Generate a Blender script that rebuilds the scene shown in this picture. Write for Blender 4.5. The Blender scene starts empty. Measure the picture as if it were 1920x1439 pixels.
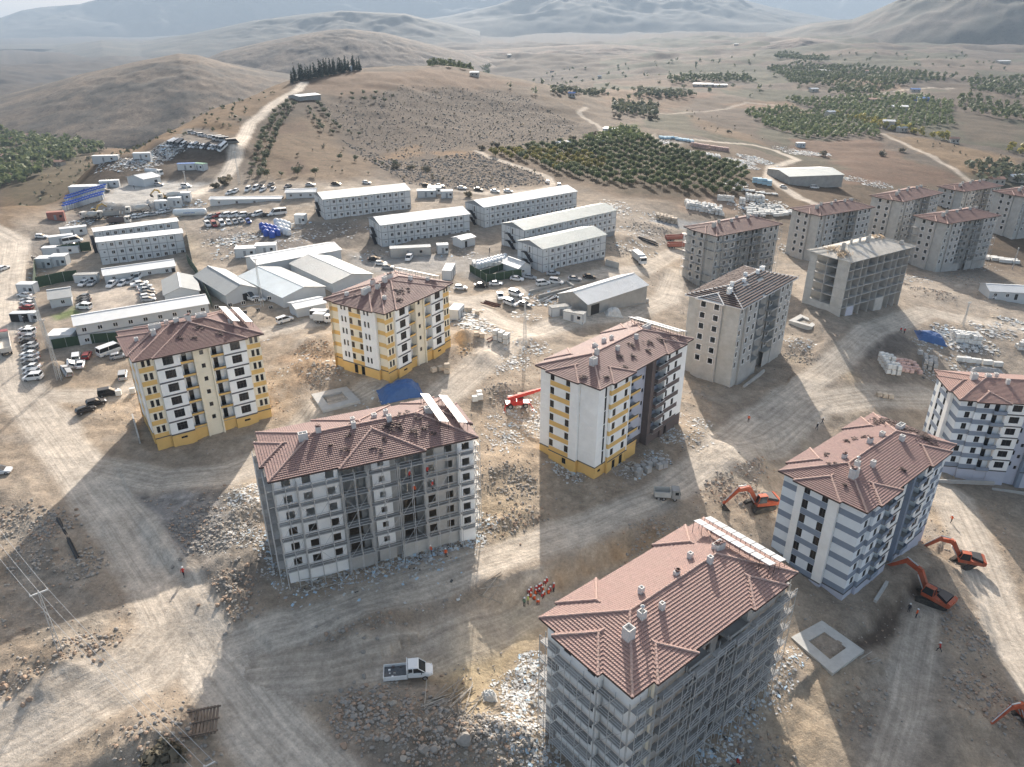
import bpy, math, random
import numpy as np
from mathutils import Vector, Matrix
random.seed(7); RNG = np.random.default_rng(7)
SC = bpy.context.scene
COL = SC.collection
# ------------------------------------------------------------------ camera
PITCH, FPX, CAMZ = math.radians(26.187), 1384.5, 80.0
cam_d = bpy.data.cameras.new('camera'); cam = bpy.data.objects.new('camera', cam_d); COL.objects.link(cam)
cam.location = (0, 0, CAMZ); cam.rotation_euler = (math.pi/2 - PITCH, 0, 0)
cam_d.sensor_width = 36.0; cam_d.lens = 36.0*FPX/1920.0
cam_d.clip_start = 0.5; cam_d.clip_end = 40000
SC.camera = cam
# ------------------------------------------------------------------ sky, sun, exposure
SUN_EL, SUN_AZ = math.radians(24.0), math.radians(1.8)      # azimuth from +Y towards +X
world = bpy.data.worlds.new('World'); SC.world = world; world.use_nodes = True
wn = world.node_tree.nodes; wl = world.node_tree.links
bg = wn['Background']; sky = wn.new('ShaderNodeTexSky'); sky.sky_type = 'NISHITA'
sky.sun_disc = False; sky.sun_elevation = SUN_EL; sky.sun_rotation = SUN_AZ
sky.air_density = 1.0; sky.dust_density = 6.0; sky.ozone_density = 1.0; sky.altitude = 900
sky_tint = wn.new('ShaderNodeMix'); sky_tint.data_type = 'RGBA'; sky_tint.blend_type = 'MULTIPLY'; sky_tint.inputs[0].default_value = 1.0; sky_tint.inputs[7].default_value = (1.12, 1.0, 0.85, 1)   # warm tint put into the sky colour to neutralise blue shade
wl.new(sky.outputs[0], sky_tint.inputs[6]); wl.new(sky_tint.outputs[2], bg.inputs[0]); bg.inputs[1].default_value = 0.105
sun_d = bpy.data.lights.new('sun', 'SUN'); sun = bpy.data.objects.new('sun', sun_d); COL.objects.link(sun)
sun_d.energy = 5.0; sun_d.angle = math.radians(0.53); sun_d.color = (1.0, 0.93, 0.84)
sun.rotation_euler = (math.pi/2 - SUN_EL, 0, math.pi - SUN_AZ)
SC.view_settings.view_transform = 'Standard'; SC.view_settings.look = 'None'
SC.view_settings.gamma = 1.0; SC.view_settings.exposure = 1.4
SC.cycles.use_denoising = True
SC.cycles.max_bounces = 6; SC.cycles.diffuse_bounces = 3; SC.cycles.glossy_bounces = 2
SC.cycles.transparent_max_bounces = 8; SC.cycles.volume_bounces = 0
SC.cycles.caustics_reflective = False; SC.cycles.caustics_refractive = False

# ------------------------------------------------------------------ helpers: projection
SP, CP = math.sin(PITCH), math.cos(PITCH)
def ray(u, v):
    a, b = (u-960)/FPX, (v-719.5)/FPX
    return np.array([a, CP-b*SP, -SP-b*CP])
def pt_z(u, v, z):
    d = ray(u, v); return d*((z-CAMZ)/d[2]) + np.array([0, 0, CAMZ])
def pt_d(u, v, dist):
    d = ray(u, v); return d*(dist/math.hypot(d[0], d[1])) + np.array([0, 0, CAMZ])
def pt_az(u, dist, z, v=300):
    d = ray(u, v); k = dist/math.hypot(d[0], d[1]); return np.array([d[0]*k, d[1]*k, z])

# ------------------------------------------------------------------ helpers: noise (value noise, numpy)
_PERM = RNG.random((256, 256))
def vnoise(x, y, s):
    x = np.asarray(x)/s + 1000; y = np.asarray(y)/s + 1000
    xi = np.floor(x).astype(int); yi = np.floor(y).astype(int); fx = x-xi; fy = y-yi
    fx = fx*fx*(3-2*fx); fy = fy*fy*(3-2*fy)
    g = lambda a, b: _PERM[a % 256, b % 256]
    return (g(xi, yi)*(1-fx)+g(xi+1, yi)*fx)*(1-fy)+(g(xi, yi+1)*(1-fx)+g(xi+1, yi+1)*fx)*fy
def fbm(x, y, s, o=4, r=0.5):
    t = 0; a = 1; n = 0
    for i in range(o):
        t = t + a*(vnoise(x+17*i, y-31*i, s/2**i)-0.5); n += a; a *= r
    return t/n*2

# ------------------------------------------------------------------ helpers: materials
MATS = {}
def lin(h):
    h = h.lstrip('#'); c = [int(h[i:i+2], 16)/255 for i in (0, 2, 4)]
    return tuple(x/12.92 if x <= .04045 else ((x+.055)/1.055)**2.4 for x in c)
def mat(name, col, rough=0.8, metal=0.0, var=0.12, scale=1.5, bump=0.0, bscale=20.0, dirt=0.0, spec=0.3, objvar=0.0):
    if name in MATS: return MATS[name]
    m = bpy.data.materials.new(name); m.use_nodes = True; nt = m.node_tree; N = nt.nodes; Lk = nt.links
    b = N['Principled BSDF']; b.inputs['Roughness'].default_value = rough; b.inputs['Metallic'].default_value = metal
    b.inputs['Specular IOR Level'].default_value = spec
    geo = N.new('ShaderNodeNewGeometry')
    src = None
    if var or dirt:
        n1 = N.new('ShaderNodeTexNoise'); n1.inputs['Scale'].default_value = scale; n1.inputs['Detail'].default_value = 6
        n1.inputs['Roughness'].default_value = 0.65
        Lk.new(geo.outputs['Position'], n1.inputs['Vector'])
        mr = N.new('ShaderNodeMapRange'); mr.inputs[1].default_value = 0.25; mr.inputs[2].default_value = 0.75
        mr.inputs[3].default_value = 1-var; mr.inputs[4].default_value = 1+var
        Lk.new(n1.outputs['Fac'], mr.inputs[0])
        mx = N.new('ShaderNodeVectorMath'); mx.operation = 'SCALE'; mx.inputs[0].default_value = col[:3]
        Lk.new(mr.outputs[0], mx.inputs['Scale']); src = mx.outputs[0]
        if dirt:
            n2 = N.new('ShaderNodeTexNoise'); n2.inputs['Scale'].default_value = scale*0.35; n2.inputs['Detail'].default_value = 8
            n2.inputs['Roughness'].default_value = 0.75; Lk.new(geo.outputs['Position'], n2.inputs['Vector'])
            m2 = N.new('ShaderNodeMapRange'); m2.inputs[1].default_value = 0.45; m2.inputs[2].default_value = 0.7
            m2.inputs[3].default_value = 0; m2.inputs[4].default_value = dirt; Lk.new(n2.outputs['Fac'], m2.inputs[0])
            mm = N.new('ShaderNodeMix'); mm.data_type = 'RGBA'; Lk.new(m2.outputs[0], mm.inputs[0])
            Lk.new(src, mm.inputs[6]); mm.inputs[7].default_value = (0.30, 0.25, 0.19, 1); src = mm.outputs[2]
        if objvar:
            oi = N.new('ShaderNodeObjectInfo'); m3 = N.new('ShaderNodeMapRange')
            m3.inputs[3].default_value = 1-objvar; m3.inputs[4].default_value = 1+objvar; Lk.new(oi.outputs['Random'], m3.inputs[0])
            m4 = N.new('ShaderNodeVectorMath'); m4.operation = 'SCALE'; Lk.new(src, m4.inputs[0]); Lk.new(m3.outputs[0], m4.inputs['Scale']); src = m4.outputs[0]
        Lk.new(src, b.inputs['Base Color'])
    else:
        b.inputs['Base Color'].default_value = (*col[:3], 1)
    if bump:
        n3 = N.new('ShaderNodeTexNoise'); n3.inputs['Scale'].default_value = bscale; n3.inputs['Detail'].default_value = 4
        Lk.new(geo.outputs['Position'], n3.inputs['Vector'])
        bp = N.new('ShaderNodeBump'); bp.inputs['Strength'].default_value = bump; bp.inputs['Distance'].default_value = 0.1
        Lk.new(n3.outputs['Fac'], bp.inputs['Height']); Lk.new(bp.outputs[0], b.inputs['Normal'])
    MATS[name] = m; return m

# ------------------------------------------------------------------ helpers: meshes and objects
class MB:
    """collects faces; every primitive may be transformed by self.M and takes material slot mi"""
    def __init__(s): s.v = []; s.f = []; s.m = []; s.mi = 0; s.smooth = False
    def poly(s, pts, mi=None):
        n = len(s.v); s.v += [tuple(p) for p in pts]; s.f.append(tuple(range(n, n+len(pts)))); s.m.append(s.mi if mi is None else mi)
    def faces(s, vs, fs, mi=None):
        n = len(s.v); s.v += [tuple(p) for p in vs]
        for f in fs: s.f.append(tuple(n+i for i in f)); s.m.append(s.mi if mi is None else mi)
    def box(s, a, b, mi=None, skip=''):
        x0, y0, z0 = a; x1, y1, z1 = b
        vs = [(x0,y0,z0),(x1,y0,z0),(x1,y1,z0),(x0,y1,z0),(x0,y0,z1),(x1,y0,z1),(x1,y1,z1),(x0,y1,z1)]
        fs = {'b':(0,3,2,1),'t':(4,5,6,7),'f':(0,1,5,4),'r':(1,2,6,5),'k':(2,3,7,6),'l':(3,0,4,7)}
        s.faces(vs, [q for k, q in fs.items() if k not in skip], mi)
    def hexa(s, vs, mi=None):      # 8 corners: bottom ring then top ring
        s.faces(vs, [(0,3,2,1),(4,5,6,7),(0,1,5,4),(1,2,6,5),(2,3,7,6),(3,0,4,7)], mi)
    def bar(s, p, q, r, n=4, mi=None, r2=None):
        p = Vector(p); q = Vector(q); d = q-p
        if d.length < 1e-6: return
        d.normalize(); a = d.orthogonal().normalized(); b = d.cross(a); r2 = r if r2 is None else r2
        vs = [p+(a*math.cos(2*math.pi*(i+.5)/n)+b*math.sin(2*math.pi*(i+.5)/n))*r for i in range(n)] + \
             [q+(a*math.cos(2*math.pi*(i+.5)/n)+b*math.sin(2*math.pi*(i+.5)/n))*r2 for i in range(n)]
        s.faces(vs, [(i, (i+1) % n, n+(i+1) % n, n+i) for i in range(n)]+[tuple(range(n-1, -1, -1)), tuple(range(n, 2*n))], mi)
    def prism(s, prof, x0, x1, axis='x', mi=None):   # closed 2D profile extruded along an axis
        n = len(prof)
        if axis == 'x': P = lambda t, a: (t, a[0], a[1])
        elif axis == 'y': P = lambda t, a: (a[0], t, a[1])
        else: P = lambda t, a: (a[0], a[1], t)
        vs = [P(x0, a) for a in prof]+[P(x1, a) for a in prof]
        s.faces(vs, [(i, (i+1) % n, n+(i+1) % n, n+i) for i in range(n)]+[tuple(range(n-1, -1, -1)), tuple(range(n, 2*n))], mi)
    def mesh(s, name, mats, smooth=False, fix=True):
        me = bpy.data.meshes.new(name); me.from_pydata(s.v, [], s.f)
        for m in (mats if isinstance(mats, (list, tuple)) else [mats]): me.materials.append(m)
        if any(s.m): me.polygons.foreach_set('material_index', s.m)
        if smooth: me.polygons.foreach_set('use_smooth', [True]*len(s.f))
        if fix:
            import bmesh
            bm = bmesh.new(); bm.from_mesh(me); bmesh.ops.recalc_face_normals(bm, faces=bm.faces); bm.to_mesh(me); bm.free()
        me.update(); return me
    def build(s, name, mats, parent=None, loc=(0,0,0), rz=0.0, smooth=False, fix=True):
        return put(name, s.mesh(name, mats, smooth, fix), parent, loc, rz)
def put(name, me, parent=None, loc=(0,0,0), rz=0.0, scale=None):
    o = bpy.data.objects.new(name, me); COL.objects.link(o)
    if parent is not None: o.parent = parent
    o.location = loc
    if rz: o.rotation_euler = (0, 0, rz)
    if scale is not None: o.scale = scale if isinstance(scale, tuple) else (scale,)*3
    return o
def tag(o, label, cat, group=None, kind=None):
    if label: o['label'] = label
    if cat: o['category'] = cat
    if group: o['group'] = group
    if kind: o['kind'] = kind
    return o
def thing(name, label, cat, loc=(0,0,0), rz=0.0, group=None):
    o = put(name, None, None, loc, rz); o.empty_display_size = 0.1
    return tag(o, label, cat, group)
def dup(root, loc, rz=0.0, label=None, scale=None, parent=None, swap=None, rot=None):
    r = root.copy(); COL.objects.link(r); r.parent = parent
    if loc is not None:
        r.location = loc; r.rotation_euler = rot if rot is not None else (0, 0, rz)
    if scale is not None: r.scale = scale if isinstance(scale, tuple) else (scale,)*3
    if label: r['label'] = label
    if swap and r.data in swap: r.data = swap[r.data]
    for ch in KIDS.get(root.name, None) or root.children:
        dup(ch, None, parent=r, swap=swap)
    return r
KIDS = {}
def freeze(root):                                    # children lookup is slow in bpy: remember it for copied things
    KIDS[root.name] = list(root.children)
    for c in KIDS[root.name]: freeze(c)
    return root

# ------------------------------------------------------------------ terrain height
CT = []
for u, v, z in [(-250,1500,-1),(0,1430,-1),(400,1430,-2),(800,1430,-5),(1150,1439,-7),(1500,1430,-9),(1900,1430,-12),(2200,1400,-16),
    (0,1150,0.5),(250,1150,0),(100,950,2),(-300,1000,1),(-300,700,4),(0,700,4),(0,520,6),(-300,450,0),(200,720,3),(350,1000,0.5),
    (295,840,2.4),(511,787,2.4),(550,1090,0.2),(892,1012,0.2),(730,714,6.2),(846,651,6.6),(620,668,6.8),(1114,898,0),(1273,791,0),(1010,850,0.5),
    (1190,1439,-7.2),(1010,1330,-6),(1480,1240,-7.4),(1380,1000,-3.5),(1260,1020,-2),(1575,1140,-9.0),(1445,1018,-4.5),(1700,1060,-9.0),
    (1368,723,-3.9),(1286,703,-3.4),(1463,663,-3.9),(1576,602,-2.3),(1503,570,-1.5),(1684,563,-3.5),(1600,800,-8),(1750,650,-9),
    (1763,905,-15.5),(1900,930,-16),(2100,900,-18),(1850,1150,-12),(1900,600,-10),(2200,700,-16),(1275,530,-3),(1400,520,-4),
    (190,500,6),(350,490,6.5),(700,465,7),(1000,508,6),(1135,498,5.5),(885,428,8.5),(960,455,7.5),(600,412,10),(770,395,10.5),(1080,400,6.5),(500,590,6),(400,640,5),
    (150,650,5),(880,560,5),(1180,560,2.5),(1050,600,3.5),(1200,650,0.5),(600,355,14),(850,362,12.5),(400,360,12),(300,370,11),(160,380,8),(60,470,5.5),
    (1250,450,0),(1200,400,5),(1464,487,-10),(1465,400,-3),(1630,470,-10),(1750,507,-13),(1861,466,-14)]:
    CT.append(pt_z(u, v, z))
for u, v, d in [(0,372,364),(165,295,430),(300,247,500),(393,197,580),(500,160,660),(550,147,690),(640,132,750),(850,130,760),(1000,156,760),(1090,185,720),
    (500,250,470),(440,200,560),(650,220,560),(800,250,520),(900,200,640),(700,300,420),(1000,300,440),(930,285,460),(1100,230,600),(1100,310,430),(1250,260,520),(1300,310,450),(1400,335,410),
    (1180,215,680),(1500,380,372),(1500,330,480),(1600,320,500),(1700,300,580),(1550,230,780),(1900,300,640),(1810,385,470),(1750,180,1000),(1900,200,1000),(1400,170,1050),
    (1200,180,880),(1300,135,1400),(1600,130,1500),(1900,130,1600),(1300,102,2100),(1600,92,2100),(1900,100,2200),(330,290,430),(440,275,430),(280,300,420),(220,330,400),(1000,120,1900)]:
    CT.append(pt_d(u, v, d))
for u, d, z in [(0,450,-28),(0,700,-32),(0,1000,-36),(165,520,-15),(165,750,-32),(300,600,-8),(300,800,-35),(393,700,-10),(393,900,-40),(500,800,0),(500,1000,-40),
    (550,850,5),(550,1100,-40),(640,950,15),(640,1250,-30),(850,980,20),(850,1300,-20),(1000,1000,5),(1000,1300,-20),(-300,500,-30),(-300,900,-36),(200,1400,-60),(600,1800,-60),(0,3000,-60),(960,3500,-10),(1900,3500,0),
    (2300,600,-25),(2300,1200,-20),(2600,2500,0)]:
    CT.append(pt_az(u, d, z))
CT += [np.array(p, float) for p in [(-200,20,-2),(200,20,-20),(0,-120,-6),(-300,-250,-4),(300,-250,-15),(-800,0,-20),(800,0,-30),(0,-900,-10),(-2500,500,-40),(2500,500,-20),(0,-3000,-20)]]
CT = np.array(CT)
def _warp(x, y):
    r = np.hypot(x, y)+1e-6; k = 100*np.log1p(r/80)/r
    return x*k, y*k
_cx, _cy = _warp(CT[:, 0], CT[:, 1])
def _U(d2): return 0.5*d2*np.log(d2+1e-9)
_n = len(CT); _A = np.zeros((_n+3, _n+3))
_A[:_n, :_n] = _U((_cx[:, None]-_cx)**2+(_cy[:, None]-_cy)**2)+np.eye(_n)*60.0
_A[:_n, _n] = 1; _A[:_n, _n+1] = _cx; _A[:_n, _n+2] = _cy; _A[_n:, :_n] = _A[:_n, _n:].T
_W = np.linalg.solve(_A, np.concatenate([CT[:, 2], [0, 0, 0]]))
def tps(x, y):
    x = np.atleast_1d(np.asarray(x, float)); y = np.atleast_1d(np.asarray(y, float)); out = np.zeros(x.size)
    wx, wy = _warp(x.ravel(), y.ravel())
    for i in range(0, x.size, 20000):
        a, b = wx[i:i+20000], wy[i:i+20000]
        out[i:i+20000] = _U((a[:, None]-_cx)**2+(b[:, None]-_cy)**2)@_W[:_n]+_W[_n]+_W[_n+1]*a+_W[_n+2]*b
    return out.reshape(x.shape)
def seg_dist(x, y, P):
    """signed distance (left of travel positive), arc length, to a polyline of xy points"""
    best = np.full(x.shape, 1e9); sg = np.zeros(x.shape); sl = np.zeros(x.shape); acc = 0
    for (ax, ay), (bx, by) in zip(P[:-1], P[1:]):
        dx, dy = bx-ax, by-ay; L2 = dx*dx+dy*dy; L = math.sqrt(L2)
        t = np.clip(((x-ax)*dx+(y-ay)*dy)/L2, 0, 1); qx, qy = ax+t*dx, ay+t*dy
        d = np.hypot(x-qx, y-qy); k = d < best
        best = np.where(k, d, best); sg = np.where(k, np.sign(dx*(y-ay)-dy*(x-ax)), sg); sl = np.where(k, acc+t*L, sl); acc += L
    return best*np.where(sg == 0, 1, sg), sl
def in_poly(x, y, P):
    c = np.zeros(x.shape, bool); n = len(P)
    for i in range(n):
        (ax, ay), (bx, by) = P[i], P[(i+1) % n]
        if ay == by: continue
        c ^= ((ay > y) != (by > y)) & (x < (bx-ax)*(y-ay)/(by-ay)+ax)
    return c
# ------------------------------------------------------------------ terrain: base lookups for features
def _march(U, V, hf, d0=30.0, d1=3400.0, n=700):
    U = np.asarray(U, float); V = np.asarray(V, float)
    a, b = (U-960)/FPX, (V-719.5)/FPX; D = np.stack([a, CP-b*SP, -SP-b*CP], -1); h = np.hypot(D[..., 0], D[..., 1])[..., None]; D = D/h
    ds = d0*(d1/d0)**(np.arange(n)/(n-1)); out = np.zeros(U.shape+(3,)); done = np.zeros(U.shape, bool); prev = np.full(U.shape, d0)
    for d in ds:
        x = D[..., 0]*d; y = D[..., 1]*d; z = CAMZ+D[..., 2]*d
        hit = (~done) & (hf(x, y) >= z)
        if hit.any():
            lo = prev[hit].copy(); hi = np.full(lo.shape, d); dd = D[hit]
            for _ in range(14):
                m = (lo+hi)/2; below = hf(dd[:, 0]*m, dd[:, 1]*m) >= CAMZ+dd[:, 2]*m
                hi = np.where(below, m, hi); lo = np.where(below, lo, m)
            out[hit] = np.stack([dd[:, 0]*hi, dd[:, 1]*hi, CAMZ+dd[:, 2]*hi], -1); done |= hit
        prev = np.where(done, prev, d)
        if done.all(): break
    miss = ~done
    if miss.any(): out[miss] = np.stack([D[miss][:, 0]*d1, D[miss][:, 1]*d1, np.zeros(miss.sum())], -1)
    return out
def G0(pts): p = np.array(pts, float); return _march(p[:, 0], p[:, 1], tps, n=260)
# roads: (pixel polyline on the ground, width m, paleness)
ROADS = [
 ([(600,1470),(500,1365),(400,1235),(330,1130),(240,1000),(170,905),(95,805),(35,725),(12,620),(18,520),(28,455),(-30,425)], 9.5, 1.0),
 ([(-40,1420),(120,1335),(270,1255),(345,1165),(310,1100)], 11, .85),
 ([(430,1215),(560,1178),(700,1128),(850,1080),(985,1038),(1110,995),(1230,940),(1330,868),(1400,800),(1480,742),(1560,688),(1640,620),(1740,585),(1850,605),(1960,625)], 7.5, .9),
 ([(470,1270),(620,1262),(800,1222),(930,1165),(1010,1115)], 8, .55),
 ([(150,872),(300,905),(430,890),(520,845),(600,760),(700,725)], 8, .7),
 ([(40,745),(200,742),(330,690),(480,628),(620,598),(720,560),(800,556),(870,566),(960,552),(1090,522),(1200,508),(1260,478),(1300,470)], 7, .9),
 ([(700,850),(800,770),(880,700),(960,640),(1060,602),(1180,590),(1250,560),(1270,510)], 8, .9),
 ([(870,566),(930,600),(1000,625),(1060,602)], 7, .9),
 ([(330,388),(400,350),(430,322),(447,285),(468,230),(515,192),(556,168),(570,150)], 7, 1.0),
 ([(620,352),(700,354),(900,363),(1010,357),(1037,347),(1028,332),(985,316),(920,297),(893,283)], 4.5, .7),
 ([(1560,400),(1500,372),(1440,335),(1447,312),(1495,300),(1452,281),(1400,271),(1310,263)], 6, .85),
 ([(1330,868),(1440,830),(1530,760),(1640,742),(1745,745)], 9, .8),
 ([(1660,1460),(1700,1330),(1718,1230),(1735,1140)], 6, .6),
 ([(1780,930),(1835,1040),(1890,1180),(1960,1300)], 9, .9),
 ([(1655,255),(1750,298),(1822,342)], 4, .6), ([(1100,200),(1085,210),(1120,232),(1130,245)], 4, .6),
 ([(1180,210),(1260,215),(1400,195),(1480,200)], 5, .5), ([(1500,190),(1640,175),(1790,160)], 6, .7), ([(1300,262),(1230,285),(1225,260)], 5, .5)]
ROADW = [(G0(p)[:, :2], w, k) for p, w, k in ROADS]
CLIFFS = [([(840,1168),(930,1122),(1030,1085),(1140,1038),(1215,995),(1262,1005)], 2.0, .7),
          ([(1560,1232),(1620,1175),(1700,1120),(1745,1050)], 0.9, 0.8), ([(1500,585),(1540,640),(1500,690)], 1.0, 1.0),
          ([(250,945),(290,1040),(380,1090),(430,1140)], 0.7, 0.8), ([(1420,905),(1435,840),(1500,800)], .8, .8),
          ([(690,470),(600,462),(560,440)], 1.0, 1.5), ([(100,440),(60,490),(40,560)], -.7, 1.2), ([(1700,1000),(1840,1130),(1880,1290)], -.6, .8)]
CLIFFW = [(G0(p)[:, :2], a, w) for p, a, w in CLIFFS]
MOUNDS = [(900,640,5,1.6),(905,672,4,1.5),(985,640,5,1.2),(870,640,4,2.0),(420,1105,6,1.5),(150,1010,8,1.4),(40,1290,7,1.6),(150,1230,7,1.3),(520,1190,5,.6),(730,1360,7,1.2),(820,1390,7,1.4),
 (900,1400,5,1.2),(960,1410,5,1.5),(1650,648,9,1.4),(590,650,6,1.8),(560,690,6,1.4),(1380,870,7,1.8),(1440,950,4,1.2),(1310,820,4,1.2),(960,730,4,1.0),(930,745,4,1.0),(370,960,9,1.0),(480,960,6,1.6),(470,1040,5,1.2),
 (980,960,5,1.2),(940,880,5,.9),(1500,640,4,1.3),(1240,430,6,1.0),(1180,450,6,1.0),(300,1390,7,1.2),(260,1410,6,1.4),(110,700,3,1.2),(105,690,3,1.0),(650,1190,6,.9),(700,1175,5,.8),(1790,1080,5,1.2),(1850,1330,6,1.0),
 (1760,1350,5,.9),(1000,600,3,.8),(1160,660,4,.5),(1290,560,5,.8),(1230,260,18,2.2),(205,300,9,1.5),(250,300,9,1.5),(1830,535,12,1.5),(1760,560,8,1.2)]
MOUNDW = [(*G0([(u, v)])[0][:2], r, h) for u, v, r, h in MOUNDS]
PADS = [([(312,268),(345,243),(395,240),(436,268),(438,286),(318,286)], 23.5, 14), ([(205,350),(300,335),(385,345),(360,375),(240,398),(190,388)], 12.5, 10),
  ([(1478,1196),(1541,1160),(1626,1226),(1560,1273)], None, 5), ([(578,744),(650,722),(682,756),(606,780)], None, 4), ([(1474,607),(1500,590),(1540,603),(1522,622)], None, 4)]
PADW = [(q[:, :2], z if z is not None else q[:, 2].mean()-.1, m) for q, z, m in [(G0(p), z, m) for p, z, m in PADS]]
def height(x, y):
    x = np.asarray(x, float); y = np.asarray(y, float); r = np.hypot(x, y)
    x = np.atleast_1d(x); y = np.atleast_1d(y); z = tps(x, y)
    def near_box(P, mg):
        x0, y0 = P.min(0)-mg; x1, y1 = P.max(0)+mg; return (x > x0) & (x < x1) & (y > y0) & (y < y1)
    for P, zz, m in PADW:
        q = near_box(P, m)
        if not q.any(): continue
        xx, yy = x[q], y[q]
        d = np.abs(seg_dist(xx, yy, np.vstack([P, P[:1]]))[0]); ins = in_poly(xx, yy, P)
        k = np.where(ins, 1.0, np.clip(1-d/m, 0, 1)); k = k*k*(3-2*k)
        z[q] = z[q]*(1-k)+zz*k
    for P, a, w in CLIFFW:
        q = near_box(P, 25)
        if not q.any(): continue
        xx, yy = x[q], y[q]; s, _ = seg_dist(xx, yy, P)
        L = 9.0; k = np.exp(-(s/L)**2)
        ex = np.minimum(np.hypot(xx-P[0][0], yy-P[0][1]), np.hypot(xx-P[-1][0], yy-P[-1][1]))
        z[q] += a*np.tanh((s+fbm(xx, yy, 4, 3)*1.0)/w)*k*np.clip(ex/9, 0, 1)**2
    road = np.full(x.shape, 1e9)
    for P, w, k in ROADW:
        q = near_box(P, 20)
        if q.any(): s, _ = seg_dist(x[q], y[q], P); road[q] = np.minimum(road[q], np.abs(s)-w/2)
    off = np.clip(road/4+.3, 0.0, 1)
    for mx, my, rr, h in MOUNDW:
        q = (np.abs(x-mx) < rr*2.5) & (np.abs(y-my) < rr*2.5)
        if not q.any(): continue
        d2 = ((x[q]-mx)**2+(y[q]-my)**2)/rr**2
        z[q] += h*np.exp(-d2)*(1+.45*fbm(x[q], y[q], 3.2, 3))
    near = 1/(1+(r/420)**4); far = np.clip((r-330)/300, 0, 1)
    z = z + off*(fbm(x, y, 11, 4)*.8+fbm(x+50, y, 2.6, 3)*.34)*near + fbm(x, y, 26, 4)*.35*near
    r = np.minimum(r, 4000); z = z + far*(fbm(x, y, 90, 5)*5.0*np.clip(r/900, .3, 2.5)+fbm(x, y, 14, 3)*.9) + np.clip((r-1300)/1200, 0, 1)*fbm(x, y, 420, 4)*26
    return z
# ------------------------------------------------------------------ terrain grid (rings of growing spacing round the site)
AZ = np.concatenate([np.linspace(-180, -44, 46)[:-1], np.linspace(-44, 44, 720), np.linspace(44, 180, 46)[1:-1]])
RR = np.concatenate([[2, 15, 28, 38], 45*(3600/45)**(np.arange(590)/589.0), [4300, 5500, 7000, 9000, 13000, 19000]])
_az = np.radians(AZ); XG = np.sin(_az)[:, None]*RR; YG = np.cos(_az)[:, None]*RR
ZG = height(XG, YG)
_lr = np.log(RR)
def H(x, y):
    """ground height by bilinear lookup in the terrain grid"""
    x = np.asarray(x, float); y = np.asarray(y, float)
    i = np.interp(np.degrees(np.arctan2(x, y)), AZ, np.arange(len(AZ))); j = np.interp(np.log(np.hypot(x, y)+1e-9), _lr, np.arange(len(RR)))
    i0 = np.clip(i.astype(int), 0, len(AZ)-2); j0 = np.clip(j.astype(int), 0, len(RR)-2); fi = i-i0; fj = j-j0
    return (ZG[i0, j0]*(1-fi)+ZG[i0+1, j0]*fi)*(1-fj)+(ZG[i0, j0+1]*(1-fi)+ZG[i0+1, j0+1]*fi)*fj
_ds = 30.0*(3400.0/30.0)**(np.arange(900)/899.0)
def G(u, v):
    """photo point on the ground -> world point"""
    d = ray(u, v); d = d/math.hypot(d[0], d[1]); g = H(d[0]*_ds, d[1]*_ds)-(CAMZ+d[2]*_ds); k = int(np.argmax(g >= 0))
    if g[k] < 0: k = len(_ds)-1; t = _ds[k]
    elif k == 0: t = _ds[0]
    else: t = _ds[k-1]+(_ds[k]-_ds[k-1])*g[k-1]/(g[k-1]-g[k])
    x, y = d[0]*t, d[1]*t; return np.array([x, y, float(H(np.array([x]), np.array([y]))[0])])
def GP(pts): return np.array([G(*p) for p in pts])
def hz(x, y): return float(H(np.array([x]), np.array([y]))[0])
# ------------------------------------------------------------------ ground colours (by place; wild land darkened with distance)
def pw(P): return GP(P)[:, :2]
RGRID = np.hypot(XG, YG)
C_DIRT, C_ROAD, C_GREY = np.array([.36,.285,.21]), np.array([.52,.455,.38]), np.array([.30,.285,.265])
C_TAN, C_ROCK, C_SOIL, C_RED, C_GREEN = np.array([.33,.265,.19]), np.array([.20,.175,.15]), np.array([.22,.175,.14]), np.array([.29,.205,.155]), np.array([.13,.14,.06])
def blend(c, k, t): k = np.clip(k, 0, 1)[..., None]; return c*(1-k)+t*k
n1 = fbm(XG, YG, 30, 5); n2 = fbm(XG+300, YG, 6, 4); n3 = fbm(XG, YG+500, 140, 4)
COLG = np.ones(XG.shape+(3,))*C_DIRT
COLG = blend(COLG, .5+n1*1.2, np.array([.27,.225,.18])); COLG = blend(COLG, n2*.9-.1, C_GREY*.9)
COLG = blend(COLG, (n1+n2)*.9-.3, np.array([.42,.33,.225])); n4 = fbm(XG-90, YG+40, 16, 5); COLG = blend(COLG, n4*1.2-.22, np.array([.20,.17,.14]))
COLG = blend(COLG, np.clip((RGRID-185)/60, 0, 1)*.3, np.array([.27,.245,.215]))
wild = np.clip((RGRID-325-40*n3)/60, 0, 1); ROCKY = np.full(XG.shape, .25)
hill = blend(np.ones(XG.shape+(3,))*C_TAN, .45+n3*1.6+n2*.7, C_ROCK); hill = blend(hill, n1*1.2-.15, np.array([.28,.215,.15]))
COLG = blend(COLG, wild, hill*np.array([.33,.285,.25])*np.clip(1.25-RGRID/2400, .45, 1)[..., None])
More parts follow.
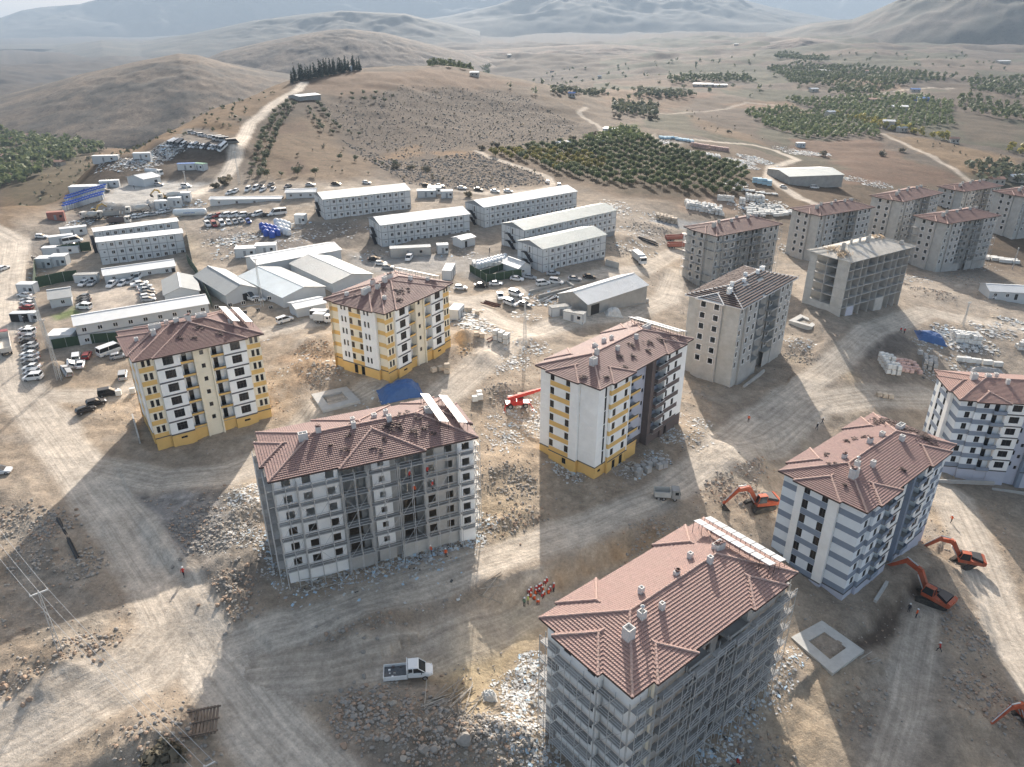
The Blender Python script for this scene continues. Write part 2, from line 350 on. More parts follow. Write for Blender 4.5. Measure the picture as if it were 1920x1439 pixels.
# patchwork of fields and groves on the plain to the right
_fx = RNG.uniform(-300, 1700, 420); _fy = RNG.uniform(420, 3000, 420); _fc = np.array([(.085,.095,.06),(.10,.11,.07),(.17,.13,.10),(.13,.105,.085),(.20,.155,.115),(.095,.10,.065)])[RNG.integers(0, 6, 420)]
sel = (RGRID > 430) & (RGRID < 3600) & (XG > .12*YG-20) & (YG > 0); xq, yq = XG[sel]+fbm(XG[sel], YG[sel], 60, 3)*25, YG[sel]+fbm(XG[sel]+99, YG[sel], 60, 3)*40
ci = np.concatenate([np.argmin((xq[i:i+8000, None]-_fx)**2*1.0+((yq[i:i+8000, None]-_fy)*.7)**2, 1) for i in range(0, xq.size, 8000)])
COLG[sel] = blend(COLG[sel], np.clip((RGRID[sel]-430)/200, 0, .75), _fc[ci]*.62)
ZONES = [  # polygon in the photo, colour, strength, rockiness, feather m
 ([(0,372),(165,295),(300,247),(393,197),(550,147),(540,175),(460,215),(420,270),(300,262),(150,335),(20,410),(0,420)], (.38,.285,.175), .85, .2, 12),
 ([(600,195),(760,160),(960,170),(1090,235),(1150,250),(1000,290),(880,275),(760,300),(620,240)], (.205,.185,.165), .9, 1.0, 25),
 ([(640,262),(760,305),(890,285),(1010,325),(1035,345),(860,360),(760,345),(690,300)], (.225,.205,.185), .9, 1.0, 12),
 ([(575,165),(660,135),(850,132),(980,155),(960,170),(760,162),(640,185)], (.32,.235,.17), .8, .2, 15),
 ([(500,250),(600,215),(640,260),(700,310),(640,345),(480,345),(470,300)], (.33,.265,.185), .75, .5, 12),
 ([(505,235),(570,228),(580,245),(510,252)], (.23,.17,.13), .9, .2, 4), ([(530,305),(570,300),(590,325),(540,330)], (.21,.155,.12), .8, .2, 4),
 ([(700,300),(780,270),(800,290),(760,300)], (.42,.30,.17), .7, .3, 6), ([(815,285),(890,285),(880,300),(800,290)], (.45,.31,.17), .7, .3, 6),
 ([(1490,262),(1640,262),(1700,300),(1810,338),(1740,352),(1600,345),(1560,300),(1480,285)], (.275,.195,.15), .95, .1, 8),
 ([(1290,200),(1390,205),(1430,255),(1480,285),(1420,270),(1300,240)], (.19,.16,.135), .9, .2, 8),
 ([(1285,215),(1400,252),(1440,275),(1330,250)], (.38,.29,.19), .7, .2, 6),
 ([(1350,195),(1480,190),(1520,215),(1400,205)], (.38,.275,.19), .8, .1, 8), ([(1120,165),(1300,185),(1250,210),(1130,200)], (.37,.26,.18), .7, .2, 12),
 ([(1650,250),(1760,265),(1920,300),(1920,330),(1820,330),(1740,290)], (.40,.31,.19), .8, .3, 8),
 ([(1780,200),(1920,240),(1920,275),(1800,265)], (.20,.175,.145), .8, .2, 12),
 ([(1740,150),(1850,170),(1920,200),(1920,215),(1790,175)], (.215,.19,.16), .8, .2, 10), ([(1560,140),(1700,160),(1690,172),(1560,158)], (.39,.30,.21), .8, .1, 8),
 ([(1200,170),(1340,175),(1330,185),(1190,182)], (.36,.24,.18), .8, .1, 8), ([(1150,150),(1400,160),(1380,172),(1140,160)], (.33,.255,.185), .6, .1, 10),
 ([(1170,238),(1195,230),(1200,245),(1180,250)], (.13,.19,.06), .9, .1, 3),
 ([(20,215),(150,245),(190,300),(0,360),(-60,300)], (.17,.165,.10), .75, .2, 20),
 ([(880,285),(1400,370),(1370,380),(1160,372),(1000,315),(890,295)], (.27,.215,.16), .7, .2, 8), ([(940,270),(1200,245),(1400,320),(1390,365),(1180,365),(1000,310)], (.19,.165,.115), .8, .2, 8),
 ([(1240,408),(1350,420),(1400,430),(1300,436),(1210,412)], (.24,.245,.25), .9, .1, 3), ([(1240,258),(1300,258),(1330,262),(1270,275),(1240,268)], (.30,.30,.30), .8, .1, 5),
 ([(1250,390),(1340,372),(1420,390),(1370,402),(1290,402)], (.36,.26,.19), .7, .1, 4), ([(1160,480),(1230,470),(1260,500),(1180,520)], (.40,.33,.25), .6, .2, 4),
 ([(205,350),(300,335),(385,345),(360,375),(240,398),(190,388)], (.385,.37,.345), .9, .1, 4), ([(312,268),(345,243),(395,240),(436,268),(438,286),(318,286)], (.32,.33,.335), .95, .1, 4),
 ([(135,545),(280,535),(330,560),(290,590),(170,600)], (.45,.385,.32), .9, 0, 3), ([(640,470),(850,478),(860,510),(720,520),(660,500)], (.345,.325,.30), .8, .1, 4),
 ([(860,480),(1000,470),(960,520),(870,520)], (.345,.325,.30), .7, .1, 4),
 ([(0,1010),(60,990),(120,1060),(190,1150),(120,1230),(0,1240)], (.24,.195,.15), .8, .5, 4), ([(260,930),(420,920),(440,1010),(400,1100),(330,1060)], (.21,.19,.17), .8, .6, 4), ([(480,1200),(640,1170),(860,1150),(640,1230),(520,1240)], (.25,.205,.16), .7, .5, 3), ([(620,1290),(760,1310),(1000,1340),(1010,1439),(780,1439)], (.27,.225,.175), .7, .6, 4),
 ([(300,288),(440,288),(436,312),(300,318)], (.25,.235,.215), .9, .4, 4), ([(95,400),(190,395),(110,470),(60,500),(40,470)], (.17,.155,.14), .8, .6, 6), ([(560,415),(690,425),(700,470),(560,462)], (.20,.17,.14), .8, .5, 5), ([(380,430),(560,440),(640,480),(480,480),(390,470)], (.22,.19,.165), .8, .4, 5),
 ([(860,900),(1090,900),(1120,960),(960,1060),(900,1040)], (.30,.245,.185), .7, .6, 5), ([(450,900),(500,960),(540,1100),(400,1130),(420,1000)], (.24,.215,.185), .7, .7, 4), ([(1640,1250),(1760,1240),(1800,1439),(1560,1439)], (.25,.22,.185), .7, .5, 6), ([(1290,760),(1420,830),(1440,960),(1340,900)], (.25,.225,.19), .7, .6, 4),
 ([(100,592),(140,575),(150,590),(110,600)], (.12,.17,.05), .8, .1, 2),
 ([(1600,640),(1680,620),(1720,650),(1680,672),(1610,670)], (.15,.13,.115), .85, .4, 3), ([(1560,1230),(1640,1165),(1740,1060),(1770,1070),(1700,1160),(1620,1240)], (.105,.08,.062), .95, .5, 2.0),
 ([(250,940),(330,915),(400,930),(420,1010),(330,1050),(270,990)], (.24,.235,.23), .7, .8, 4), ([(20,960),(110,985),(200,1150),(130,1230),(20,1180)], (.29,.26,.22), .6, .6, 5),
 ([(870,1150),(1010,1100),(1240,985),(1262,1000),(1140,1060),(1020,1110),(900,1165)], (.34,.215,.115), .9, .7, 2), ([(580,640),(620,690),(560,720),(520,680)], (.40,.27,.165), .6, .5, 4),
 ([(860,630),(910,660),(890,680),(850,660)], (.40,.26,.13), .7, .4, 2), ([(900,900),(980,880),(1000,1040),(930,1050),(890,960)], (.39,.31,.215), .7, .6, 4),
 ([(850,1200),(1000,1150),(1020,1240),(900,1330),(840,1260)], (.46,.36,.22), .7, .2, 4), ([(1440,1290),(1560,1240),(1600,1439),(1450,1439)], (.40,.315,.22), .6, .4, 5)]
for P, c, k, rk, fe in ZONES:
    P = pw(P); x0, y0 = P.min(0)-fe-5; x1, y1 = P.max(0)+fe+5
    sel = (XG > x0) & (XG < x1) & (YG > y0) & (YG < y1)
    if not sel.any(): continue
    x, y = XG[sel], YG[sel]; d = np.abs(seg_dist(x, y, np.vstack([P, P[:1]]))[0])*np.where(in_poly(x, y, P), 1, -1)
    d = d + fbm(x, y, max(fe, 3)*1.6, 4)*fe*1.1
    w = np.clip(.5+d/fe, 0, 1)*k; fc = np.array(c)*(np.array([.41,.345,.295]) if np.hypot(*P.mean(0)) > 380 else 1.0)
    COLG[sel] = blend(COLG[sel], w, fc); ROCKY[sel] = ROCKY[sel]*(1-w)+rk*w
RD = np.full(XG.shape, 1e9); RS = np.zeros(XG.shape); RT = np.zeros(XG.shape); RK = np.zeros(XG.shape)
for P, w, k in ROADW:
    x0, y0 = P.min(0)-20; x1, y1 = P.max(0)+20; sel = (XG > x0) & (XG < x1) & (YG > y0) & (YG < y1)
    s, l = seg_dist(XG[sel], YG[sel], P); d = np.abs(s)-w/2; b = d < RD[sel]
    for A, val in ((RD, d), (RS, l+w*37), (RT, s), (RK, np.full(s.shape, k))):
        t = A[sel]; t[b] = val[b]; A[sel] = t
edge = RD + fbm(XG, YG, 6, 4)*.9
rw = np.clip(.5-edge/1.8, 0, 1)
COLG = blend(COLG, rw*RK*.95, C_ROAD); ROCKY *= (1-rw*.9)
def ground_material():
    m = bpy.data.materials.new('ground'); m.use_nodes = True; nt = m.node_tree; N = nt.nodes; L = nt.links; b = N['Principled BSDF']
    b.inputs['Roughness'].default_value = 0.95; b.inputs['Specular IOR Level'].default_value = 0.15
    geo = N.new('ShaderNodeNewGeometry'); ac = N.new('ShaderNodeAttribute'); ac.attribute_name = 'col'
    ar = N.new('ShaderNodeAttribute'); ar.attribute_name = 'rd'     # x: along road, y: across, z: road weight
    ak = N.new('ShaderNodeAttribute'); ak.attribute_name = 'rk'
    def noise(sc, det, src, ro=.6):
        n = N.new('ShaderNodeTexNoise'); n.inputs['Scale'].default_value = sc; n.inputs['Detail'].default_value = det; n.inputs['Roughness'].default_value = ro
        L.new(src, n.inputs['Vector']); return n.outputs['Fac']
    def mrange(src, a, bb, c, d):
        n = N.new('ShaderNodeMapRange'); n.inputs[1].default_value = a; n.inputs[2].default_value = bb; n.inputs[3].default_value = c; n.inputs[4].default_value = d; L.new(src, n.inputs[0]); return n.outputs[0]
    def math_(op, a, bb):
        n = N.new('ShaderNodeMath'); n.operation = op
        for i, q in enumerate((a, bb)):
            if isinstance(q, (int, float)): n.inputs[i].default_value = q
            else: L.new(q, n.inputs[i])
        return n.outputs[0]
    P = geo.outputs['Position']
    f0 = math_('MULTIPLY', mrange(noise(.055, 8, P, .72), .3, .7, .82, 1.18), mrange(noise(.009, 6, P, .7), .3, .7, .80, 1.20))
    f1 = mrange(noise(.35, 8, P, .7), .3, .7, .72, 1.28); f2 = mrange(noise(2.2, 6, P, .7), .3, .7, .80, 1.20); f3 = mrange(noise(9, 3, P), .3, .7, .86, 1.14)
    # wheel streaks along the roads
    mp = N.new('ShaderNodeMapping'); mp.inputs['Scale'].default_value = (.03, 1.3, 0); L.new(ar.outputs['Vector'], mp.inputs['Vector'])
    st = noise(1.0, 6, mp.outputs[0], .65); sx = N.new('ShaderNodeSeparateXYZ'); L.new(ar.outputs['Vector'], sx.inputs[0])
    stf = math_('ADD', 1.0, math_('MULTIPLY', sx.outputs[2], mrange(st, .34, .66, -.24, .16)))
    tot = math_('MULTIPLY', math_('MULTIPLY', math_('MULTIPLY', f1, f0), f2), math_('MULTIPLY', f3, stf))
    # stones: pale and dark flecks where the place is rocky
    vo = N.new('ShaderNodeTexVoronoi'); vo.inputs['Scale'].default_value = .55; L.new(P, vo.inputs['Vector'])
    sep = N.new('ShaderNodeSeparateColor'); L.new(vo.outputs['Color'], sep.inputs[0])
    fl = math_('MULTIPLY', mrange(vo.outputs['Distance'], .30, .45, 1, 0), mrange(sep.outputs[0], .3, .7, -.32, .42))
    tot = math_('MULTIPLY', tot, math_('ADD', 1.0, math_('MULTIPLY', fl, ak.outputs['Fac'])))
    spk = math_('MULTIPLY', mrange(noise(.13, 4, P, .6), .56, .64, 0, -.5), ak.outputs['Fac']); tot = math_('MULTIPLY', tot, math_('ADD', 1.0, spk))
    sc = N.new('ShaderNodeVectorMath'); sc.operation = 'SCALE'; L.new(ac.outputs['Color'], sc.inputs[0]); L.new(tot, sc.inputs['Scale'])
    L.new(sc.outputs[0], b.inputs['Base Color'])
    hh = math_('ADD', math_('MULTIPLY', noise(1.1, 8, P, .72), math_('ADD', .5, ak.outputs['Fac'])), math_('MULTIPLY', math_('MULTIPLY', st, sx.outputs[2]), .25))
    bp = N.new('ShaderNodeBump'); bp.inputs['Strength'].default_value = .75; bp.inputs['Distance'].default_value = .5; L.new(hh, bp.inputs['Height']); L.new(bp.outputs[0], b.inputs['Normal'])
    return m
GM = ground_material()
def terrain_objects():
    na, nr = XG.shape
    idx = np.arange(na*nr).reshape(na, nr); nx = np.roll(idx, -1, 0)
    F = np.stack([idx[:, :-1], idx[:, 1:], nx[:, 1:], nx[:, :-1]], -1)            # (na, nr-1, 4)
    F = F[..., ::-1]
    road = rw[:, :-1] > .5; r = RGRID[:, :-1]
    zone = np.where(road, 1, np.where(wild[:, :-1] > .5, np.where(XG[:, :-1] < 150*r/700, 2, 3), 0))
    V = np.stack([XG, YG, ZG], -1).reshape(-1, 3); Cc = np.concatenate([COLG, np.ones(XG.shape+(1,))], -1).reshape(-1, 4)
    Rv = np.stack([RS, RT, rw], -1).reshape(-1, 3); Kv = ROCKY.reshape(-1)
    for z, nm in enumerate(('ground', 'dirt_road', 'hillside', 'farmland')):
        f = F[zone == z].reshape(-1, 4); used = np.unique(f); mp = np.zeros(len(V), int); mp[used] = np.arange(len(used)); f = mp[f]
        me = bpy.data.meshes.new(nm); me.vertices.add(len(used)); me.vertices.foreach_set('co', V[used].ravel())
        me.loops.add(f.size); me.loops.foreach_set('vertex_index', f.ravel()); me.polygons.add(len(f))
        me.polygons.foreach_set('loop_start', np.arange(0, f.size, 4)); me.polygons.foreach_set('loop_total', np.full(len(f), 4))
        me.polygons.foreach_set('use_smooth', np.ones(len(f), bool)); me.update()
        a = me.attributes.new('col', 'FLOAT_COLOR', 'POINT'); a.data.foreach_set('color', Cc[used].ravel())
        a = me.attributes.new('rd', 'FLOAT_VECTOR', 'POINT'); a.data.foreach_set('vector', Rv[used].ravel())
        a = me.attributes.new('rk', 'FLOAT', 'POINT'); a.data.foreach_set('value', Kv[used].ravel())
        me.materials.append(GM); o = put(nm, me); o['kind'] = 'structure'
terrain_objects()
# ------------------------------------------------------------------ far hills and mountains
def mountain(name, sil, dist, width, base, col1, col2, rough=1.0, seed=0, nu=420, nr=150):
    """sil: skyline as photo points; the ridge stands `dist` metres away and falls off over `width` to both sides"""
    sil = sorted(sil); us = np.linspace(sil[0][0], sil[-1][0], nu); vs = np.interp(us, [p[0] for p in sil], [p[1] for p in sil])
    a = (us-960)/FPX; b = (vs-719.5)/FPX; dx, dy, dz = a, CP-b*SP, -SP-b*CP; h = np.hypot(dx, dy)
    az = np.arctan2(dx, dy); crest = CAMZ+dz/h*dist
    t = np.linspace(-1.0, 0.8, nr); R = dist+t[None, :]*width
    X = np.sin(az)[:, None]*R; Y = np.cos(az)[:, None]*R
    prof = np.where(t < 0, np.cos(np.clip(-t, 0, 1)*math.pi/2)**1.3, np.cos(np.clip(t/.8, 0, 1)*math.pi/2)**1.1)
    nse = fbm(X+seed*977, Y, width*.42, 6, .55); rid = 1-2*np.abs(fbm(X-seed*333, Y, width*.33, 5, .5)); rid2 = 1-2*np.abs(fbm(X+seed*71, Y+7, width*.11, 4, .6))
    amp = np.clip(crest[:, None]-base, 0, None); away = 1-np.exp(-(t/.22)**2)
    Z = base+amp*prof[None, :]*(1+away[None, :]*((rid-.6)*.45*rough+(rid2-.6)*.05))+nse*amp*.22*rough*away[None, :]*prof[None, :]
    lim = crest[:, None]-(np.abs(t)[None, :])*width*.02; Z = np.minimum(Z, np.where(t[None, :] < 0, lim, Z))
    Z -= 90*np.clip((np.abs(t)-.72)/.28, 0, 1)[None, :]**2; Z[:, 0] -= 300; Z[:, -1] -= 300
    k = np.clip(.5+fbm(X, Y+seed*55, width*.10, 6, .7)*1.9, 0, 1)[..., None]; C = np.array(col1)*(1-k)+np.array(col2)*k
    V = np.stack([X, Y, Z], -1).reshape(-1, 3); idx = np.arange(nu*nr).reshape(nu, nr)
    f = np.stack([idx[:-1, :-1], idx[1:, :-1], idx[1:, 1:], idx[:-1, 1:]], -1).reshape(-1, 4)
    me = bpy.data.meshes.new(name); me.from_pydata(V.tolist(), [], f.tolist()); me.polygons.foreach_set('use_smooth', [True]*len(f))
    at = me.attributes.new('col', 'FLOAT_COLOR', 'POINT'); at.data.foreach_set('color', np.concatenate([C, np.ones(C.shape[:2]+(1,))], -1).ravel())
    me.attributes.new('rd', 'FLOAT_VECTOR', 'POINT'); at = me.attributes.new('rk', 'FLOAT', 'POINT'); at.data.foreach_set('value', [.8]*(nu*nr))
    me.materials.append(GM); o = put(name, me); o['kind'] = 'structure'; return o
mountain('hill', [(-500,330),(-250,240),(0,187),(60,170),(150,142),(250,118),(335,101),(370,104),(420,118),(500,135),(600,150),(760,190)], 1350, 520, -62, (.16,.125,.095), (.075,.068,.06), .07, 1)
mountain('hill', [(300,150),(420,96),(500,78),(560,66),(610,57),(650,54),(720,62),(800,82),(870,98),(960,130)], 2100, 600, -62, (.15,.12,.095), (.075,.068,.062), .12, 2)
mountain('hill', [(760,122),(860,95),(960,92),(1060,86),(1150,84),(1260,92),(1400,88),(1500,70),(1600,80),(1760,110)], 2500, 520, -30, (.17,.13,.105), (.09,.08,.068), .7, 3)
mountain('mountain', [(1330,110),(1440,64),(1520,45),(1600,36),(1640,20),(1680,2),(1740,-30),(1850,-75),(1960,-100),(2150,-90),(2500,20),(2900,120)], 3900, 1500, -10, (.12,.105,.088), (.055,.058,.05), 1.1, 4)
mountain('mountain', [(600,70),(700,52),(780,38),(840,30),(930,10),(965,-3),(1040,-22),(1150,-30),(1280,-22),(1380,-4),(1440,12),(1520,28),(1640,50),(1750,80)], 7800, 2400, 0, (.095,.088,.075), (.05,.053,.048), 1.2, 5)
mountain('mountain', [(-700,70),(-300,40),(0,34),(40,20),(75,14),(150,8),(200,-6),(260,-26),(360,-50),(500,-62),(650,-50),(800,-34),(950,-20),(1150,10),(1300,60)], 10800, 2300, -60, (.09,.085,.075), (.05,.053,.05), 1.2, 6)
mountain('hill', [(-400,120),(0,118),(110,90),(190,77),(260,82),(380,60),(470,40),(560,28),(640,20),(760,26),(900,60)], 5200, 1600, -62, (.095,.088,.075), (.05,.053,.048), 1.1, 7)
mountain('hill', [(640,70),(700,48),(760,34),(800,40),(850,60)], 5600, 900, -30, (.095,.088,.075), (.05,.053,.048), 1.0, 8, 100, 60)
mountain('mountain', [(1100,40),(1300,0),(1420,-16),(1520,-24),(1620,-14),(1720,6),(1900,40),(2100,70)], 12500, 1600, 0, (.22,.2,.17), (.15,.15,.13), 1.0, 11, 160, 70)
# ------------------------------------------------------------------ haze: one closed box of even air
hm = bpy.data.materials.new('haze_air'); hm.use_nodes = True; hn = hm.node_tree.nodes; hn.remove(hn['Principled BSDF'])
pv = hn.new('ShaderNodeVolumePrincipled'); pv.inputs['Color'].default_value = (.50, .65, .85, 1); pv.inputs['Density'].default_value = 1.1e-4; pv.inputs['Anisotropy'].default_value = 0.1
hm.node_tree.links.new(pv.outputs[0], hn['Material Output'].inputs['Volume'])
hb = MB(); hb.box((-21000, -21000, -700), (21000, 21000, 2000)); haze = hb.build('haze', hm); haze['kind'] = 'stuff'
# ------------------------------------------------------------------ building materials
WHITE = mat('white_render', (.88,.88,.86), .85, var=.06, scale=.6, dirt=.10)
CREAM = mat('cream_render', (.82,.745,.59), .85, var=.05, scale=.6, dirt=.05)
YELLOW = mat('yellow_render', (.72,.47,.17), .85, var=.07, scale=.6, dirt=.05)
BROWN = mat('brown_render', (.13,.105,.10), .85, var=.10, scale=.6, dirt=.08)
LBLUE = mat('pale_blue_render', (.74,.79,.83), .85, var=.05, scale=.6, dirt=.05)
BLUEG = mat('blue_grey_render', (.235,.28,.35), .85, var=.07, scale=.6, dirt=.06)
LAV = mat('lavender_render', (.50,.52,.60), .85, var=.06, scale=.6, dirt=.08)
BAND = mat('dark_string_course', (.10,.10,.105), .8, var=.1)
CONC = mat('raw_concrete', (.44,.43,.41), .9, var=.16, scale=.45, dirt=.22, bump=.15, bscale=6)
CONC2 = mat('pale_concrete', (.50,.49,.46), .9, var=.18, scale=.5, dirt=.25, bump=.15, bscale=6)
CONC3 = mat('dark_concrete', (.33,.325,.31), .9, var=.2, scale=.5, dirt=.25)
BLOCKW = mat('block_infill', (.50,.475,.44), .95, var=.14, scale=1.2, dirt=.25)
SURR = mat('white_surround', (.80,.79,.77), .8, var=.05)
PANE = mat('dark_glass', (.012,.013,.016), .12, var=0, spec=.5)
FRAME = mat('dark_window_frame', (.055,.05,.05), .5, var=.1)
VOID = mat('dark_interior', (.035,.034,.033), .95, var=.3, scale=.8)
TILE = mat('clay_roof_tile', (.275,.172,.155), .7, var=.22, scale=2.2, dirt=.2, spec=.3)
TILED = mat('weathered_roof_tile', (.235,.145,.132), .7, var=.2, scale=1.8, dirt=.2, spec=.3)
TILEP = mat('pale_roof_tile', (.35,.222,.192), .7, var=.2, scale=2.2, dirt=.2, spec=.3)
CAP = mat('mortared_ridge_tile', (.50,.34,.29), .85, var=.35, scale=4, dirt=.5)
FASCIA = mat('brown_fascia', (.08,.055,.05), .7, var=.1)
WFASC = mat('white_fascia', (.72,.70,.68), .8, var=.1, dirt=.2)
GALV = mat('galvanised_steel', (.55,.56,.56), .5, .3, var=.15, scale=3, dirt=.2)
PLANK = mat('scaffold_board', (.31,.305,.295), .6, .1, var=.25, scale=1.2, dirt=.3, objvar=.25)
DARKM = mat('dark_metal', (.06,.06,.065), .5, .6, var=.1)
COLLECT = mat('collector_sky_glare', (.52,.53,.54), .45, var=.04, spec=.5)  # bright sky reflection on the collector glass put into the base colour
TILESTK = mat('loose_dark_tile', (.09,.062,.056), .85, var=.35, scale=5)

CHIM = mat('chimney_render', (.62,.61,.59), .85, var=.12, scale=2, dirt=.25)
PANELS = {}
def panel_mesh(w, h, holes, m, depth=.20):
    key = (round(w, 3), round(h, 3), tuple(tuple(round(a, 3) for a in q) for q in holes), m.name)
    if key in PANELS: return PANELS[key]
    b = MB(); c = .025
    xs = sorted({c, w-c, *[a for q in holes for a in (q[0], q[1])]}); zs = sorted({c, h-c, *[a for q in holes for a in (q[2], q[3])]})
    for i in range(len(xs)-1):
        for j in range(len(zs)-1):
            mx, mz = (xs[i]+xs[i+1])/2, (zs[j]+zs[j+1])/2
            if any(q[0] < mx < q[1] and q[2] < mz < q[3] for q in holes): continue
            b.poly([(xs[i],0,zs[j]),(xs[i+1],0,zs[j]),(xs[i+1],0,zs[j+1]),(xs[i],0,zs[j+1])])
    o = [(0,.03,0),(w,.03,0),(w,.03,h),(0,.03,h)]; n = [(c,0,c),(w-c,0,c),(w-c,0,h-c),(c,0,h-c)]
    for i in range(4): b.poly([o[i], o[(i+1) % 4], n[(i+1) % 4], n[i]])
    for x0, x1, z0, z1 in [q[:4] for q in holes]:
        R = [(x0,z0),(x1,z0),(x1,z1),(x0,z1)]
        for i in range(4):
            p, q = R[i], R[(i+1) % 4]; b.poly([(p[0],0,p[1]),(p[0],depth,p[1]),(q[0],depth,q[1]),(q[0],0,q[1])])
    PANELS[key] = b.mesh('wall_panel', m, fix=False); return PANELS[key]
WINS = {}
def window_meshes(w, h, nx, nz, fm=None):
    key = (round(w, 2), round(h, 2), nx, nz)
    if key in WINS: return WINS[key]
    f = MB(); t = .06
    f.box((0,.08,0), (w,.15,t)); f.box((0,.08,h-t), (w,.15,h)); f.box((0,.08,t), (t,.15,h-t)); f.box((w-t,.08,t), (w,.15,h-t))
    for i in range(1, nx): f.box((w*i/nx-.035,.085,t), (w*i/nx+.035,.145,h-t))
    if nz > 1:
        for i in range(nx): f.box((w*i/nx+.036,.09,h*.66-.03), (w*(i+1)/nx-.036,.14,h*.66+.03))
    p = MB(); p.poly([(t*.9,.125,t*.9),(w-t*.9,.125,t*.9),(w-t*.9,.125,h-t*.9),(t*.9,.125,h-t*.9)])
    WINS[key] = (f.mesh('window', FRAME), p.mesh('pane', PANE, fix=False)); return WINS[key]
SURRS = {}
def surround_mesh(w, h):
    key = (round(w, 2), round(h, 2))
    if key not in SURRS:
        b = MB(); t = .16
        b.box((-t,-.03,-t), (w+t,.02,-.002)); b.box((-t,-.03,h+.002), (w+t,.02,h+t)); b.box((-t,-.03,0), (-.002,.02,h)); b.box((w+.002,-.03,0), (w+t,.02,h))
        SURRS[key] = b.mesh('window_surround', SURR)
    return SURRS[key]
BOXES = {}
def boxmesh(a, b, m, name):
    key = (tuple(round(q, 3) for q in a), tuple(round(q, 3) for q in b), m.name, name)
    if key not in BOXES: k = MB(); k.box(a, b); BOXES[key] = k.mesh(name, m)
    return BOXES[key]

class Block:
    """one apartment block. Local frame: x along the long side, y into the depth, z up from the base; eaves at z=h"""
    FH = 2.9; O = 0.8
    def __init__(s, name, label, pos, yaw, h, L, W, nst, group=None):
        s.root = thing(name, label, 'building', (pos[0], pos[1], pos[2]-h), yaw, group)
        s.h, s.L, s.W, s.n = h, L, W, nst; o = s.O
        s.sides = {'front': ((o, o), 0.0, L-2*o), 'left': ((o, W-o), -math.pi/2, W-2*o), 'right': ((L-o, o), math.pi/2, W-2*o), 'back': ((L-o, W-o), math.pi, L-2*o)}
        s.world = Matrix.Translation(s.root.location) @ Matrix.Rotation(yaw, 4, 'Z')
    def at(s, side, X, p):
        (ox, oy), r, _ = s.sides[side]; c, n = math.cos(r), math.sin(r)
        return (ox+X*c+p*n, oy+X*n-p*c), r
    def put(s, name, me, side, X, p, z, rot=0.0, parent=None):
        (x, y), r = s.at(side, X, p); return put(name, me, s.root, (x, y, z), r+rot)
    def panel(s, side, X, p, z, w, h, m, holes=(), rot=0.0, name='wall_panel'):
        return s.put(name, panel_mesh(w, h, list(holes), m), side, X, p, z, rot)
    def window(s, side, X, p, z, w, h, nx=2, nz=1, surround=False, glass=True):
        if glass:
            f, g = window_meshes(w, h, nx, nz); o = s.put('window', f, side, X, p, z); put('pane', g, o)
        if surround: s.put('window_surround', surround_mesh(w, h), side, X, p, z)
    def storey_z(s, k): return s.h-(k+1)*s.FH           # k = 0 is the top storey
    def segment(s, side, x0, x1, p, spec, seen=True):
        """spec(k) -> list of (z0, z1, material, [(xa, xb, za, zb, nx, nz, surround, glass)]) within the storey; k = n means basement"""
        w = x1-x0
        for k in range(s.n+1):
            zb = s.storey_z(k) if k < s.n else -3.0; H_ = s.FH if k < s.n else s.storey_z(s.n-1)+3.0
            for z0, z1, m, wins in spec(k, w, H_):
                s.panel(side, x0, p, zb+z0, w, z1-z0, m, [(a, b, c-z0, d-z0) for a, b, c, d, *_ in wins], name='wall_panel')
                if seen:
                    for a, b, c, d, nx, nz, su, gl in wins: s.window(side, x0+a, p, zb+c, b-a, d-c, nx, nz, su, gl)
    def returns(s, side, X, pa, pb, spec, left=True):
        """wall between two planes; left: the proud part lies at X.. to the right"""
        w = abs(pb-pa)
        if w < .02: return
        for k in range(s.n+1):
            zb = s.storey_z(k) if k < s.n else -3.0; H_ = s.FH if k < s.n else s.storey_z(s.n-1)+3.0
            for z0, z1, m, _ in spec(k, 9, H_): s._ret(side, X, pa, pb, zb+z0, z1-z0, m, left)
    def _ret(s, side, X, pa, pb, z, h, m, left):
        lo, hi = min(pa, pb), max(pa, pb)
        if left: s.panel(side, X, lo, z, hi-lo, h, m, (), -math.pi/2)      # faces -X ; runs outward
        else: s.panel(side, X, hi, z, hi-lo, h, m, (), math.pi/2)
    def course(s, side, x0, x1, p, z, h=.22, m=None, out=.06):
        w = x1-x0; s.put('string_course', boxmesh((0, -out, 0), (w, .0, h), m or BAND, 'string_course'), side, x0, p+.002, z)
    def slab(s, side, x0, x1, p0, p1, z, t=.18, m=None, name='balcony_slab'):
        s.put(name, boxmesh((0, -(p1-p0), 0), (x1-x0, 0, t), m or CONC, name), side, x0, p0, z)
    def rail(s, side, x0, x1, p, z, h, m, t=.10, name='balustrade'):
        s.put(name, boxmesh((0, -t, 0), (x1-x0, 0, h), m, name), side, x0, p, z)
    def rail_side(s, side, X, p0, p1, z, h, m, t=.10):
        s.put('balustrade', boxmesh((0, -(p1-p0), 0), (t, 0, h), m, 'balustrade'), side, X, p0, z)
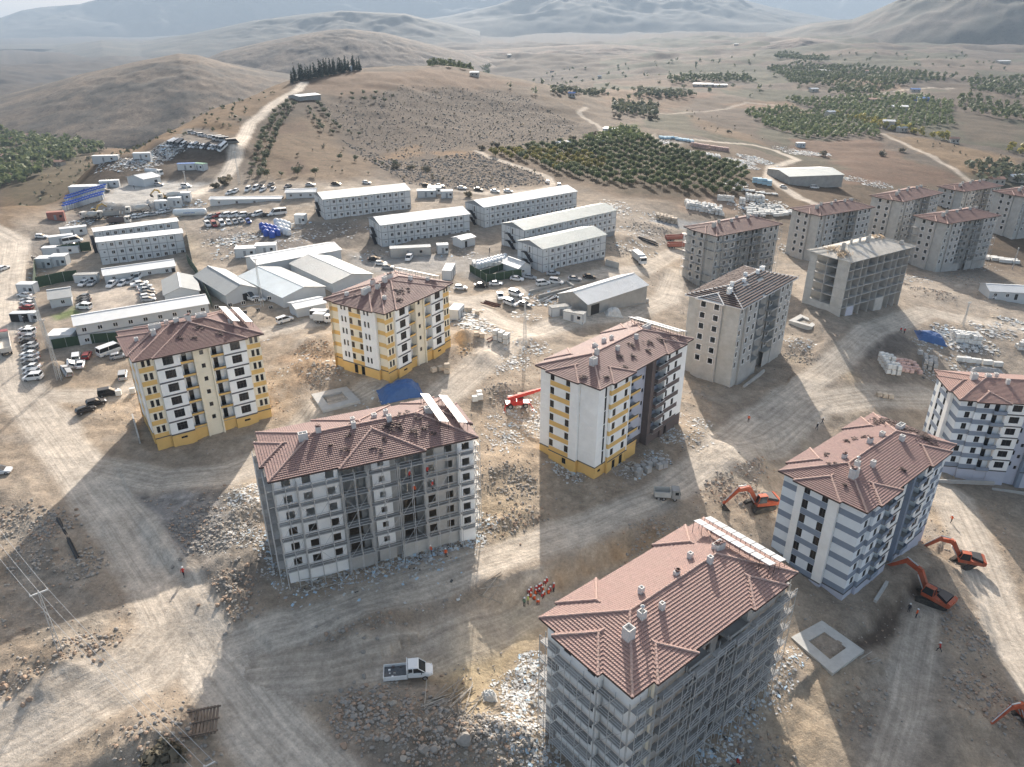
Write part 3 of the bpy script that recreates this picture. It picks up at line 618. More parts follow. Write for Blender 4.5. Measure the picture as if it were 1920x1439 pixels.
# storey specs ---------------------------------------------------------------
def S(m, wins=(), base=None, lower=None, split=1.0, bwins=()):
    """wins: (centre fraction, width, sill, height, nx, nz, surround, glass); lower: material of the spandrel below `split`"""
    def f(k, w, H_):
        out = []
        if isinstance(base, tuple) and base[0] == 'h': bm = base[1]
        else: bm = base or m
        def mk(ws): return [(w*c-ww/2, w*c+ww/2, si, si+hh, nx, nz, su, gl) for c, ww, si, hh, nx, nz, su, gl in ws]
        if k == 99: return out
        if H_ != Block.FH:
            return [(0, H_, bm, [(a, b, H_+c, H_+d, nx, nz, su, gl) for a, b, c, d, nx, nz, su, gl in mk(bwins)] if w < 9 or not bwins else [])]
        if lower is None: return [(0, H_, m, mk(wins) if w != 9 else [])]
        return [(0, split, lower, []), (split, H_, m, mk(wins) if w != 9 else [])]
    return f
# roofs ----------------------------------------------------------------------
def mesh_np(name, V, F, mats, parent=None, loc=(0,0,0), rz=0.0, mi=None, smooth=False):
    V = np.asarray(V, np.float32); F = np.asarray(F, np.int32); k = F.shape[1]
    me = bpy.data.meshes.new(name or 'mesh'); me.vertices.add(len(V)); me.vertices.foreach_set('co', V.ravel()); me.loops.add(F.size); me.loops.foreach_set('vertex_index', F.ravel())
    me.polygons.add(len(F)); me.polygons.foreach_set('loop_start', np.arange(0, F.size, k)); me.polygons.foreach_set('loop_total', np.full(len(F), k, np.int32))
    for m in (mats if isinstance(mats, (list, tuple)) else [mats]): me.materials.append(m)
    if mi is not None: me.polygons.foreach_set('material_index', np.asarray(mi, np.int32))
    me.polygons.foreach_set('use_smooth', np.full(len(F), smooth, bool))
    me.update(); me.validate()
    if name is None: return me
    return put(name, me, parent, loc, rz)
class TileMesh:
    def __init__(s, wavy=True, c=.42, w=.34): s.V = []; s.F = []; s.n = 0; s.wavy = wavy; s.c = c; s.w = w
    def add(s, V, F): s.V.append(V); s.F.append(F+s.n); s.n += len(V)
    def plane(s, org, e, up, poly):
        """rows of tiles on the convex polygon poly [(along eave, up slope)]"""
        org = np.array(org, float); e = np.array(e, float); up = np.array(up, float); nrm = np.cross(e, up); nrm /= np.linalg.norm(nrm)
        if nrm[2] < 0: nrm = -nrm
        P = np.array(poly, float); smax = P[:, 1].max(); s0 = P[:, 1].min(); i = 0
        while s0+i*s.c < smax-.02:
            a = s0+i*s.c; b = min(a+s.c, smax); mid = (a+b)/2; xs = []
            for j in range(len(P)):
                p, q = P[j], P[(j+1) % len(P)]
                if (p[1]-mid)*(q[1]-mid) < 0: xs.append(p[0]+(q[0]-p[0])*(mid-p[1])/(q[1]-p[1]))
            i += 1
            if len(xs) < 2: continue
            x0, x1 = min(xs), max(xs)
            if x1-x0 < .05: continue
            if s.wavy:
                k0 = math.floor(x0/s.w*2); k1 = math.ceil(x1/s.w*2); kk = np.arange(k0, k1+1); t = np.clip(kk*s.w/2, x0, x1); amp = np.where(kk % 2 == 0, 0.0, .026)
            else: t = np.linspace(x0, x1, 2+int((x1-x0)/4)); amp = np.zeros(len(t))
            n = len(t); jit = (RNG.random(n)-.5)*.02
            lo = org+np.outer(t, e)+(up*a)[None]+np.outer(amp+.12+jit, nrm); hi = org+np.outer(t, e)+(up*(b+.02))[None]+np.outer(amp+.005, nrm)
            bt = org+np.outer(t, e)+(up*(a+.01))[None]+np.outer(np.full(n, -.03), nrm)
            V = np.concatenate([lo, hi, bt]); q = np.arange(n-1)
            F = np.concatenate([np.stack([q, q+1, n+q+1, n+q], 1), np.stack([2*n+q, 2*n+q+1, q+1, q], 1)]); s.add(V, F)
    def build(s, name, m, parent): o = mesh_np(name, np.concatenate(s.V), np.concatenate(s.F), m, parent); o['kind'] = 'stuff'; return o
def ridge_caps(lines, parent, m, r=.17, step=.46):
    b = MB()
    for p, q in lines:
        p = Vector(p); q = Vector(q); d = q-p; L = d.length
        if L < .3: continue
        d.normalize(); side = d.cross(Vector((0,0,1))).normalized(); up = side.cross(d); n = max(1, int(L/step))
        for i in range(n):
            a = p+d*(L*i/n); c = p+d*(L*(i+1.12)/n); j = random.uniform(-.03, .03); ra, rb = r*1.12, r*.92
            vs = []
            for (o, rr) in ((a, ra), (c, rb)):
                for an in (0, 60, 120, 180): vs.append(o+side*(rr*math.cos(math.radians(an))+j)+up*(rr*math.sin(math.radians(an))*.9+.05))
            b.faces(vs, [(0,1,5,4),(1,2,6,5),(2,3,7,6),(3,2,1,0)])
    o = b.build('ridge_cap', m, parent, fix=False); o['kind'] = 'stuff'; return o
def hip_roof(blk, slope=.285, bays=(), wavy=True, tm=None, capm=None, fascia=None, z0=0.05, tiles=True, deckm=None):
    """main hipped roof on the whole rectangle plus low hipped bays; bays: (side, x0, x1, p) in side coordinates from the wall corner"""
    L, W, h = blk.L, blk.W, blk.h+z0; R = blk.root; hw = W/2; tm = tm or TILE; rise = hw*slope
    sl = math.hypot(1, slope); kx = lambda v: (v[0]/sl, v[1]/sl, slope/sl)
    A = (0,0,h); B = (L,0,h); C = (L,W,h); D = (0,W,h); r0 = (hw, hw, h+rise); r1 = (L-hw, hw, h+rise)
    deck = MB(); dn = .04
    lo = lambda p: (p[0], p[1], p[2]-dn)
    for f in ((A,B,r1,r0), (B,C,r1), (C,D,r0,r1), (D,A,r0)): deck.poly([lo(p) for p in f])
    caps = [(A, r0), (D, r0), (B, r1), (C, r1), (r0, r1)]
    roof = deck.build('roof', deckm or tm, R)
    T = TileMesh(wavy)
    SLP = hw*sl
    T.plane(A, (1,0,0), kx((0,1)), [(0,0),(L,0),(L-hw,SLP),(hw,SLP)])
    T.plane(C, (-1,0,0), kx((0,-1)), [(0,0),(L,0),(L-hw,SLP),(hw,SLP)])
    T.plane(D, (0,-1,0), kx((1,0)), [(0,0),(W,0),(hw,SLP)])
    T.plane(B, (0,1,0), kx((-1,0)), [(0,0),(W,0),(hw,SLP)])
    fas = MB(); O = blk.O; ft = .16
    segs = {'front': [], 'left': [], 'right': [], 'back': []}
    for side, x0, x1, p in bays:
        (ox, oy), r, Ls = blk.sides[side]; c, n = math.cos(r), math.sin(r)
        def pt(X, out, z): return (ox+X*c+(out+O)*n, oy+X*n-(out+O)*c, z)   # out measured from the roof edge
        x0 -= .55; x1 += .55; w = x1-x0; hw2 = w/2; e = (c, n, 0); inn = (-n, c)
        rr = w/2*slope
        a0 = pt(x0, p, h); a1 = pt(x1, p, h); ap = pt(x0+hw2, p-hw2, h+rr); ap2 = pt(x0+hw2, -hw2, h+rr); b0 = pt(x0, 0, h); b1 = pt(x1, 0, h)
        deck2 = MB(); deck2.poly([lo(a0), lo(a1), lo(ap)]); deck2.poly([lo(a0), lo(ap), lo(ap2), lo(b0)]); deck2.poly([lo(a1), lo(b1), lo(ap2), lo(ap)])
        deck2.poly([(q[0], q[1], q[2]-.14) for q in (a0, b0, b1, a1)])
        deck2.build('bay_roof', deckm or tm, R)
        T.plane(a0, e, kx(inn), [(0,0),(w,0),(hw2, hw2*sl)])
        # narrow side slopes
        T.plane(a0, (inn[0], inn[1], 0), kx((c, n)), [(0,0),(p,0),(p+hw2, hw2*sl),(hw2, hw2*sl)])
        T.plane(a1, (inn[0], inn[1], 0), kx((-c, -n)), [(0,0),(p,0),(p+hw2, hw2*sl),(hw2, hw2*sl)])
        caps += [(a0, ap), (a1, ap), (ap, ap2)]
        segs[side].append((x0, x1, p))
    # eaves board, one per straight run
    for side, ((ox, oy), r, Ls) in blk.sides.items():
        cur = -O; runs = []
        for x0, x1, p in sorted(segs[side]):
            runs.append((cur, x0, 0.0)); runs.append((x0, x1, p)); cur = x1
        runs.append((cur, Ls+O, 0.0))
        for x0, x1, p in runs:
            if x1-x0 < .05: continue
            blk.put('fascia', boxmesh((0,-.06,-.20), (x1-x0, .0, .03), fascia or FASCIA, 'fascia'), side, x0, O+p, h)
            if p: 
                for X in (x0, x1-.06): blk.put('fascia', boxmesh((0,-p,-.20), (.06, 0, .03), fascia or FASCIA, 'fascia'), side, X, O, h)
    # soffit
    so = MB(); so.poly([(0.02,0.02,h-.17),(L-.02,.02,h-.17),(L-.02,W-.02,h-.17),(.02,W-.02,h-.17)]); so.build('soffit', CONC3, R, fix=False)
    if tiles: T.build('roof_tiles', tm, R)
    ridge_caps([(Vector(a)+Vector((0,0,.05)), Vector(b)+Vector((0,0,.05))) for a, b in caps], R, capm or CAP)
    blk.roof_z = lambda x, y: h+slope*max(0, min(x, L-x, y, W-y, hw))
def chimney(blk, x, y, w, d, hgt, kind=0, m=None, cap=None):
    w *= .88; d *= .88; hgt *= .9; z = blk.roof_z(x, y); b = MB(); z0 = z-.6; top = z+hgt
    t = .14
    b.box((-w/2,-d/2,0), (-w/2+t,d/2,top-z0)); b.box((w/2-t,-d/2,0), (w/2,d/2,top-z0)); b.box((-w/2+t,-d/2,0), (w/2-t,-d/2+t,top-z0)); b.box((-w/2+t,d/2-t,0), (w/2-t,d/2,top-z0))
    if w > 1.2: b.box((-.06,-d/2+t,0), (.06,d/2-t,top-z0-.05))
    b.poly([(-w/2+t,-d/2+t,top-z0-.5),(w/2-t,-d/2+t,top-z0-.5),(w/2-t,d/2-t,top-z0-.5),(-w/2+t,d/2-t,top-z0-.5)])
    c = b.build('chimney', m or CHIM, blk.root, (x, y, z0))
    f = MB(); f.box((-w/2-.07,-d/2-.07,.35), (w/2+.07,d/2+.07,.62)); f.build('flashing', CAP, c)
    if kind == 1:
        p = MB(); p.bar((0,0,top-z0-.5), (0,0,top-z0+.7), .12, 8); p.bar((0,0,top-z0+.75), (0,0,top-z0+.95), .3, 8, r2=.05); p.build('flue_pipe', GALV, c)
    if kind == 2:
        p = MB()
        for i in range(10): 
            a = random.uniform(-w/2, w/2-.3); bb = random.uniform(-d/2, d/2-.3); zz = random.choice((0, .12, .24)); p.box((a, bb, top-z0+.01+zz), (a+.42, bb+.32, top-z0+.11+zz))
        p.build('stacked_tiles', TILE, c)
    return c
def tile_litter(blk, spots, label):
    """small heaps of loose tiles left on the roof: each heap is a thing of its own"""
    for (x, y, n, r) in spots:
        b = MB(); z = blk.roof_z(x, y)
        for i in range(n):
            dx, dy = random.gauss(0, r), random.gauss(0, r); zz = blk.roof_z(x+dx, y+dy)-z+.13+random.uniform(0, .22); a = random.uniform(0, 3.1); c, s_ = math.cos(a)*.22, math.sin(a)*.22
            b.hexa([(dx-c+s_*.6,dy-s_-c*.6,zz),(dx+c+s_*.6,dy+s_-c*.6,zz),(dx+c-s_*.6,dy+s_+c*.6,zz+.05),(dx-c-s_*.6,dy-s_+c*.6,zz+.05),
                    (dx-c+s_*.6,dy-s_-c*.6,zz+.07),(dx+c+s_*.6,dy+s_-c*.6,zz+.07),(dx+c-s_*.6,dy+s_+c*.6,zz+.12),(dx-c-s_*.6,dy-s_+c*.6,zz+.12)])
        w = blk.world @ Vector((x, y, z)); tag(b.build('tile_heap', TILESTK, None, w, blk.root.rotation_euler[2], fix=False), label, 'roof tiles', 'loose tile heaps on the roofs')
def collectors(blk, xs, y0, y1, n, label, tilt=.30, back=False):
    """rows of glare-white collector panels on thin legs standing across the roof end"""
    for i_, x in enumerate(xs):
        w = blk.world @ Vector((x, 0, 0)); r = thing('solar_collector_rack', label+('' if len(xs) == 1 else (', inner one', ', outer one')[i_]), 'solar panels', (w.x, w.y, w.z), blk.root.rotation_euler[2], 'collector racks on the roofs')
        zt = blk.roof_z(x, blk.W/2)+1.25; pl = (y1-y0)/n
        for i in range(n):
            p = MB(); ya = y0+i*pl+.07; yb = ya+pl-.14
            p.hexa([(-.75,ya,zt+.20),(.75,ya,zt-.20),(.75,yb,zt-.20),(-.75,yb,zt+.20),(-.75,ya,zt+.28),(.75,ya,zt-.12),(.75,yb,zt-.12),(-.75,yb,zt+.28)]); p.build('panel', COLLECT, r)
        for i in range(n+1):
            y = min(max(y0+i*pl, y0+.1), y1-.1)
            for xx, zz in ((-.7, zt+.18), (.7, zt-.20)):
                l = MB(); l.bar((xx,y,blk.roof_z(min(max(x+xx, 0), blk.L), y)-.1), (xx,y,zz), .04); l.build('leg', DARKM, r)
        l = MB(); l.bar((-.6,y0,zt+.12), (-.6,y1,zt+.12), .05); l.build('rail', DARKM, r)
def layout(blk, side, items, seen=True):
    """items from left to right as seen from outside: (width, offset, spec, loggia or None)"""
    X = 0.0; prev = (0.0, items[0][2]); total = sum(i[0] for i in items); k = blk.sides[side][2]/total
    marks = []
    for it in items:
        w, p, spec = it[0]*k, it[1], it[2]; lg = it[3] if len(it) > 3 else None
        blk.segment(side, X, X+w, p, spec, seen)
        if p > prev[0]+.01: blk.returns(side, X, prev[0], p, spec, True)
        elif p < prev[0]-.01: blk.returns(side, X, p, prev[0], prev[1], False)
        if lg:
            fr, pr, rm, rh = lg['front'], lg.get('proj', 0), lg['rail'], lg.get('h', 1.0)
            nb = blk.n if lg.get('base', True) else blk.n
            for st in range(blk.n):
                z = blk.storey_z(st); blk.slab(side, X, X+w, p, fr+pr, z-.09, .18, lg.get('slab', CONC3))
                if lg.get('railing', True) and random.random() < lg.get('prob', 1):
                    blk.rail(side, X, X+w, fr+pr, z+.09, rh, rm)
                    if pr > .05:
                        for xx in (X, X+w-.1): blk.rail_side(side, xx, fr, fr+pr-.1, z+.09, rh, lg.get('rail2', rm))
                    if lg.get('top'): blk.rail(side, X, X+w, fr+pr+.01, z+.09+rh, .10, lg['top'], .12, 'handrail')
            zt = blk.storey_z(blk.n-1)-.09
            blk.panel(side, X, fr, -3, w, zt+3, lg.get('basem', rm), lg.get('bholes', ()))
        prev = (p, spec); marks.append((X, X+w, p)); X += w
    if prev[0] > .01: blk.returns(side, X, 0, prev[0], prev[1], False)
    return marks
def V1(c, w=1.0, sill=1.0, h=1.45, nx=2, nz=1, su=False, gl=True): return (c, w, sill, h, nx, nz, su, gl)
def dark_back(m): return S(m, [(.32, .95, .12, 2.15, 1, 1, False, True), (.74, 1.1, .95, 1.3, 2, 1, False, True)])
Lp, Wp, Lq, Wq = 32.53, 15.65, 24.92, 18.17
PW = lambda dx, dy, dz, yaw: None
BL = {}
def pos(x, y, z): return (x, y, z+CAMZ)
# ---- yellow and white block with brown far half (middle of the site)
def block_A():
    b = Block('apartment_block', 'finished block painted yellow and white with a brown far half, middle of the site', pos(15.95,119.32,-60.03), .822, 19.9, Lp, Wp, 6)
    w2 = [V1(.2, 1.0, 1.1, 1.5), V1(.8, 1.0, 1.1, 1.5)]
    m = layout(b, 'front', [
        (2.9, 0, S(WHITE, [(.80, .62, .06, 2.78, 1, 2, False, True)], base=YELLOW, bwins=[(.5,.9,-1.5,.6,2,1,False,True)])),
        (.5, 0, S(WHITE, base=YELLOW)), (6.0, .5, S(WHITE, w2, base=YELLOW, lower=YELLOW, split=1.0, bwins=[(.35,1.0,-2.6,2.2,1,1,False,True),(.75,1.1,-2.7,2.4,1,1,False,True)])), (.35, .55, S(WHITE, base=YELLOW)),
        (4.0, -1.2, dark_back(LAV), dict(front=.1, rail=YELLOW, h=.55, top=DARKM, basem=YELLOW)),
        (3.6, -1.2, S(LAV, [(.8, .6, 1.1, .9, 1, 1, False, True)], base=BROWN)), (1.3, .3, S(BROWN, base=BROWN)),
        (3.5, -1.0, dark_back(LAV), dict(front=.2, proj=.75, rail=BROWN, h=.9, top=GALV, basem=BROWN)), (.35, .55, S(WHITE, base=BROWN)),
        (5.6, .5, S(WHITE, [V1(.12, .8, 1.1, 1.5), V1(.62, 1.0, 1.1, 1.5)], base=BROWN, lower=BROWN, split=1.05, bwins=[(.3,1.0,-2.6,2.2,1,1,False,True)])), (2.8, 0, S(WHITE, [(.2, .5, .06, 2.78, 1, 2, False, True)], base=BROWN))])
    l = layout(b, 'left', [(3.0, 0, S(WHITE, base=YELLOW)), (4.9, .7, S(WHITE, [V1(.11, 1.0, 1.1, 1.5), V1(.89, 1.0, 1.1, 1.5)], base=YELLOW, lower=YELLOW, split=1.05, bwins=[(.8,1.0,-1.7,1.3,2,1,False,True)])),
        (1.9, .7, S(WHITE, base=YELLOW)), (4.25, 0, S(WHITE, base=YELLOW))])
    for sd in ('back', 'right'): layout(b, sd, [(3, 0, S(WHITE, base=YELLOW)), (6, .5, S(WHITE, lower=YELLOW, base=YELLOW)), (3, 0, S(WHITE, base=YELLOW))], False)
    z = b.storey_z(5)-.12
    for (x0, x1, p) in m: 
        if p >= 0: b.course('front', x0, x1, p, z)
    for (x0, x1, p) in l: b.course('left', x0, x1, p, z)
    hip_roof(b, bays=[('front', 3.3, 9.5, .5), ('front', 21.7, 27.9, .5), ('left', 3.0, 9.8, .7), ('back', 3.3, 9.5, .5), ('back', 21.7, 27.9, .5)])
    for c in [(5.2,5.6,1.5,1.2,1.7,0),(8.3,7.2,.8,.8,1.4,1),(13.5,6.0,.75,.75,1.1,0),(20.5,6.4,.75,.75,1.2,0),(12,10.5,.8,.8,1.0,0),(15,10.4,.8,.8,1.2,0),(17.3,10.2,.7,.7,1.1,0),(27,8.2,2.4,1.0,1.1,0)]: chimney(b, *c)
    collectors(b, (29.2, 31.6), 1.5, 14.0, 7, 'collector rack at the far roof end of the yellow and brown block')
    tile_litter(b, [(1.2,5.0,12,.3),(4.0,1.6,10,.25),(12.0,4.2,14,.35),(14.5,3.0,12,.3),(17.5,5.5,14,.4),(22,4,14,.4),(19,2.6,8,.25),(25,3,16,.4),(10,1.5,8,.3)], 'small heap of loose tiles on the roof of the yellow and brown block')
    BL['A'] = b
block_A()
# ---- two yellow and cream blocks
def block_Y(key, label, ps, yaw, h, nst, basem):
    b = Block('apartment_block', label, ps, yaw, h, Lq, Wq, nst)
    two = [V1(.35, .62, 1.15, 1.45, 1), V1(.72, .62, 1.15, 1.45, 1)]
    big = S(WHITE, [(.52, 1.95, .75, 1.75, 3, 2, False, True)], base=basem, bwins=[(.5, 1.2, -1.2, .45, 2, 1, False, True)])
    lg = dict(front=.0, rail=YELLOW, h=.45, top=DARKM, basem=basem)
    door = S(WHITE, [(.4, .9, .12, 2.2, 1, 1, False, True)])
    m = layout(b, 'front', [(2.7, 0, S(CREAM, two, lower=YELLOW, split=1.0, base=basem)), (.3, 0, S(CREAM, base=basem)), (4.5, .5, big), (2.5, -1.1, door, lg), (.3, .5, S(CREAM, base=CREAM)),
        (2.7, .1, S(CREAM, [(.5, .75, 1.2, .95, 1, 1, False, True)], base=CREAM)), (.3, .5, S(CREAM, base=CREAM)), (2.5, -1.1, door, lg), (4.5, .5, big), (.3, 0, S(CREAM, base=basem)), (2.7, 0, S(CREAM, two, lower=YELLOW, split=1.0, base=basem))])
    tw = [V1(.35, .55, 1.15, 1.4, 1), V1(.66, .55, 1.15, 1.4, 1)]
    l = layout(b, 'left', [(2.6, -.6, S(CREAM, lower=YELLOW, split=1.0, base=basem)), (3.3, 0, S(WHITE, tw, base=basem)), (3.6, 0, S(CREAM, [V1(.14, .95, 1.1, 1.45), V1(.86, .95, 1.1, 1.45)], lower=YELLOW, split=1.0, base=basem, bwins=[(.2,1.1,-2.4,2.2,1,1,False,True),(.8,1.1,-2.4,2.2,1,1,False,True)])),
        (3.3, 0, S(WHITE, tw, base=basem)), (1.0, 0, S(WHITE, base=basem)), (2.8, -.6, S(CREAM, lower=YELLOW, split=1.0, base=basem))])
    for sd in ('back', 'right'): layout(b, sd, [(3, 0, S(CREAM, base=basem)), (6, .4, S(WHITE, lower=YELLOW, base=basem)), (3, 0, S(CREAM, base=basem))], False)
    z = b.storey_z(nst-1)-.12
    for st in range(nst):
        for (x0, x1, p) in (m[2], m[8]): b.course('front', x0, x1, p, b.storey_z(st)-.1, .30)
    for (x0, x1, p) in (m[0], m[1], m[9], m[10]): b.course('front', x0, x1, p, z)
    for (x0, x1, p) in l: b.course('left', x0, x1, p, z)
    hip_roof(b, slope=.285, tm=TILED, bays=[('front', 3.1, 20.2, .5), ('left', 2.9, 13.6, .5), ('back', 3.1, 20.2, .5)])
    return b
b = block_Y('Y1', 'yellow and cream block with glare-white collectors on its roof, beside the car park', pos(-71.75,126.99,-58.04), .599, 19.4, 6, YELLOW)
for c in [(2.4,8.5,.8,.8,1.0,0),(5.6,7.6,1.0,1.0,1.4,0),(6.4,10.2,2.6,1.1,1.4,0),(10.5,9.6,1.1,.9,1.3,0),(12.8,9.0,.9,.9,1.5,2),(15.5,10.2,2.4,1.1,1.3,0),(20.2,6.2,.9,.9,1.0,0),(13,12,1,1,1.2,2),(9,12.6,.9,.9,1,0)]: chimney(b, *c)
collectors(b, (20.9, 23.4), 4.0, 14.5, 6, 'glare-white collector row on the yellow block beside the car park')
tile_litter(b, [(9.5,4,8,.3),(12,3,10,.35),(13.5,6,14,.5),(17,2.5,10,.3),(10,9.5,12,.5),(14,11,14,.6)], 'small heap of loose tiles on the roof of the yellow block beside the car park'); BL['Y1'] = b
b = block_Y('Y2', 'yellow and cream block with long white window rows, between the camp and the blue tarp', pos(-27.46,149.05,-56.79), 1.009, 17.0, 5, YELLOW)
for c in [(5.0,9.5,2.6,1.1,1.6,0),(7.5,8.2,1.1,1.0,1.3,2),(10.8,9.0,1.1,1.0,1.5,0),(3.0,13.6,.9,.9,.9,0),(4.8,4.0,.8,.8,1.0,0),(9.5,11.5,1,1,1.3,2),(13.5,10.0,2.2,1.1,1.4,2),(17,6.5,.9,.9,1.0,0),(20.5,4.2,.8,.8,.9,0)]: chimney(b, *c)
collectors(b, (22.4,), 2.5, 15.5, 7, 'dark framed collector rack at the far end of the yellow block behind the blue tarp')
tile_litter(b, [(10.0,4.2,30,.6),(7.0,1.8,26,.5),(13,4,6,.2),(12,3,6,.2),(3,11,6,.3),(8,7,8,.4)], 'heap of loose tiles on the roof of the yellow block behind the blue tarp'); BL['Y2'] = b
# ---- blue-grey blocks
def block_blue(key, label, ps, yaw, h, basem):
    b = Block('apartment_block', label, ps, yaw, h, Lp, Wp, 6)
    st = lambda wins=(): S(LBLUE, wins, lower=BLUEG, split=1.15, base=basem)
    bigw = S(WHITE, [(.5, 2.0, .85, 1.6, 2, 1, False, True)], base=basem)
    one = [V1(.55, 1.1, 1.25, 1.5)]
    m = layout(b, 'front', [(3.2, 0, st([V1(.6, 1.05, 1.25, 1.5)])), (3.6, .5, st(one)), (2.6, -.2, S(LBLUE, [(.35, 1.0, .15, 2.3, 1, 1, False, True)], base=basem), dict(front=.5, proj=.55, rail=BLUEG, h=.8, basem=basem)),
        (4.0, .6, bigw), (2.9, -.5, S(LAV, [(.25, .65, 1.0, 1.15, 1, 1, False, True), (.72, .65, .2, .9, 1, 1, False, True)], base=LAV)), (.9, .5, S(BLUEG, base=BLUEG)),
        (3.0, -.5, S(LBLUE, [(.35, 1.0, .15, 2.3, 1, 1, False, True)], base=basem), dict(front=.5, proj=.55, rail=BLUEG, h=.8, basem=basem)), (3.8, .6, bigw), (3.6, .5, st(one)), (3.0, 0, st([V1(.5, 1.0, 1.25, 1.5)]))])
    l = layout(b, 'left', [(2.9, 0, st()), (1.3, .7, S(WHITE, base=basem)), (4.3, .7, S(LBLUE, [V1(.13, 1.05, 1.15, 1.75), V1(.87, 1.05, 1.15, 1.75)], lower=BLUEG, split=1.1, base=basem, bwins=[(.8,1.1,-1.6,1.4,2,1,False,True)])),
        (1.7, .7, S(WHITE, base=basem)), (3.85, 0, st())])
    for sd in ('back', 'right'): layout(b, sd, [(3, 0, st()), (6, .5, S(WHITE, base=basem)), (3, 0, st())], False)
    z = b.storey_z(5)-.12
    for (x0, x1, p) in m:
        if p > .55:
            for k in range(6): b.course('front', x0, x1, p, b.storey_z(k)-.1, .28)
        elif p >= 0: b.course('front', x0, x1, p, z)
    for (x0, x1, p) in l: b.course('left', x0, x1, p, z)
    return b
b = block_blue('D', 'finished blue-grey and white striped block beside the two orange excavators', pos(55.48,94.5,-69.1), .689, 18.6, LAV)
hip_roof(b, tm=TILE, bays=[('front', 3.2, 9.2, .6), ('front', 21.4, 28, .6), ('left', 2.9, 10.2, .7), ('back', 3.2, 9.2, .6), ('back', 21.4, 28, .6)])
for c in [(5.5,5.6,1.7,1.2,1.9,2),(8.4,6.6,.9,.9,1.3,1),(11.2,5.2,.8,.8,1.3,0),(9.5,9.4,.8,.8,.9,2),(17.5,9.0,.9,.9,1.2,2),(21.5,8.8,.9,.9,1.0,0),(23.2,6.0,.9,.9,1.2,0),(27.5,8.3,2.2,1.1,1.2,0)]: chimney(b, *c)
tile_litter(b, [(15.5,2.0,10,.3),(16.5,12.8,10,.35),(9.5,12.5,10,.4),(18,12,6,.3),(20,11,6,.3),(6,10,8,.3),(3,5.5,6,.2),(28.5,4,60,.9),(29.5,8,80,1.2),(28.5,12,60,1.0),(30.5,6,50,.8),(30.5,11,50,.8)], 'small heap of loose tiles on the roof of the block by the excavators')
BL['D'] = b
b = block_blue('E', 'blue-grey and white striped block cut off by the right edge of the picture', pos(98.67,144.39,-75.14), -.146, 20.4, LAV)
hip_roof(b, tm=TILEP, bays=[('front', 3.2, 9.2, .6), ('front', 21.4, 28, .6), ('left', 2.9, 10.2, .7), ('back', 3.2, 9.2, .6)])
for c in [(5.5,8.2,1.5,1.2,1.7,0),(8.6,8.6,1.3,1.1,1.0,0),(10.8,9.8,.9,.9,1.2,0),(11.8,6.2,.8,.8,1.3,0),(18,7,1,1,1.2,0)]: chimney(b, *c)
BL['E'] = b
# ---- scaffolded white blocks
def block_white(key, label, ps, yaw, h, kind):
    b = Block('apartment_block', label, ps, yaw, h, Lp, Wp, 6)
    W1 = lambda c: V1(c, 1.25, 1.0, 1.4, 1, 1, False, False)
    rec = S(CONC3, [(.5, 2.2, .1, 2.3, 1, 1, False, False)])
    if kind == 'B':
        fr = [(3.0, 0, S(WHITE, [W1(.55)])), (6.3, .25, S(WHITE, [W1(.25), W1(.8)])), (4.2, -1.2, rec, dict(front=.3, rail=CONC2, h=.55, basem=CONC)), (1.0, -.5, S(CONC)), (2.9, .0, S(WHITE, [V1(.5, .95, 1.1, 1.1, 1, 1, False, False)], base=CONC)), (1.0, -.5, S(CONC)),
              (4.2, -1.2, rec, dict(front=.3, rail=CONC, h=.5, basem=CONC2)), (5.8, .25, S(BLOCKW, [W1(.22), W1(.75)], base=CONC2)), (2.8, .6, S(WHITE, [W1(.5)]))]
        lf = [(3.0, 0, S(WHITE)), (6.8, .7, S(WHITE, [W1(.25), W1(.75)])), (4.2, 0, S(WHITE))]
    else:
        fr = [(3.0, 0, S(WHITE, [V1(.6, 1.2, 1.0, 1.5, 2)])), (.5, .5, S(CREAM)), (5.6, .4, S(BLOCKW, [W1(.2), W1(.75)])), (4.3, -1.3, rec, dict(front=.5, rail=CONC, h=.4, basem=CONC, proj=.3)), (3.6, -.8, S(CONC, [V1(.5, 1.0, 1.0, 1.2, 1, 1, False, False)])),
              (4.3, -1.3, rec, dict(front=.5, rail=CONC, h=.4, basem=CONC, proj=.3)), (6.4, .4, S(BLOCKW, [W1(.25), W1(.8)])), (3.0, 0, S(CONC2, [W1(.5)]))]
        lf = [(3.0, 0, S(WHITE)), (6.8, .7, S(WHITE, [V1(.2, 1.3, 1.0, 1.5, 2), V1(.8, 1.3, 1.0, 1.5, 2)])), (4.2, 0, S(WHITE))]
    layout(b, 'front', fr); layout(b, 'left', lf)
    layout(b, 'right', [(4.2, 0, S(CONC2)), (6.8, .7, S(BLOCKW, [W1(.25), W1(.75)])), (3, 0, S(CONC2))], kind == 'B')
    layout(b, 'back', [(3, 0, S(WHITE)), (6, .5, S(WHITE)), (3, 0, S(WHITE))], False)
    return b
b = block_white('B', 'white block behind a full scaffold with two slanting glare-white collector rows on the roof', pos(-35.24,89.35,-59.96), .408, 19.6, 'B')
hip_roof(b, tm=TILE, bays=[('front', 9.9, 22.3, .6), ('left', 3.0, 9.8, .7), ('right', 4.2, 11, .7), ('back', 9.9, 22.3, .6), ('back', 2, 7, .5)])
for c in [(6.4,7.0,1.6,1.0,1.5,0),(8.9,8.0,.9,.9,1.1,2),(14.3,7.3,.75,.75,1.2,0),(14.6,9.6,.75,.75,1.1,0),(18.2,10.0,.9,.9,.9,0),(20.2,10.2,.75,.75,1.2,0),(20,7.2,.8,.8,1.3,0),(26.9,8.2,1.5,1.1,1.3,0)]: chimney(b, *c)
collectors(b, (27.8, 31.0), 2.6, 13.2, 6, 'glare-white collector row on the roof of the scaffolded block')
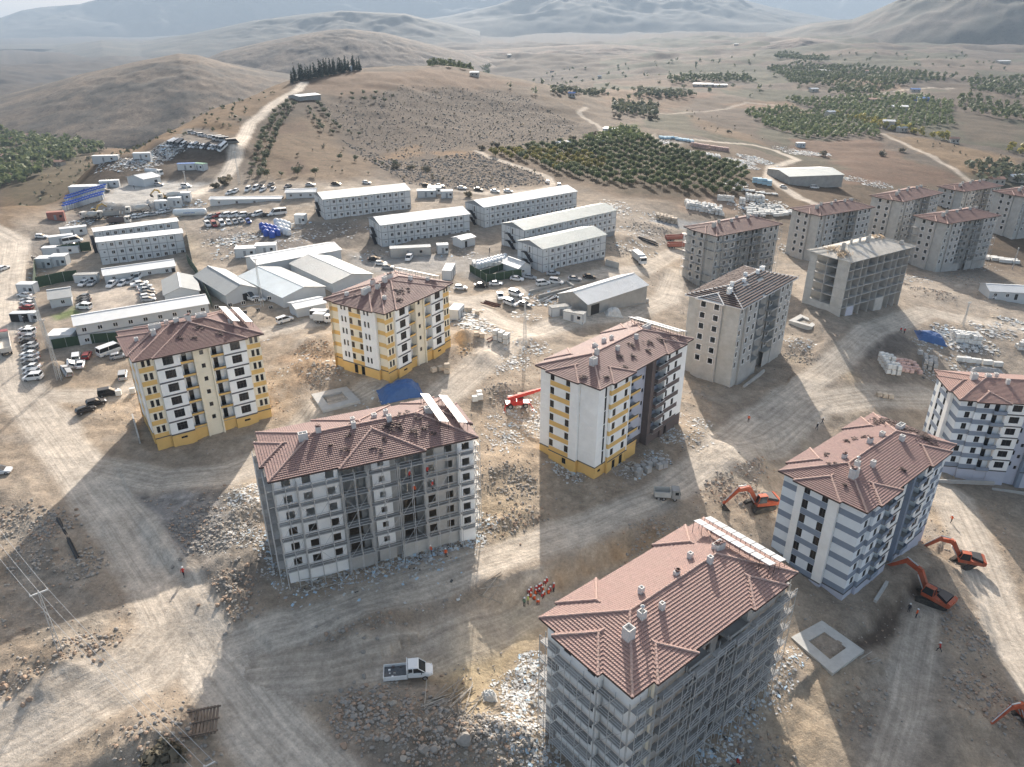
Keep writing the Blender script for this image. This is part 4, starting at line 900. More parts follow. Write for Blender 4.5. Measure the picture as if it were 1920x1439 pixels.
tile_litter(b, [(19.6,5.5,26,.6),(23,3.5,14,.5),(12,3,5,.2),(10,4.5,5,.2),(21,5.5,20,.5),(16,2.2,8,.3),(18,3.2,6,.3),(25,4,8,.3),(13,5.5,5,.3),(22.5,8.5,12,.6),(24.5,6.5,8,.5),(17,1,6,.2),(26,2.4,6,.2)], 'scatter of loose tiles on the roof of the scaffolded block')
BL['B'] = b
b = block_white('C', 'nearest block under a pink tiled roof with scaffolding on its lower right side', pos(13.2,57.5,-66.8), .681, 20.3, 'C')
hip_roof(b, tm=TILEP, bays=[('front', 3.3, 9.5, .6), ('front', 21.7, 27.9, .6), ('left', 3.0, 9.8, .8), ('back', 3.3, 9.5, .6), ('back', 21.7, 27.9, .6)])
for c in [(5.0,5.4,1.3,1.3,1.9,0),(8.4,6.4,1.0,1.0,1.2,1),(11.5,5.9,.7,.7,1.2,0),(11.5,9.3,.7,.7,1.2,0),(17.5,8.6,.75,.75,.7,2),(21.9,9.9,.7,.7,1.1,0),(22.7,7.3,.75,.75,1.3,0),(26.3,8.6,2.0,1.2,1.2,2)]: chimney(b, *c)
collectors(b, (28.6, 31.2), 1.6, 14.2, 8, 'glare-white collector row at the far end of the nearest roof')
BL['C'] = b
# ---- raw concrete blocks
def block_raw(key, label, ps, yaw, h, near=True, nst=6, roofm=None, fasc=None, group='raw concrete blocks'):
    b = Block('apartment_block', label, ps, yaw, h, Lp, Wp, nst, None)
    W1 = lambda c, w=1.2: V1(c, w, 1.0, 1.45, 1, 1, True, False)
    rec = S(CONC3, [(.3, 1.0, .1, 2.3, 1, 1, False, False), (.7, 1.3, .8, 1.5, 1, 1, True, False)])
    lg = dict(front=.3, rail=CONC, h=.35, basem=CONC, railing=near, prob=.5, proj=.4)
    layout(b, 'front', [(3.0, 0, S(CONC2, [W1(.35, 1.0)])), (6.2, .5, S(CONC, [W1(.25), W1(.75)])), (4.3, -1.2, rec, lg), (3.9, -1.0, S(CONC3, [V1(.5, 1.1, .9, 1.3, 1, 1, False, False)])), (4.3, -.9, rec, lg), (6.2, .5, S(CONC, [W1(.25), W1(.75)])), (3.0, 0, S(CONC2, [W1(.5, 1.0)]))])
    layout(b, 'left', [(3.0, 0, S(CONC2)), (3.3, .7, S(BLOCKW, [W1(.45, 1.3)])), (3.3, .7, S(BLOCKW, [W1(.55, 1.3)])), (4.4, 0, S(CONC2))])
    for sd in ('back', 'right'): layout(b, sd, [(3, 0, S(CONC2)), (6, .5, S(BLOCKW)), (3, 0, S(CONC2))], False)
    for side, x0, x1 in (('front', 0, 30.9), ('left', 0, 14.05)):                   # floor-slab edges read as dark lines
        pass
    return b
RAW = [('F', 'raw concrete block roofed with loose dark tile rows, beside the yellow and brown block', (55.45,167.25,-62.37), .838, 21.0, 6, True),
 ('H', 'raw concrete block wrapped in thin scaffolding, nearest to the container camp', (68.11,242.08,-64.65), .553, 20.3, 6, False),
 ('I', 'raw concrete block with brown roof standing right behind the open concrete skeleton', (121.5,290.2,-69.32), .50, 20.8, 6, False),
 ('J', 'raw concrete block with brown roof, middle one of the far row', (167.28,317.54,-69.73), .60, 20.3, 6, False),
 ('K', 'raw concrete block with a brown roof and patchy scaffolding at its far corner', (171.66,288.59,-72.04), .447, 20.9, 6, False),
 ('M', 'farthest raw concrete block with brown roof beside the orchard', (232.56,384.06,-79.13), .473, 20.3, 6, False),
 ('L', 'raw concrete block with brown roof cut off by the right edge of the picture', (239.0,347.0,-74.0), .47, 20.6, 6, False)]
for key, label, p, yaw, h, n, near in RAW:
    b = block_raw(key, label, pos(*p), yaw, h, near, n)
    if key == 'F':
        hip_roof(b, tm=CONC3, tiles=False, fascia=WFASC, bays=[('left', 3.0, 9.8, .7)], deckm=CONC2, capm=WFASC)
        mb = MB()                                                        # rows of tiles laid ready on battens
        for i in range(0, 10):
            d = .35+i*.78
            for (x0, y0, x1, y1) in ((d, d, Lp-d, d), (d, Wp-d, Lp-d, Wp-d), (d, d, d, Wp-d)):
                ln = math.hypot(x1-x0, y1-y0)
                if ln < 1: continue
                k = 0.0
                while k < ln:
                    st = random.uniform(1.2, 4.0)
                    if random.random() < .95:
                        xa, ya = x0+(x1-x0)*k/ln, y0+(y1-y0)*k/ln; xb, yb = x0+(x1-x0)*min(1, (k+st)/ln), y0+(y1-y0)*min(1, (k+st)/ln); za = b.roof_z(xa, ya); zb_ = b.roof_z(xb, yb); hh = random.uniform(.2, .32)
                        nx, ny = (0, .21) if y0 == y1 else (.21, 0)
                        mb.hexa([(xa-nx,ya-ny,za),(xb-nx,yb-ny,zb_),(xb+nx,yb+ny,zb_),(xa+nx,ya+ny,za),(xa-nx,ya-ny,za+hh),(xb-nx,yb-ny,zb_+hh),(xb+nx,yb+ny,zb_+hh),(xa+nx,ya+ny,za+hh)])
                    k += st+random.uniform(.04, .2)
        o = mb.build('roof_tiles', TILESTK, b.root, fix=False); o['kind'] = 'stuff'
    else: hip_roof(b, tm=TILED, wavy=False, bays=[('left', 3.0, 9.8, .7)], slope=.285)
    for c in [(4.6,6.0,1.5,1.1,1.7,0),(8.0,7.2,.9,.9,1.4,0),(13.5,6.6,.9,.9,1.2,0),(18,8.5,.9,.9,1.2,0),(22,7.0,1.0,.9,1.3,0),(27,8.0,1.9,1.0,1.4,0)]: chimney(b, *c, m=WHITE if key == 'F' else CONC2)
    if key not in ('F',): collectors(b, (29.3,), 6.2, 9.2, 2, {'H':'short glare-white collector pair on the scaffolded raw block nearest the camp','I':'short glare-white collector pair on the raw block behind the concrete skeleton','J':'short glare-white collector pair on the middle block of the far row','K':'short glare-white collector pair on the raw block with patchy scaffolding','M':'short glare-white collector pair on the farthest raw block','L':'short glare-white collector pair on the raw block at the right edge'}[key])
    BL[key] = b
# ---- open concrete skeleton
def block_G():
    b = Block('apartment_block', 'open concrete skeleton block without walls under a bare sloping slab roof', pos(100.5,211.89,-64.34), .562, 17.9, Lp, Wp, 5)
    L, W, o = Lp, Wp, .8; fh = 2.95; n = 6
    for k in range(n):
        z = b.h-.1-k*fh; put('floor_slab', boxmesh((o, o, 0), (L-o, W-o, .2), CONC, 'floor_slab'), b.root, (0, 0, z-.2))
    def wall(x0, y0, x1, y1, k, m=CONC): z1 = b.h-.3-k*fh; z0 = z1-fh+.2 if k < n-1 else -3; put('shear_wall', boxmesh((0,0,0), (x1-x0, y1-y0, z1-z0), m, 'shear_wall'), b.root, (x0, y0, z0))
    for k in range(n):
        for x in (3.3, 7.2, 9.9, 14.6, 18.0, 22.4, 25.2, 28.6, L-o-.2): wall(x, o+.006 if x > 3.2 else o, x+.2, 5.6, k); wall(x, W-5.5, x+.2, W-o-.01, k)
        wall(o+.012, 8.5, 7.0, 8.7, k); wall(7.3, 7.4, L-o-.3, 7.6, k)
        wall(o-.02, o+.02, o+.17, 4.9, k, CONC2); wall(o-.02, W-3.4, o+.17, W-o-.02, k, CONC2)
    for k in (n-1,):
        wall(o-.03, 4.95, o+.16, W-3.45, k, CONC2)
        wall(3.6, o-.03, 7.0, o+.16, k, LAV); wall(18.3, o-.03, 22.2, o+.16, k, CONC2)
    hip_roof(b, tm=CONC2, tiles=False, fascia=CONC2, deckm=mat('pale_slab', (.52,.48,.42), .9, var=.22, scale=.8, dirt=.45), capm=CONC2, bays=[('left', 3.0, 9.8, .5)], slope=.30)
    for c in [(4.6,6.6,1.2,.8,2.6,0),(10.5,8.2,.6,.6,1.6,0),(14.5,8.0,.6,.6,1.6,0),(17,7,1.0,.9,1.8,0),(21,9,.7,.7,1.6,0),(28.5,2.6,1.0,1.0,1.3,0)]: chimney(b, *c, m=CONC)
    WOOD = mat('formwork_timber', (.42,.31,.20), .9, var=.3, scale=3)
    for (x, y, n_, lab) in [(2.6,5.0,26,'left end'), (3.4,9.0,20,'back left corner'), (24,8.5,26,'far end')]:
        mb = MB()
        for i in range(n_):
            dx, dy = random.gauss(0, 1.0), random.gauss(0, .9); a = random.gauss(.9, .25); z = b.roof_z(x+dx, y+dy)+.15+random.uniform(0, .5); c, s_ = math.cos(a)*1.5, math.sin(a)*1.5
            mb.bar((x+dx-c, y+dy-s_, z), (x+dx+c, y+dy+s_, z+.1), .09)
        mb.v = [tuple(b.world @ Vector(q)) for q in mb.v]; tag(mb.build('timber_pile', WOOD, fix=False), 'untidy pile of formwork timber at the %s of the bare slab roof' % lab, 'timber')
    for i, (x, lab) in enumerate([(9.0,'left'), (13.2,'right')]):
        t = thing('ladder', 'pale timber roof ladder, %s one of the two on the bare slab roof' % lab, 'ladder')
        p0 = Vector((x, .3, b.roof_z(x, .3)+.12)); p1 = Vector((x-.6, 7.3, b.roof_z(x, 7.3)+.12))
        for dx in (-.32, .32): r = MB(); r.bar(b.world @ (p0+Vector((dx,0,0))), b.world @ (p1+Vector((dx,0,0))), .06); r.build('rail', SURR, t)
        for k in range(18): r = MB(); q = p0.lerp(p1, (k+.5)/18); r.bar(b.world @ (q+Vector((-.3,0,.02))), b.world @ (q+Vector((.3,0,.02))), .05); r.build('rung', SURR, t)
    BL['G'] = b
block_G()
# ---- scaffolds
SCF = {}
def unit_bar(m):
    if m.name not in SCF: k = MB(); k.bar((0,0,0), (0,0,1), 1.0, 5); SCF[m.name] = k.mesh('pole', m)
    return SCF[m.name]
def pole(name, a, b_, r, parent, m=None):
    a = Vector(a); b_ = Vector(b_); d = b_-a; o = put(name, unit_bar(m or GALV), parent, a); o.rotation_mode = 'QUATERNION'; o.rotation_quaternion = d.to_track_quat('Z', 'Y'); o.scale = (r, r, d.length); return o
def scaffold(blk, side, runs, z0, z1, label, bay=2.1, lift=2.9, r=.048, braces=True, prob=1.0, boards=True):
    """runs: (x0, x1, p) pieces of wall the scaffold stands in front of"""
    t = thing('scaffold', label, 'scaffold', blk.root.location, blk.root.rotation_euler[2], 'scaffolds round the blocks')
    levels = []; z = z1
    while z > z0+1: levels.append(z); z -= lift
    for x0, x1, p in runs:
        n = max(1, round((x1-x0)/bay)); d0, d1 = p+.30, p+1.30
        P = lambda X, q, z: (*blk.at(side, X, q)[0], z)
        xs = [x0+(x1-x0)*i/n for i in range(n+1)]
        for X in xs:
            for q in (d0, d1): pole('standard', P(X, q, z0-1.5), P(X, q, z1+1.0), r, t)
        for z in levels:
            for q in (d0, d1): pole('ledger', P(x0, q, z), P(x1, q, z), r*.8, t)
            for gz in (.55, 1.05): pole('guard_rail', P(x0, d1, z+gz), P(x1, d1, z+gz), r*.7, t)
            for i in range(n):
                if boards and random.random() < prob:
                    xa, xb = xs[i]+.04, xs[i+1]-.04; (bx, by), rr = blk.at(side, xa, d0+.04); put('platform', boxmesh((0,-.92,0), (xb-xa, 0, .06), PLANK, 'platform'), t, (bx, by, z+.03), rr)
        if braces:
            for i in range(n):
                for j, z in enumerate(levels[1:]):
                    if (i+j) % 2 == 0: pole('brace', P(xs[i], d1+.04, z), P(xs[i+1], d1+.04, z+lift), r*.6, t)
                    elif random.random() < .25: pole('brace', P(xs[i+1], d1+.04, z), P(xs[i], d1+.04, z+lift), r*.6, t)
    return t
# ------------------------------------------------------------------ scaffolds on the blocks
bB, bC, bH, bK = BL['B'], BL['C'], BL['H'], BL['K']
scaffold(bB, 'front', [(-.3,3.0,.0),(3.1,9.3,.25),(9.5,13.4,.35),(13.6,18.0,.2),(18.3,22.3,.35),(22.5,28.0,.25),(28.2,31.2,.6)], 0, 17.6, 'steel scaffold with grey boards along the long front of the white block')
scaffold(bB, 'left', [(0,3.0,0),(3.1,9.8,.7),(9.9,14.05,0)], 0, 17.6, 'narrow steel scaffold on the shaded left end of the white block', bay=2.2)
scaffold(bB, 'right', [(0,4.2,0),(4.3,11,.7),(11.1,14.0,0)], 0, 17.6, 'steel scaffold with sunlit boards on the right end of the white block', bay=2.2)
scaffold(bC, 'front', [(-.3,3.0,0),(3.6,9.0,.45),(9.2,13.3,.8),(13.5,17.0,.5),(17.2,21.3,.8),(21.5,27.8,.45),(28,31.2,.2)], 0, 17.4, 'dense steel scaffold along the shaded long side of the nearest block', bay=1.9)
scaffold(bC, 'left', [(0,3.0,0),(3.1,9.8,.7),(9.95,14.2,0)], 0, 17.4, 'zigzag steel scaffold on the left end of the nearest block', bay=2.3)
scaffold(bC, 'right', [(0.2,4.2,0.2),(4.3,11,.8),(11.2,14.2,.2)], 0, 17.4, 'steel scaffold with bright boards at the far end of the nearest block', bay=2.3)
scaffold(bH, 'front', [(-.3,3,0),(3.1,9.2,.5),(9.4,17.3,.3),(17.5,21.6,.3),(21.8,28,.5),(28.1,31.2,0)], 0, 18.0, 'thin scaffold on the long side of the raw block nearest the camp', bay=3.0, r=.04, prob=.6)
scaffold(bH, 'left', [(0,3,0),(3.1,9.7,.7),(9.8,14.2,0)], 0, 18.0, 'thin scaffold on the short end of the raw block nearest the camp', bay=2.6, r=.04, prob=.6)
scaffold(bK, 'front', [(13.5,17.3,.3),(17.5,21.6,.4),(21.8,28,.5),(28.1,31.2,0)], 0, 17.6, 'patchy scaffold on the far half of a raw block', bay=3.0, r=.04, prob=.5)
scaffold(bK, 'left', [(0,3,0)], 0, 16.6, 'pale scaffold tower at the left corner of a raw block', bay=2.6, r=.04, prob=.9)
# ------------------------------------------------------------------ site camp: container blocks and halls
PREW = mat('white_sandwich_panel', (.56,.58,.59), .6, var=.05, scale=.5, dirt=.12)
PREF = mat('grey_module_frame', (.25,.265,.28), .6, var=.1)
def roof_mat(name, col, sc):
    m = mat(name, col, .55, .0, var=.10, scale=.25, dirt=.12); nt = m.node_tree; N = nt.nodes; L = nt.links; b = N['Principled BSDF']
    tc = N.new('ShaderNodeTexCoord'); wv = N.new('ShaderNodeTexWave'); wv.inputs['Scale'].default_value = sc; wv.bands_direction = 'X'; wv.wave_profile = 'SIN'; L.new(tc.outputs['Object'], wv.inputs['Vector'])
    bp = N.new('ShaderNodeBump'); bp.inputs['Strength'].default_value = .5; bp.inputs['Distance'].default_value = .12; L.new(wv.outputs['Fac'], bp.inputs['Height']); L.new(bp.outputs[0], b.inputs['Normal'])
    return m
RW = roof_mat('white_sheet_roof', (.62,.64,.65), 2.2); RG = roof_mat('grey_green_sheet_roof', (.40,.44,.425), 2.2); RGR = roof_mat('grey_sheet_roof', (.27,.295,.305), 2.2); RPB = roof_mat('pale_blue_sheet_roof', (.42,.50,.55), 2.2); RDK = roof_mat('dark_grey_sheet_roof', (.16,.17,.17), 2.2)
def frame_of(FL, FR):
    a = G(*FL); c = G(*FR); d = c-a; return a, math.atan2(d[1], d[0]), math.hypot(d[0], d[1])
MODM = {}
def module_meshes(w, h, win):
    key = (round(w, 2), round(h, 2), win)
    if key not in MODM:
        p = MB(); p.box((.07,-.02,.07), (w-.07,.08,h-.07))
        f = MB(); f.box((0,-.05,0), (w,.09,.10)); f.box((0,-.05,h-.10), (w,.09,h-.001)); f.box((0,-.049,.101), (.10,.089,h-.101)); f.box((w-.10,-.049,.101), (w-.001,.089,h-.101))
        wn = MB(); pn = MB()
        if win == 1: x0, x1, z0, z1 = w*.42, w*.42+.95, .95, 2.0
        elif win == 2: x0, x1, z0, z1 = w*.5, w*.5+.55, 1.5, 2.0
        else: x0, x1, z0, z1 = w*.3, w*.3+.85, .1, 2.1
        wn.box((x0-.06,-.06,z0-.06), (x1+.06,-.021,z0)); wn.box((x0-.06,-.06,z1), (x1+.06,-.021,z1+.06)); wn.box((x0-.06,-.06,z0), (x0,-.021,z1)); wn.box((x1,-.06,z0), (x1+.06,-.021,z1)); wn.box(((x0+x1)/2-.03,-.055,z0), ((x0+x1)/2+.03,-.022,z1))
        pn.poly([(x0,-.03,z0),(x1,-.03,z0),(x1,-.03,z1),(x0,-.03,z1)])
        MODM[key] = (p.mesh('module_panel', PREW), f.mesh('module_frame', PREF), wn.mesh('window', SURR), pn.mesh('pane', PANE, fix=False))
    return MODM[key]
def container_block(label, FL, FR, W, st=3, roof=None, mod=2.55, fh=2.62, name='container_block', ridge=1.7, stair=True):
    o, yaw, L = frame_of(FL, FR); t = thing(name, label, 'building', o, yaw); n = max(2, round(L/mod)); mw = L/n
    dp = hz(*(o[:2]+np.array([-math.sin(yaw)*W, math.cos(yaw)*W])))-o[2]
    core = MB(); core.box((.1,.1,-2.5), (L-.1,W-.1,st*fh-.02)); core.build('core', PREF, t)
    for k in range(st):
        for i in range(n):
            wk = 1 if (i not in (0,) and (i*7+k*3) % 11) else 2
            p, f, w_, g = module_meshes(mw, fh, wk); q = put('module_panel', p, t, (i*mw, 0, k*fh)); put('module_frame', f, q)
            if not (i == n-1 and k > 0 and n > 8): ww = put('window', w_, q); put('pane', g, ww)
        m2 = max(2, round(W/mod)); ew = W/m2
        for i in range(m2):
            p, f, w_, g = module_meshes(ew, fh, 3 if i == m2//2 else 2); q = put('module_panel', p, t, (0, W-i*ew, k*fh), -math.pi/2); put('module_frame', f, q)
            if i in (m2//2, 1): ww = put('window', w_, q); put('pane', g, ww)
    H_ = st*fh; ov = .35; r = MB()
    for s_ in (0, 1):
        r = MB(); y0, y1 = (-ov, W/2) if s_ == 0 else (W+ov, W/2); z0 = H_+.03
        r.hexa([(-ov,y0,z0),(L+ov,y0,z0),(L+ov,y1,z0+ridge),(-ov,y1,z0+ridge),(-ov,y0,z0+.1),(L+ov,y0,z0+.1),(L+ov,y1,z0+ridge+.1),(-ov,y1,z0+ridge+.1)]); r.build('roof_slope', roof or RW, t)
    for x in (0.0, L-.06):
        g = MB(); g.prism([(0,H_),(W,H_),(W/2,H_+ridge-.03)], x, x+.06); g.build('gable', PREF, t)
    if stair:
        s_ = MB()
        for k in range(st-1):
            y0 = W*.35; z = k*fh
            s_.hexa([(-1.3,y0,z),(-.2,y0,z),(-.2,y0+3.4,z+fh),(-1.3,y0+3.4,z+fh),(-1.3,y0,z+.2),(-.2,y0,z+.2),(-.2,y0+3.4,z+fh+.2),(-1.3,y0+3.4,z+fh+.2)])
            s_.box((-1.4,y0+3.4,z+fh), (-.12,y0+4.9,z+fh+.12)); s_.bar((-1.35,y0+4.8,z), (-1.35,y0+4.8,z+fh+1.1), .05); s_.bar((-1.35,y0,z+1.1), (-1.35,y0+3.4,z+fh+1.1), .04)
        s_.build('outside_stair', DARKM, t)
    return t
container_block('white three storey container block furthest left of the main camp blocks, by the hillside road', (610,413), (771,391), 12.5, roof=RG)
container_block('white roofed three storey container block in the middle of the camp', (717,464), (881,434), 13, roof=RW)
container_block('bright white roofed container block at the back of the camp near the orchard', (908,428), (1080,402), 12.5, roof=RW)
container_block('pale green roofed container block behind the front right camp block', (983,474), (1153,441), 12.5, roof=RG)
container_block('front right three storey container block with a pale green roof', (1017,512), (1134,488), 13, roof=RG)
container_block('front half of the double container block with many doors, left of the camp', (192,498), (349,473), 6.4, roof=RW, ridge=.7, stair=False)
container_block('rear half of the double container block at the left of the camp', (187,477), (341,453), 6.0, roof=RW, ridge=.7, stair=True)
def hall(label, FL, FR, W, h, ridge, roof, wall=None, axis='x', doors=(), wins=(), name='site_hall', cat='building', ov=.4, deep=None, wstep=None, z=None, fl2=None):
    """gabled shed; FL-FR is the visible front; axis x: ridge runs along the front, y: gable faces the front"""
    o, yaw, L = frame_of(FL, FR); t = thing(name, label, cat, (o[0], o[1], o[2] if z is None else z), yaw); wall = wall or PREW
    b = MB(); b.box((0,0,-2.5), (L,W,h)); 
    if axis == 'x':
        for x in (0, L-.08): b.prism([(0,h),(W,h),(W/2,h+ridge)], x, x+.08)
    else:
        for y in (0, W-.08): b.prism([(0,h),(L,h),(L/2,h+ridge)], y, y+.08, 'y')
    b.build('wall', wall, t)
    for s_ in (0, 1):
        r = MB()
        if axis == 'x':
            y0, y1 = (-ov, W/2) if s_ == 0 else (W+ov, W/2); z0 = h+.02-ov*ridge/(W/2); z1 = h+ridge+.05
            r.hexa([(-ov,y0,z0),(L+ov,y0,z0),(L+ov,y1,z1),(-ov,y1,z1),(-ov,y0,z0+.1),(L+ov,y0,z0+.1),(L+ov,y1,z1+.1),(-ov,y1,z1+.1)])
        else:
            x0, x1 = (-ov, L/2) if s_ == 0 else (L+ov, L/2); z0 = h+.02-ov*ridge/(L/2); z1 = h+ridge+.05
            r.hexa([(x0,-ov,z0),(x1,-ov,z1),(x1,W+ov,z1),(x0,W+ov,z0),(x0,-ov,z0+.1),(x1,-ov,z1+.1),(x1,W+ov,z1+.1),(x0,W+ov,z0+.1)])
        r.build('roof_slope', roof[s_] if isinstance(roof, tuple) else roof, t)
    rd = MB()
    if axis == 'x': rd.box((-ov-.01,W/2-.25,h+ridge+.06), (L+ov+.01,W/2+.25,h+ridge+.19))
    else: rd.box((L/2-.25,-ov-.01,h+ridge+.06), (L/2+.25,W+ov+.01,h+ridge+.19))
    rd.build('ridge_cap', RW, t)
    if wstep:
        n = max(1, int(L/wstep)); wins = [((i+.5)*L/n, 1.0, 1.0, 1.1) for i in range(n)]
    for (c, z0, w, hh) in wins:
        f = MB(); f.box((c-w/2,-.05,z0), (c+w/2,.0,z0+hh)); q = f.build('window', SURR, t); g = MB(); g.poly([(c-w/2+.07,-.06,z0+.07),(c-.04,-.06,z0+.07),(c-.04,-.06,z0+hh-.07),(c-w/2+.07,-.06,z0+hh-.07)]); g.poly([(c+.04,-.06,z0+.07),(c+w/2-.07,-.06,z0+.07),(c+w/2-.07,-.06,z0+hh-.07),(c+.04,-.06,z0+hh-.07)]); g.build('pane', PANE, q, fix=False)
    for (c, w, hh) in doors: d = MB(); d.box((c-w/2,-.06,0), (c+w/2,.0,hh)); d.build('door', VOID, t)
    return t
ZINC = mat('zinc_cladding', (.42,.44,.45), .4, .6, var=.15, scale=.6, dirt=.2)
hall('long white single storey office with a ribbed roof behind the car yard', (199,533), (330,510), 7.5, 2.8, 1.1, RW, wstep=5, doors=[(20,1.0,2.1)])
t = hall('long two storey white office behind the yellow block by the car park', (151,649), (396,602), 8.5, 5.6, 1.2, RW, wins=[((i+.5)*3.6, 3.6, 1.1, 1.1) for i in range(14)]+[((i+.5)*3.6, .8, 1.1, 1.0) for i in range(0, 14)])
bd = MB(); bd.box((0,-.1,2.75), (46,-.02,3.05)); bd.build('floor_band', PREF, t)
hall('small grey gabled hall beside the parked cars of the office yard', (312,572), (376,560), 15, 3.0, 1.7, RGR, axis='y')
hall('grey gabled hall alone on the slope left of the white complex', (427,573), (486,559), 24, 3.2, 2.0, RGR, axis='y', doors=[(6,2.4,2.4)])
hall('bright white back wing of the camp complex', (486,520), (641,490), 11, 3.6, 1.2, RW, z=7.0)
hall('left grey front wing of the camp complex with one pale blue slope', (533,578), (611,556), 27, 3.2, 1.5, (RPB, RGR), axis='y')
hall('right grey front wing of the camp complex', (625,551), (699,530), 27, 3.2, 1.5, (RGR, RG), axis='y')
hall('low white lean-to in front of the camp complex beside the camp road', (558,596), (612,584), 6, 2.6, .7, RW, wstep=6, z=None)
hall('small cream cottage with a grey gabled roof by the yard entrance', (97,579), (137,573), 9, 2.8, 1.4, RGR, wins=[(3.2,1.0,1.0,1.1)])
hall('long zinc storage hall with a white roof in the middle foreground of the camp', (1101,594), (1211,569), 12, 3.8, 2.2, RW, wall=ZINC, doors=[(3.2,3.4,3.0)])
hall('white workshop with a ribbed roof on the upper gravel yard', (272,351), (303,345), 12, 3.4, 1.2, RW, doors=[(6,1.4,2.2)])
hall('white cabin row along the road above the parked cars', (395,387), (527,377), 5, 2.8, .5, RW, wstep=6)
hall('white cabin row half hidden behind the leftmost container block', (537,374), (592,371), 6, 2.8, .8, RW, wstep=4)
hall('grey sheet roofed barn with open front by the block stacks on the right', (1478,346), (1577,354), 24, 4.0, 1.5, RG, wall=CONC3)
hall('small white pump house beside the green fenced tank pool', (972,519), (995,514), 8, 2.8, 1.4, RW, axis='y', wins=[(2.0,.9,1.0,1.0)])
hall('pale shed with white roof at the foot of the middle container block', (866,466), (891,460), 5, 3.0, .5, RW, doors=[(2,1,2.2)])
hall('white site house with blue-tinted walls at the right edge', (1853,560), (1925,572), 9, 2.8, 1.2, RW, wins=[(2,.9,1.1,1.2),(6,.9,1.1,1.2)], doors=[(9,1.0,2.1)])
hall('white roofed farm shed in the orchard', (1052,276), (1080,273), 9, 2.2, .6, RW); hall('pale farm roof among the far orchard trees', (1130,248), (1165,250), 8, 2.6, .8, RW)
hall('grey brick farmhouse with white roofs on the hill road', (562,190), (602,188), 12, 3.0, .8, RW, wall=CONC3); hall('pale farm roof right of the near orchard', (1118,271), (1133,271), 6, 2.0, .5, RGR)
hall('small white water store on the hilltop beside the pines', (653,134), (660,134), 5, 4, .3, RW)
# plain containers, huts and sheds
CONT = {}
BLUEP = mat('blue_paint', (.05,.16,.42), .5, var=.1, dirt=.1); GREENP = mat('green_paint', (.10,.25,.16), .55, var=.1); REDP = mat('faded_red_paint', (.34,.13,.10), .6, var=.15, dirt=.2)
def container(label, u, v, yaw, L=6, W=2.45, h=2.6, wall=None, roof=None, group='site containers', win=True):
    p = G(u, v); t = thing('site_container', label, 'container', p, yaw, group); wall = wall or PREW
    b = MB(); b.box((-L/2,-W/2,-1.0), (L/2,W/2,h)); b.build('body', wall, t)
    f = MB(); f.box((-L/2-.06,-W/2-.06,h+.002), (L/2+.06,W/2+.06,h+.14)); f.build('roof', roof or RW, t)
    for i, x in enumerate((-L/2, L/2-.14)):
        for y in (-W/2-.02, W/2-.1): c = MB(); c.box((x-.01 if i == 0 else x+.02, y, -.2), (x+.14 if i == 0 else x+.16, y+.12, h)); c.build('corner_post', PREF, t)
    if win:
        d = MB(); d.box((-L*.1,-W/2-.05,.1), (-L*.1+.85,-W/2-.001,2.1)); d.build('door', PREF, t)
        w = MB(); w.box((L*.22,-W/2-.05,1.0), (L*.22+.9,-W/2-.001,1.9)); w = w.build('window', PANE, t)
    return t
R_ = math.radians
for a in [('dark roofed white cabin beside the zinc hall, nearer of the pair',1057+20,601,R_(-28),6.2,2.5,2.6,None,RDK),('dark roofed white cabin beside the zinc hall, farther of the pair',1050,590,R_(18),6.2,2.5,2.6,None,RDK),
 ('blue sided container on the upper yard',351,318,R_(10),8,3,2.8,None,BLUEP),('green roofed container on the upper yard',376,318,R_(-25),7,3.2,2.8,None,GREENP),
 ('small white cabin left of the white workshop',207,350,R_(16),8,3,2.7),('long white cabin behind the blue topped cabins',168,361,R_(8),15,5,2.9),
 ('white cabin beyond the haul road bank',140,440,R_(30),9,3,2.8),('white cabin next to the black car cluster',117,456,R_(30),8,3,2.8),('white cabin at the corner of the green fence',118,476,R_(12),12,3,2.6),
 ('single white cabin by the camp gate path',89,500,R_(6),5,4,3.2),('single white cabin right of the camp gate path',115,496,R_(8),5,4,3.2),('white kiosk by the office yard entrance',165,529,R_(8),7,2.6,2.6,None,RDK),
 ('white cabin above the parked car column',55,549,R_(0),5,3,3),('faded red lorry box by the scrap heap',107,412,R_(20),6,2.5,3,REDP,REDP),('cream roofed hut below the office path',122,642,R_(8),6,5,2.8),
 ('slim white guard booth by the striped gate',66,602,R_(0),2,2,2.6),('tan porch shelter over the camp gate',46,601,R_(4),6,2.2,2.3,VOID,PREW),('white container standing end-on beside the camp path',842,517,R_(85),8,3,2.8),
 ('tall white container beside the yellow block and the rubble',856,595,R_(75),5,3,3),('white shed next to the dark roofed cabin row',815,362,R_(6),6,5,2.6),('white boxes behind the back container block',838,370,R_(6),5,4,2.8),('low white box left of the back container block',800,368,R_(8),8,4,2.6),
 ('white cabin left of the water tanks',565,418,R_(-4),4,3,3.2),('pale cabin above the white complex, left one',463,479,R_(10),7,4,2.8),('pale cabin above the white complex, right one',500,473,R_(10),7,4,2.8),
 ('white cabin in the upper scrap yard',268,298,R_(8),8,3,2.8),('white cabin left of the upper scrap yard',200,303,R_(8),12,3,2.8),('grey block shed between the upper scrap and the yard',345,375,R_(10),6,3,3),
 ('white box between the mixer lorries',305,390,R_(8),5,3,3),('white box right of the mixer lorries',330,385,R_(8),5,3,3.2),('white toilet box below the middle container block',830,474,R_(10),4,3,3),('grey canopy shed below the middle container block',770,478,R_(10),14,3.5,2.8,ZINC,RGR),
 ('white hut with dark door on the dark earth by the barn',1500,276,R_(0),6,4,3.0)]: container(*a)
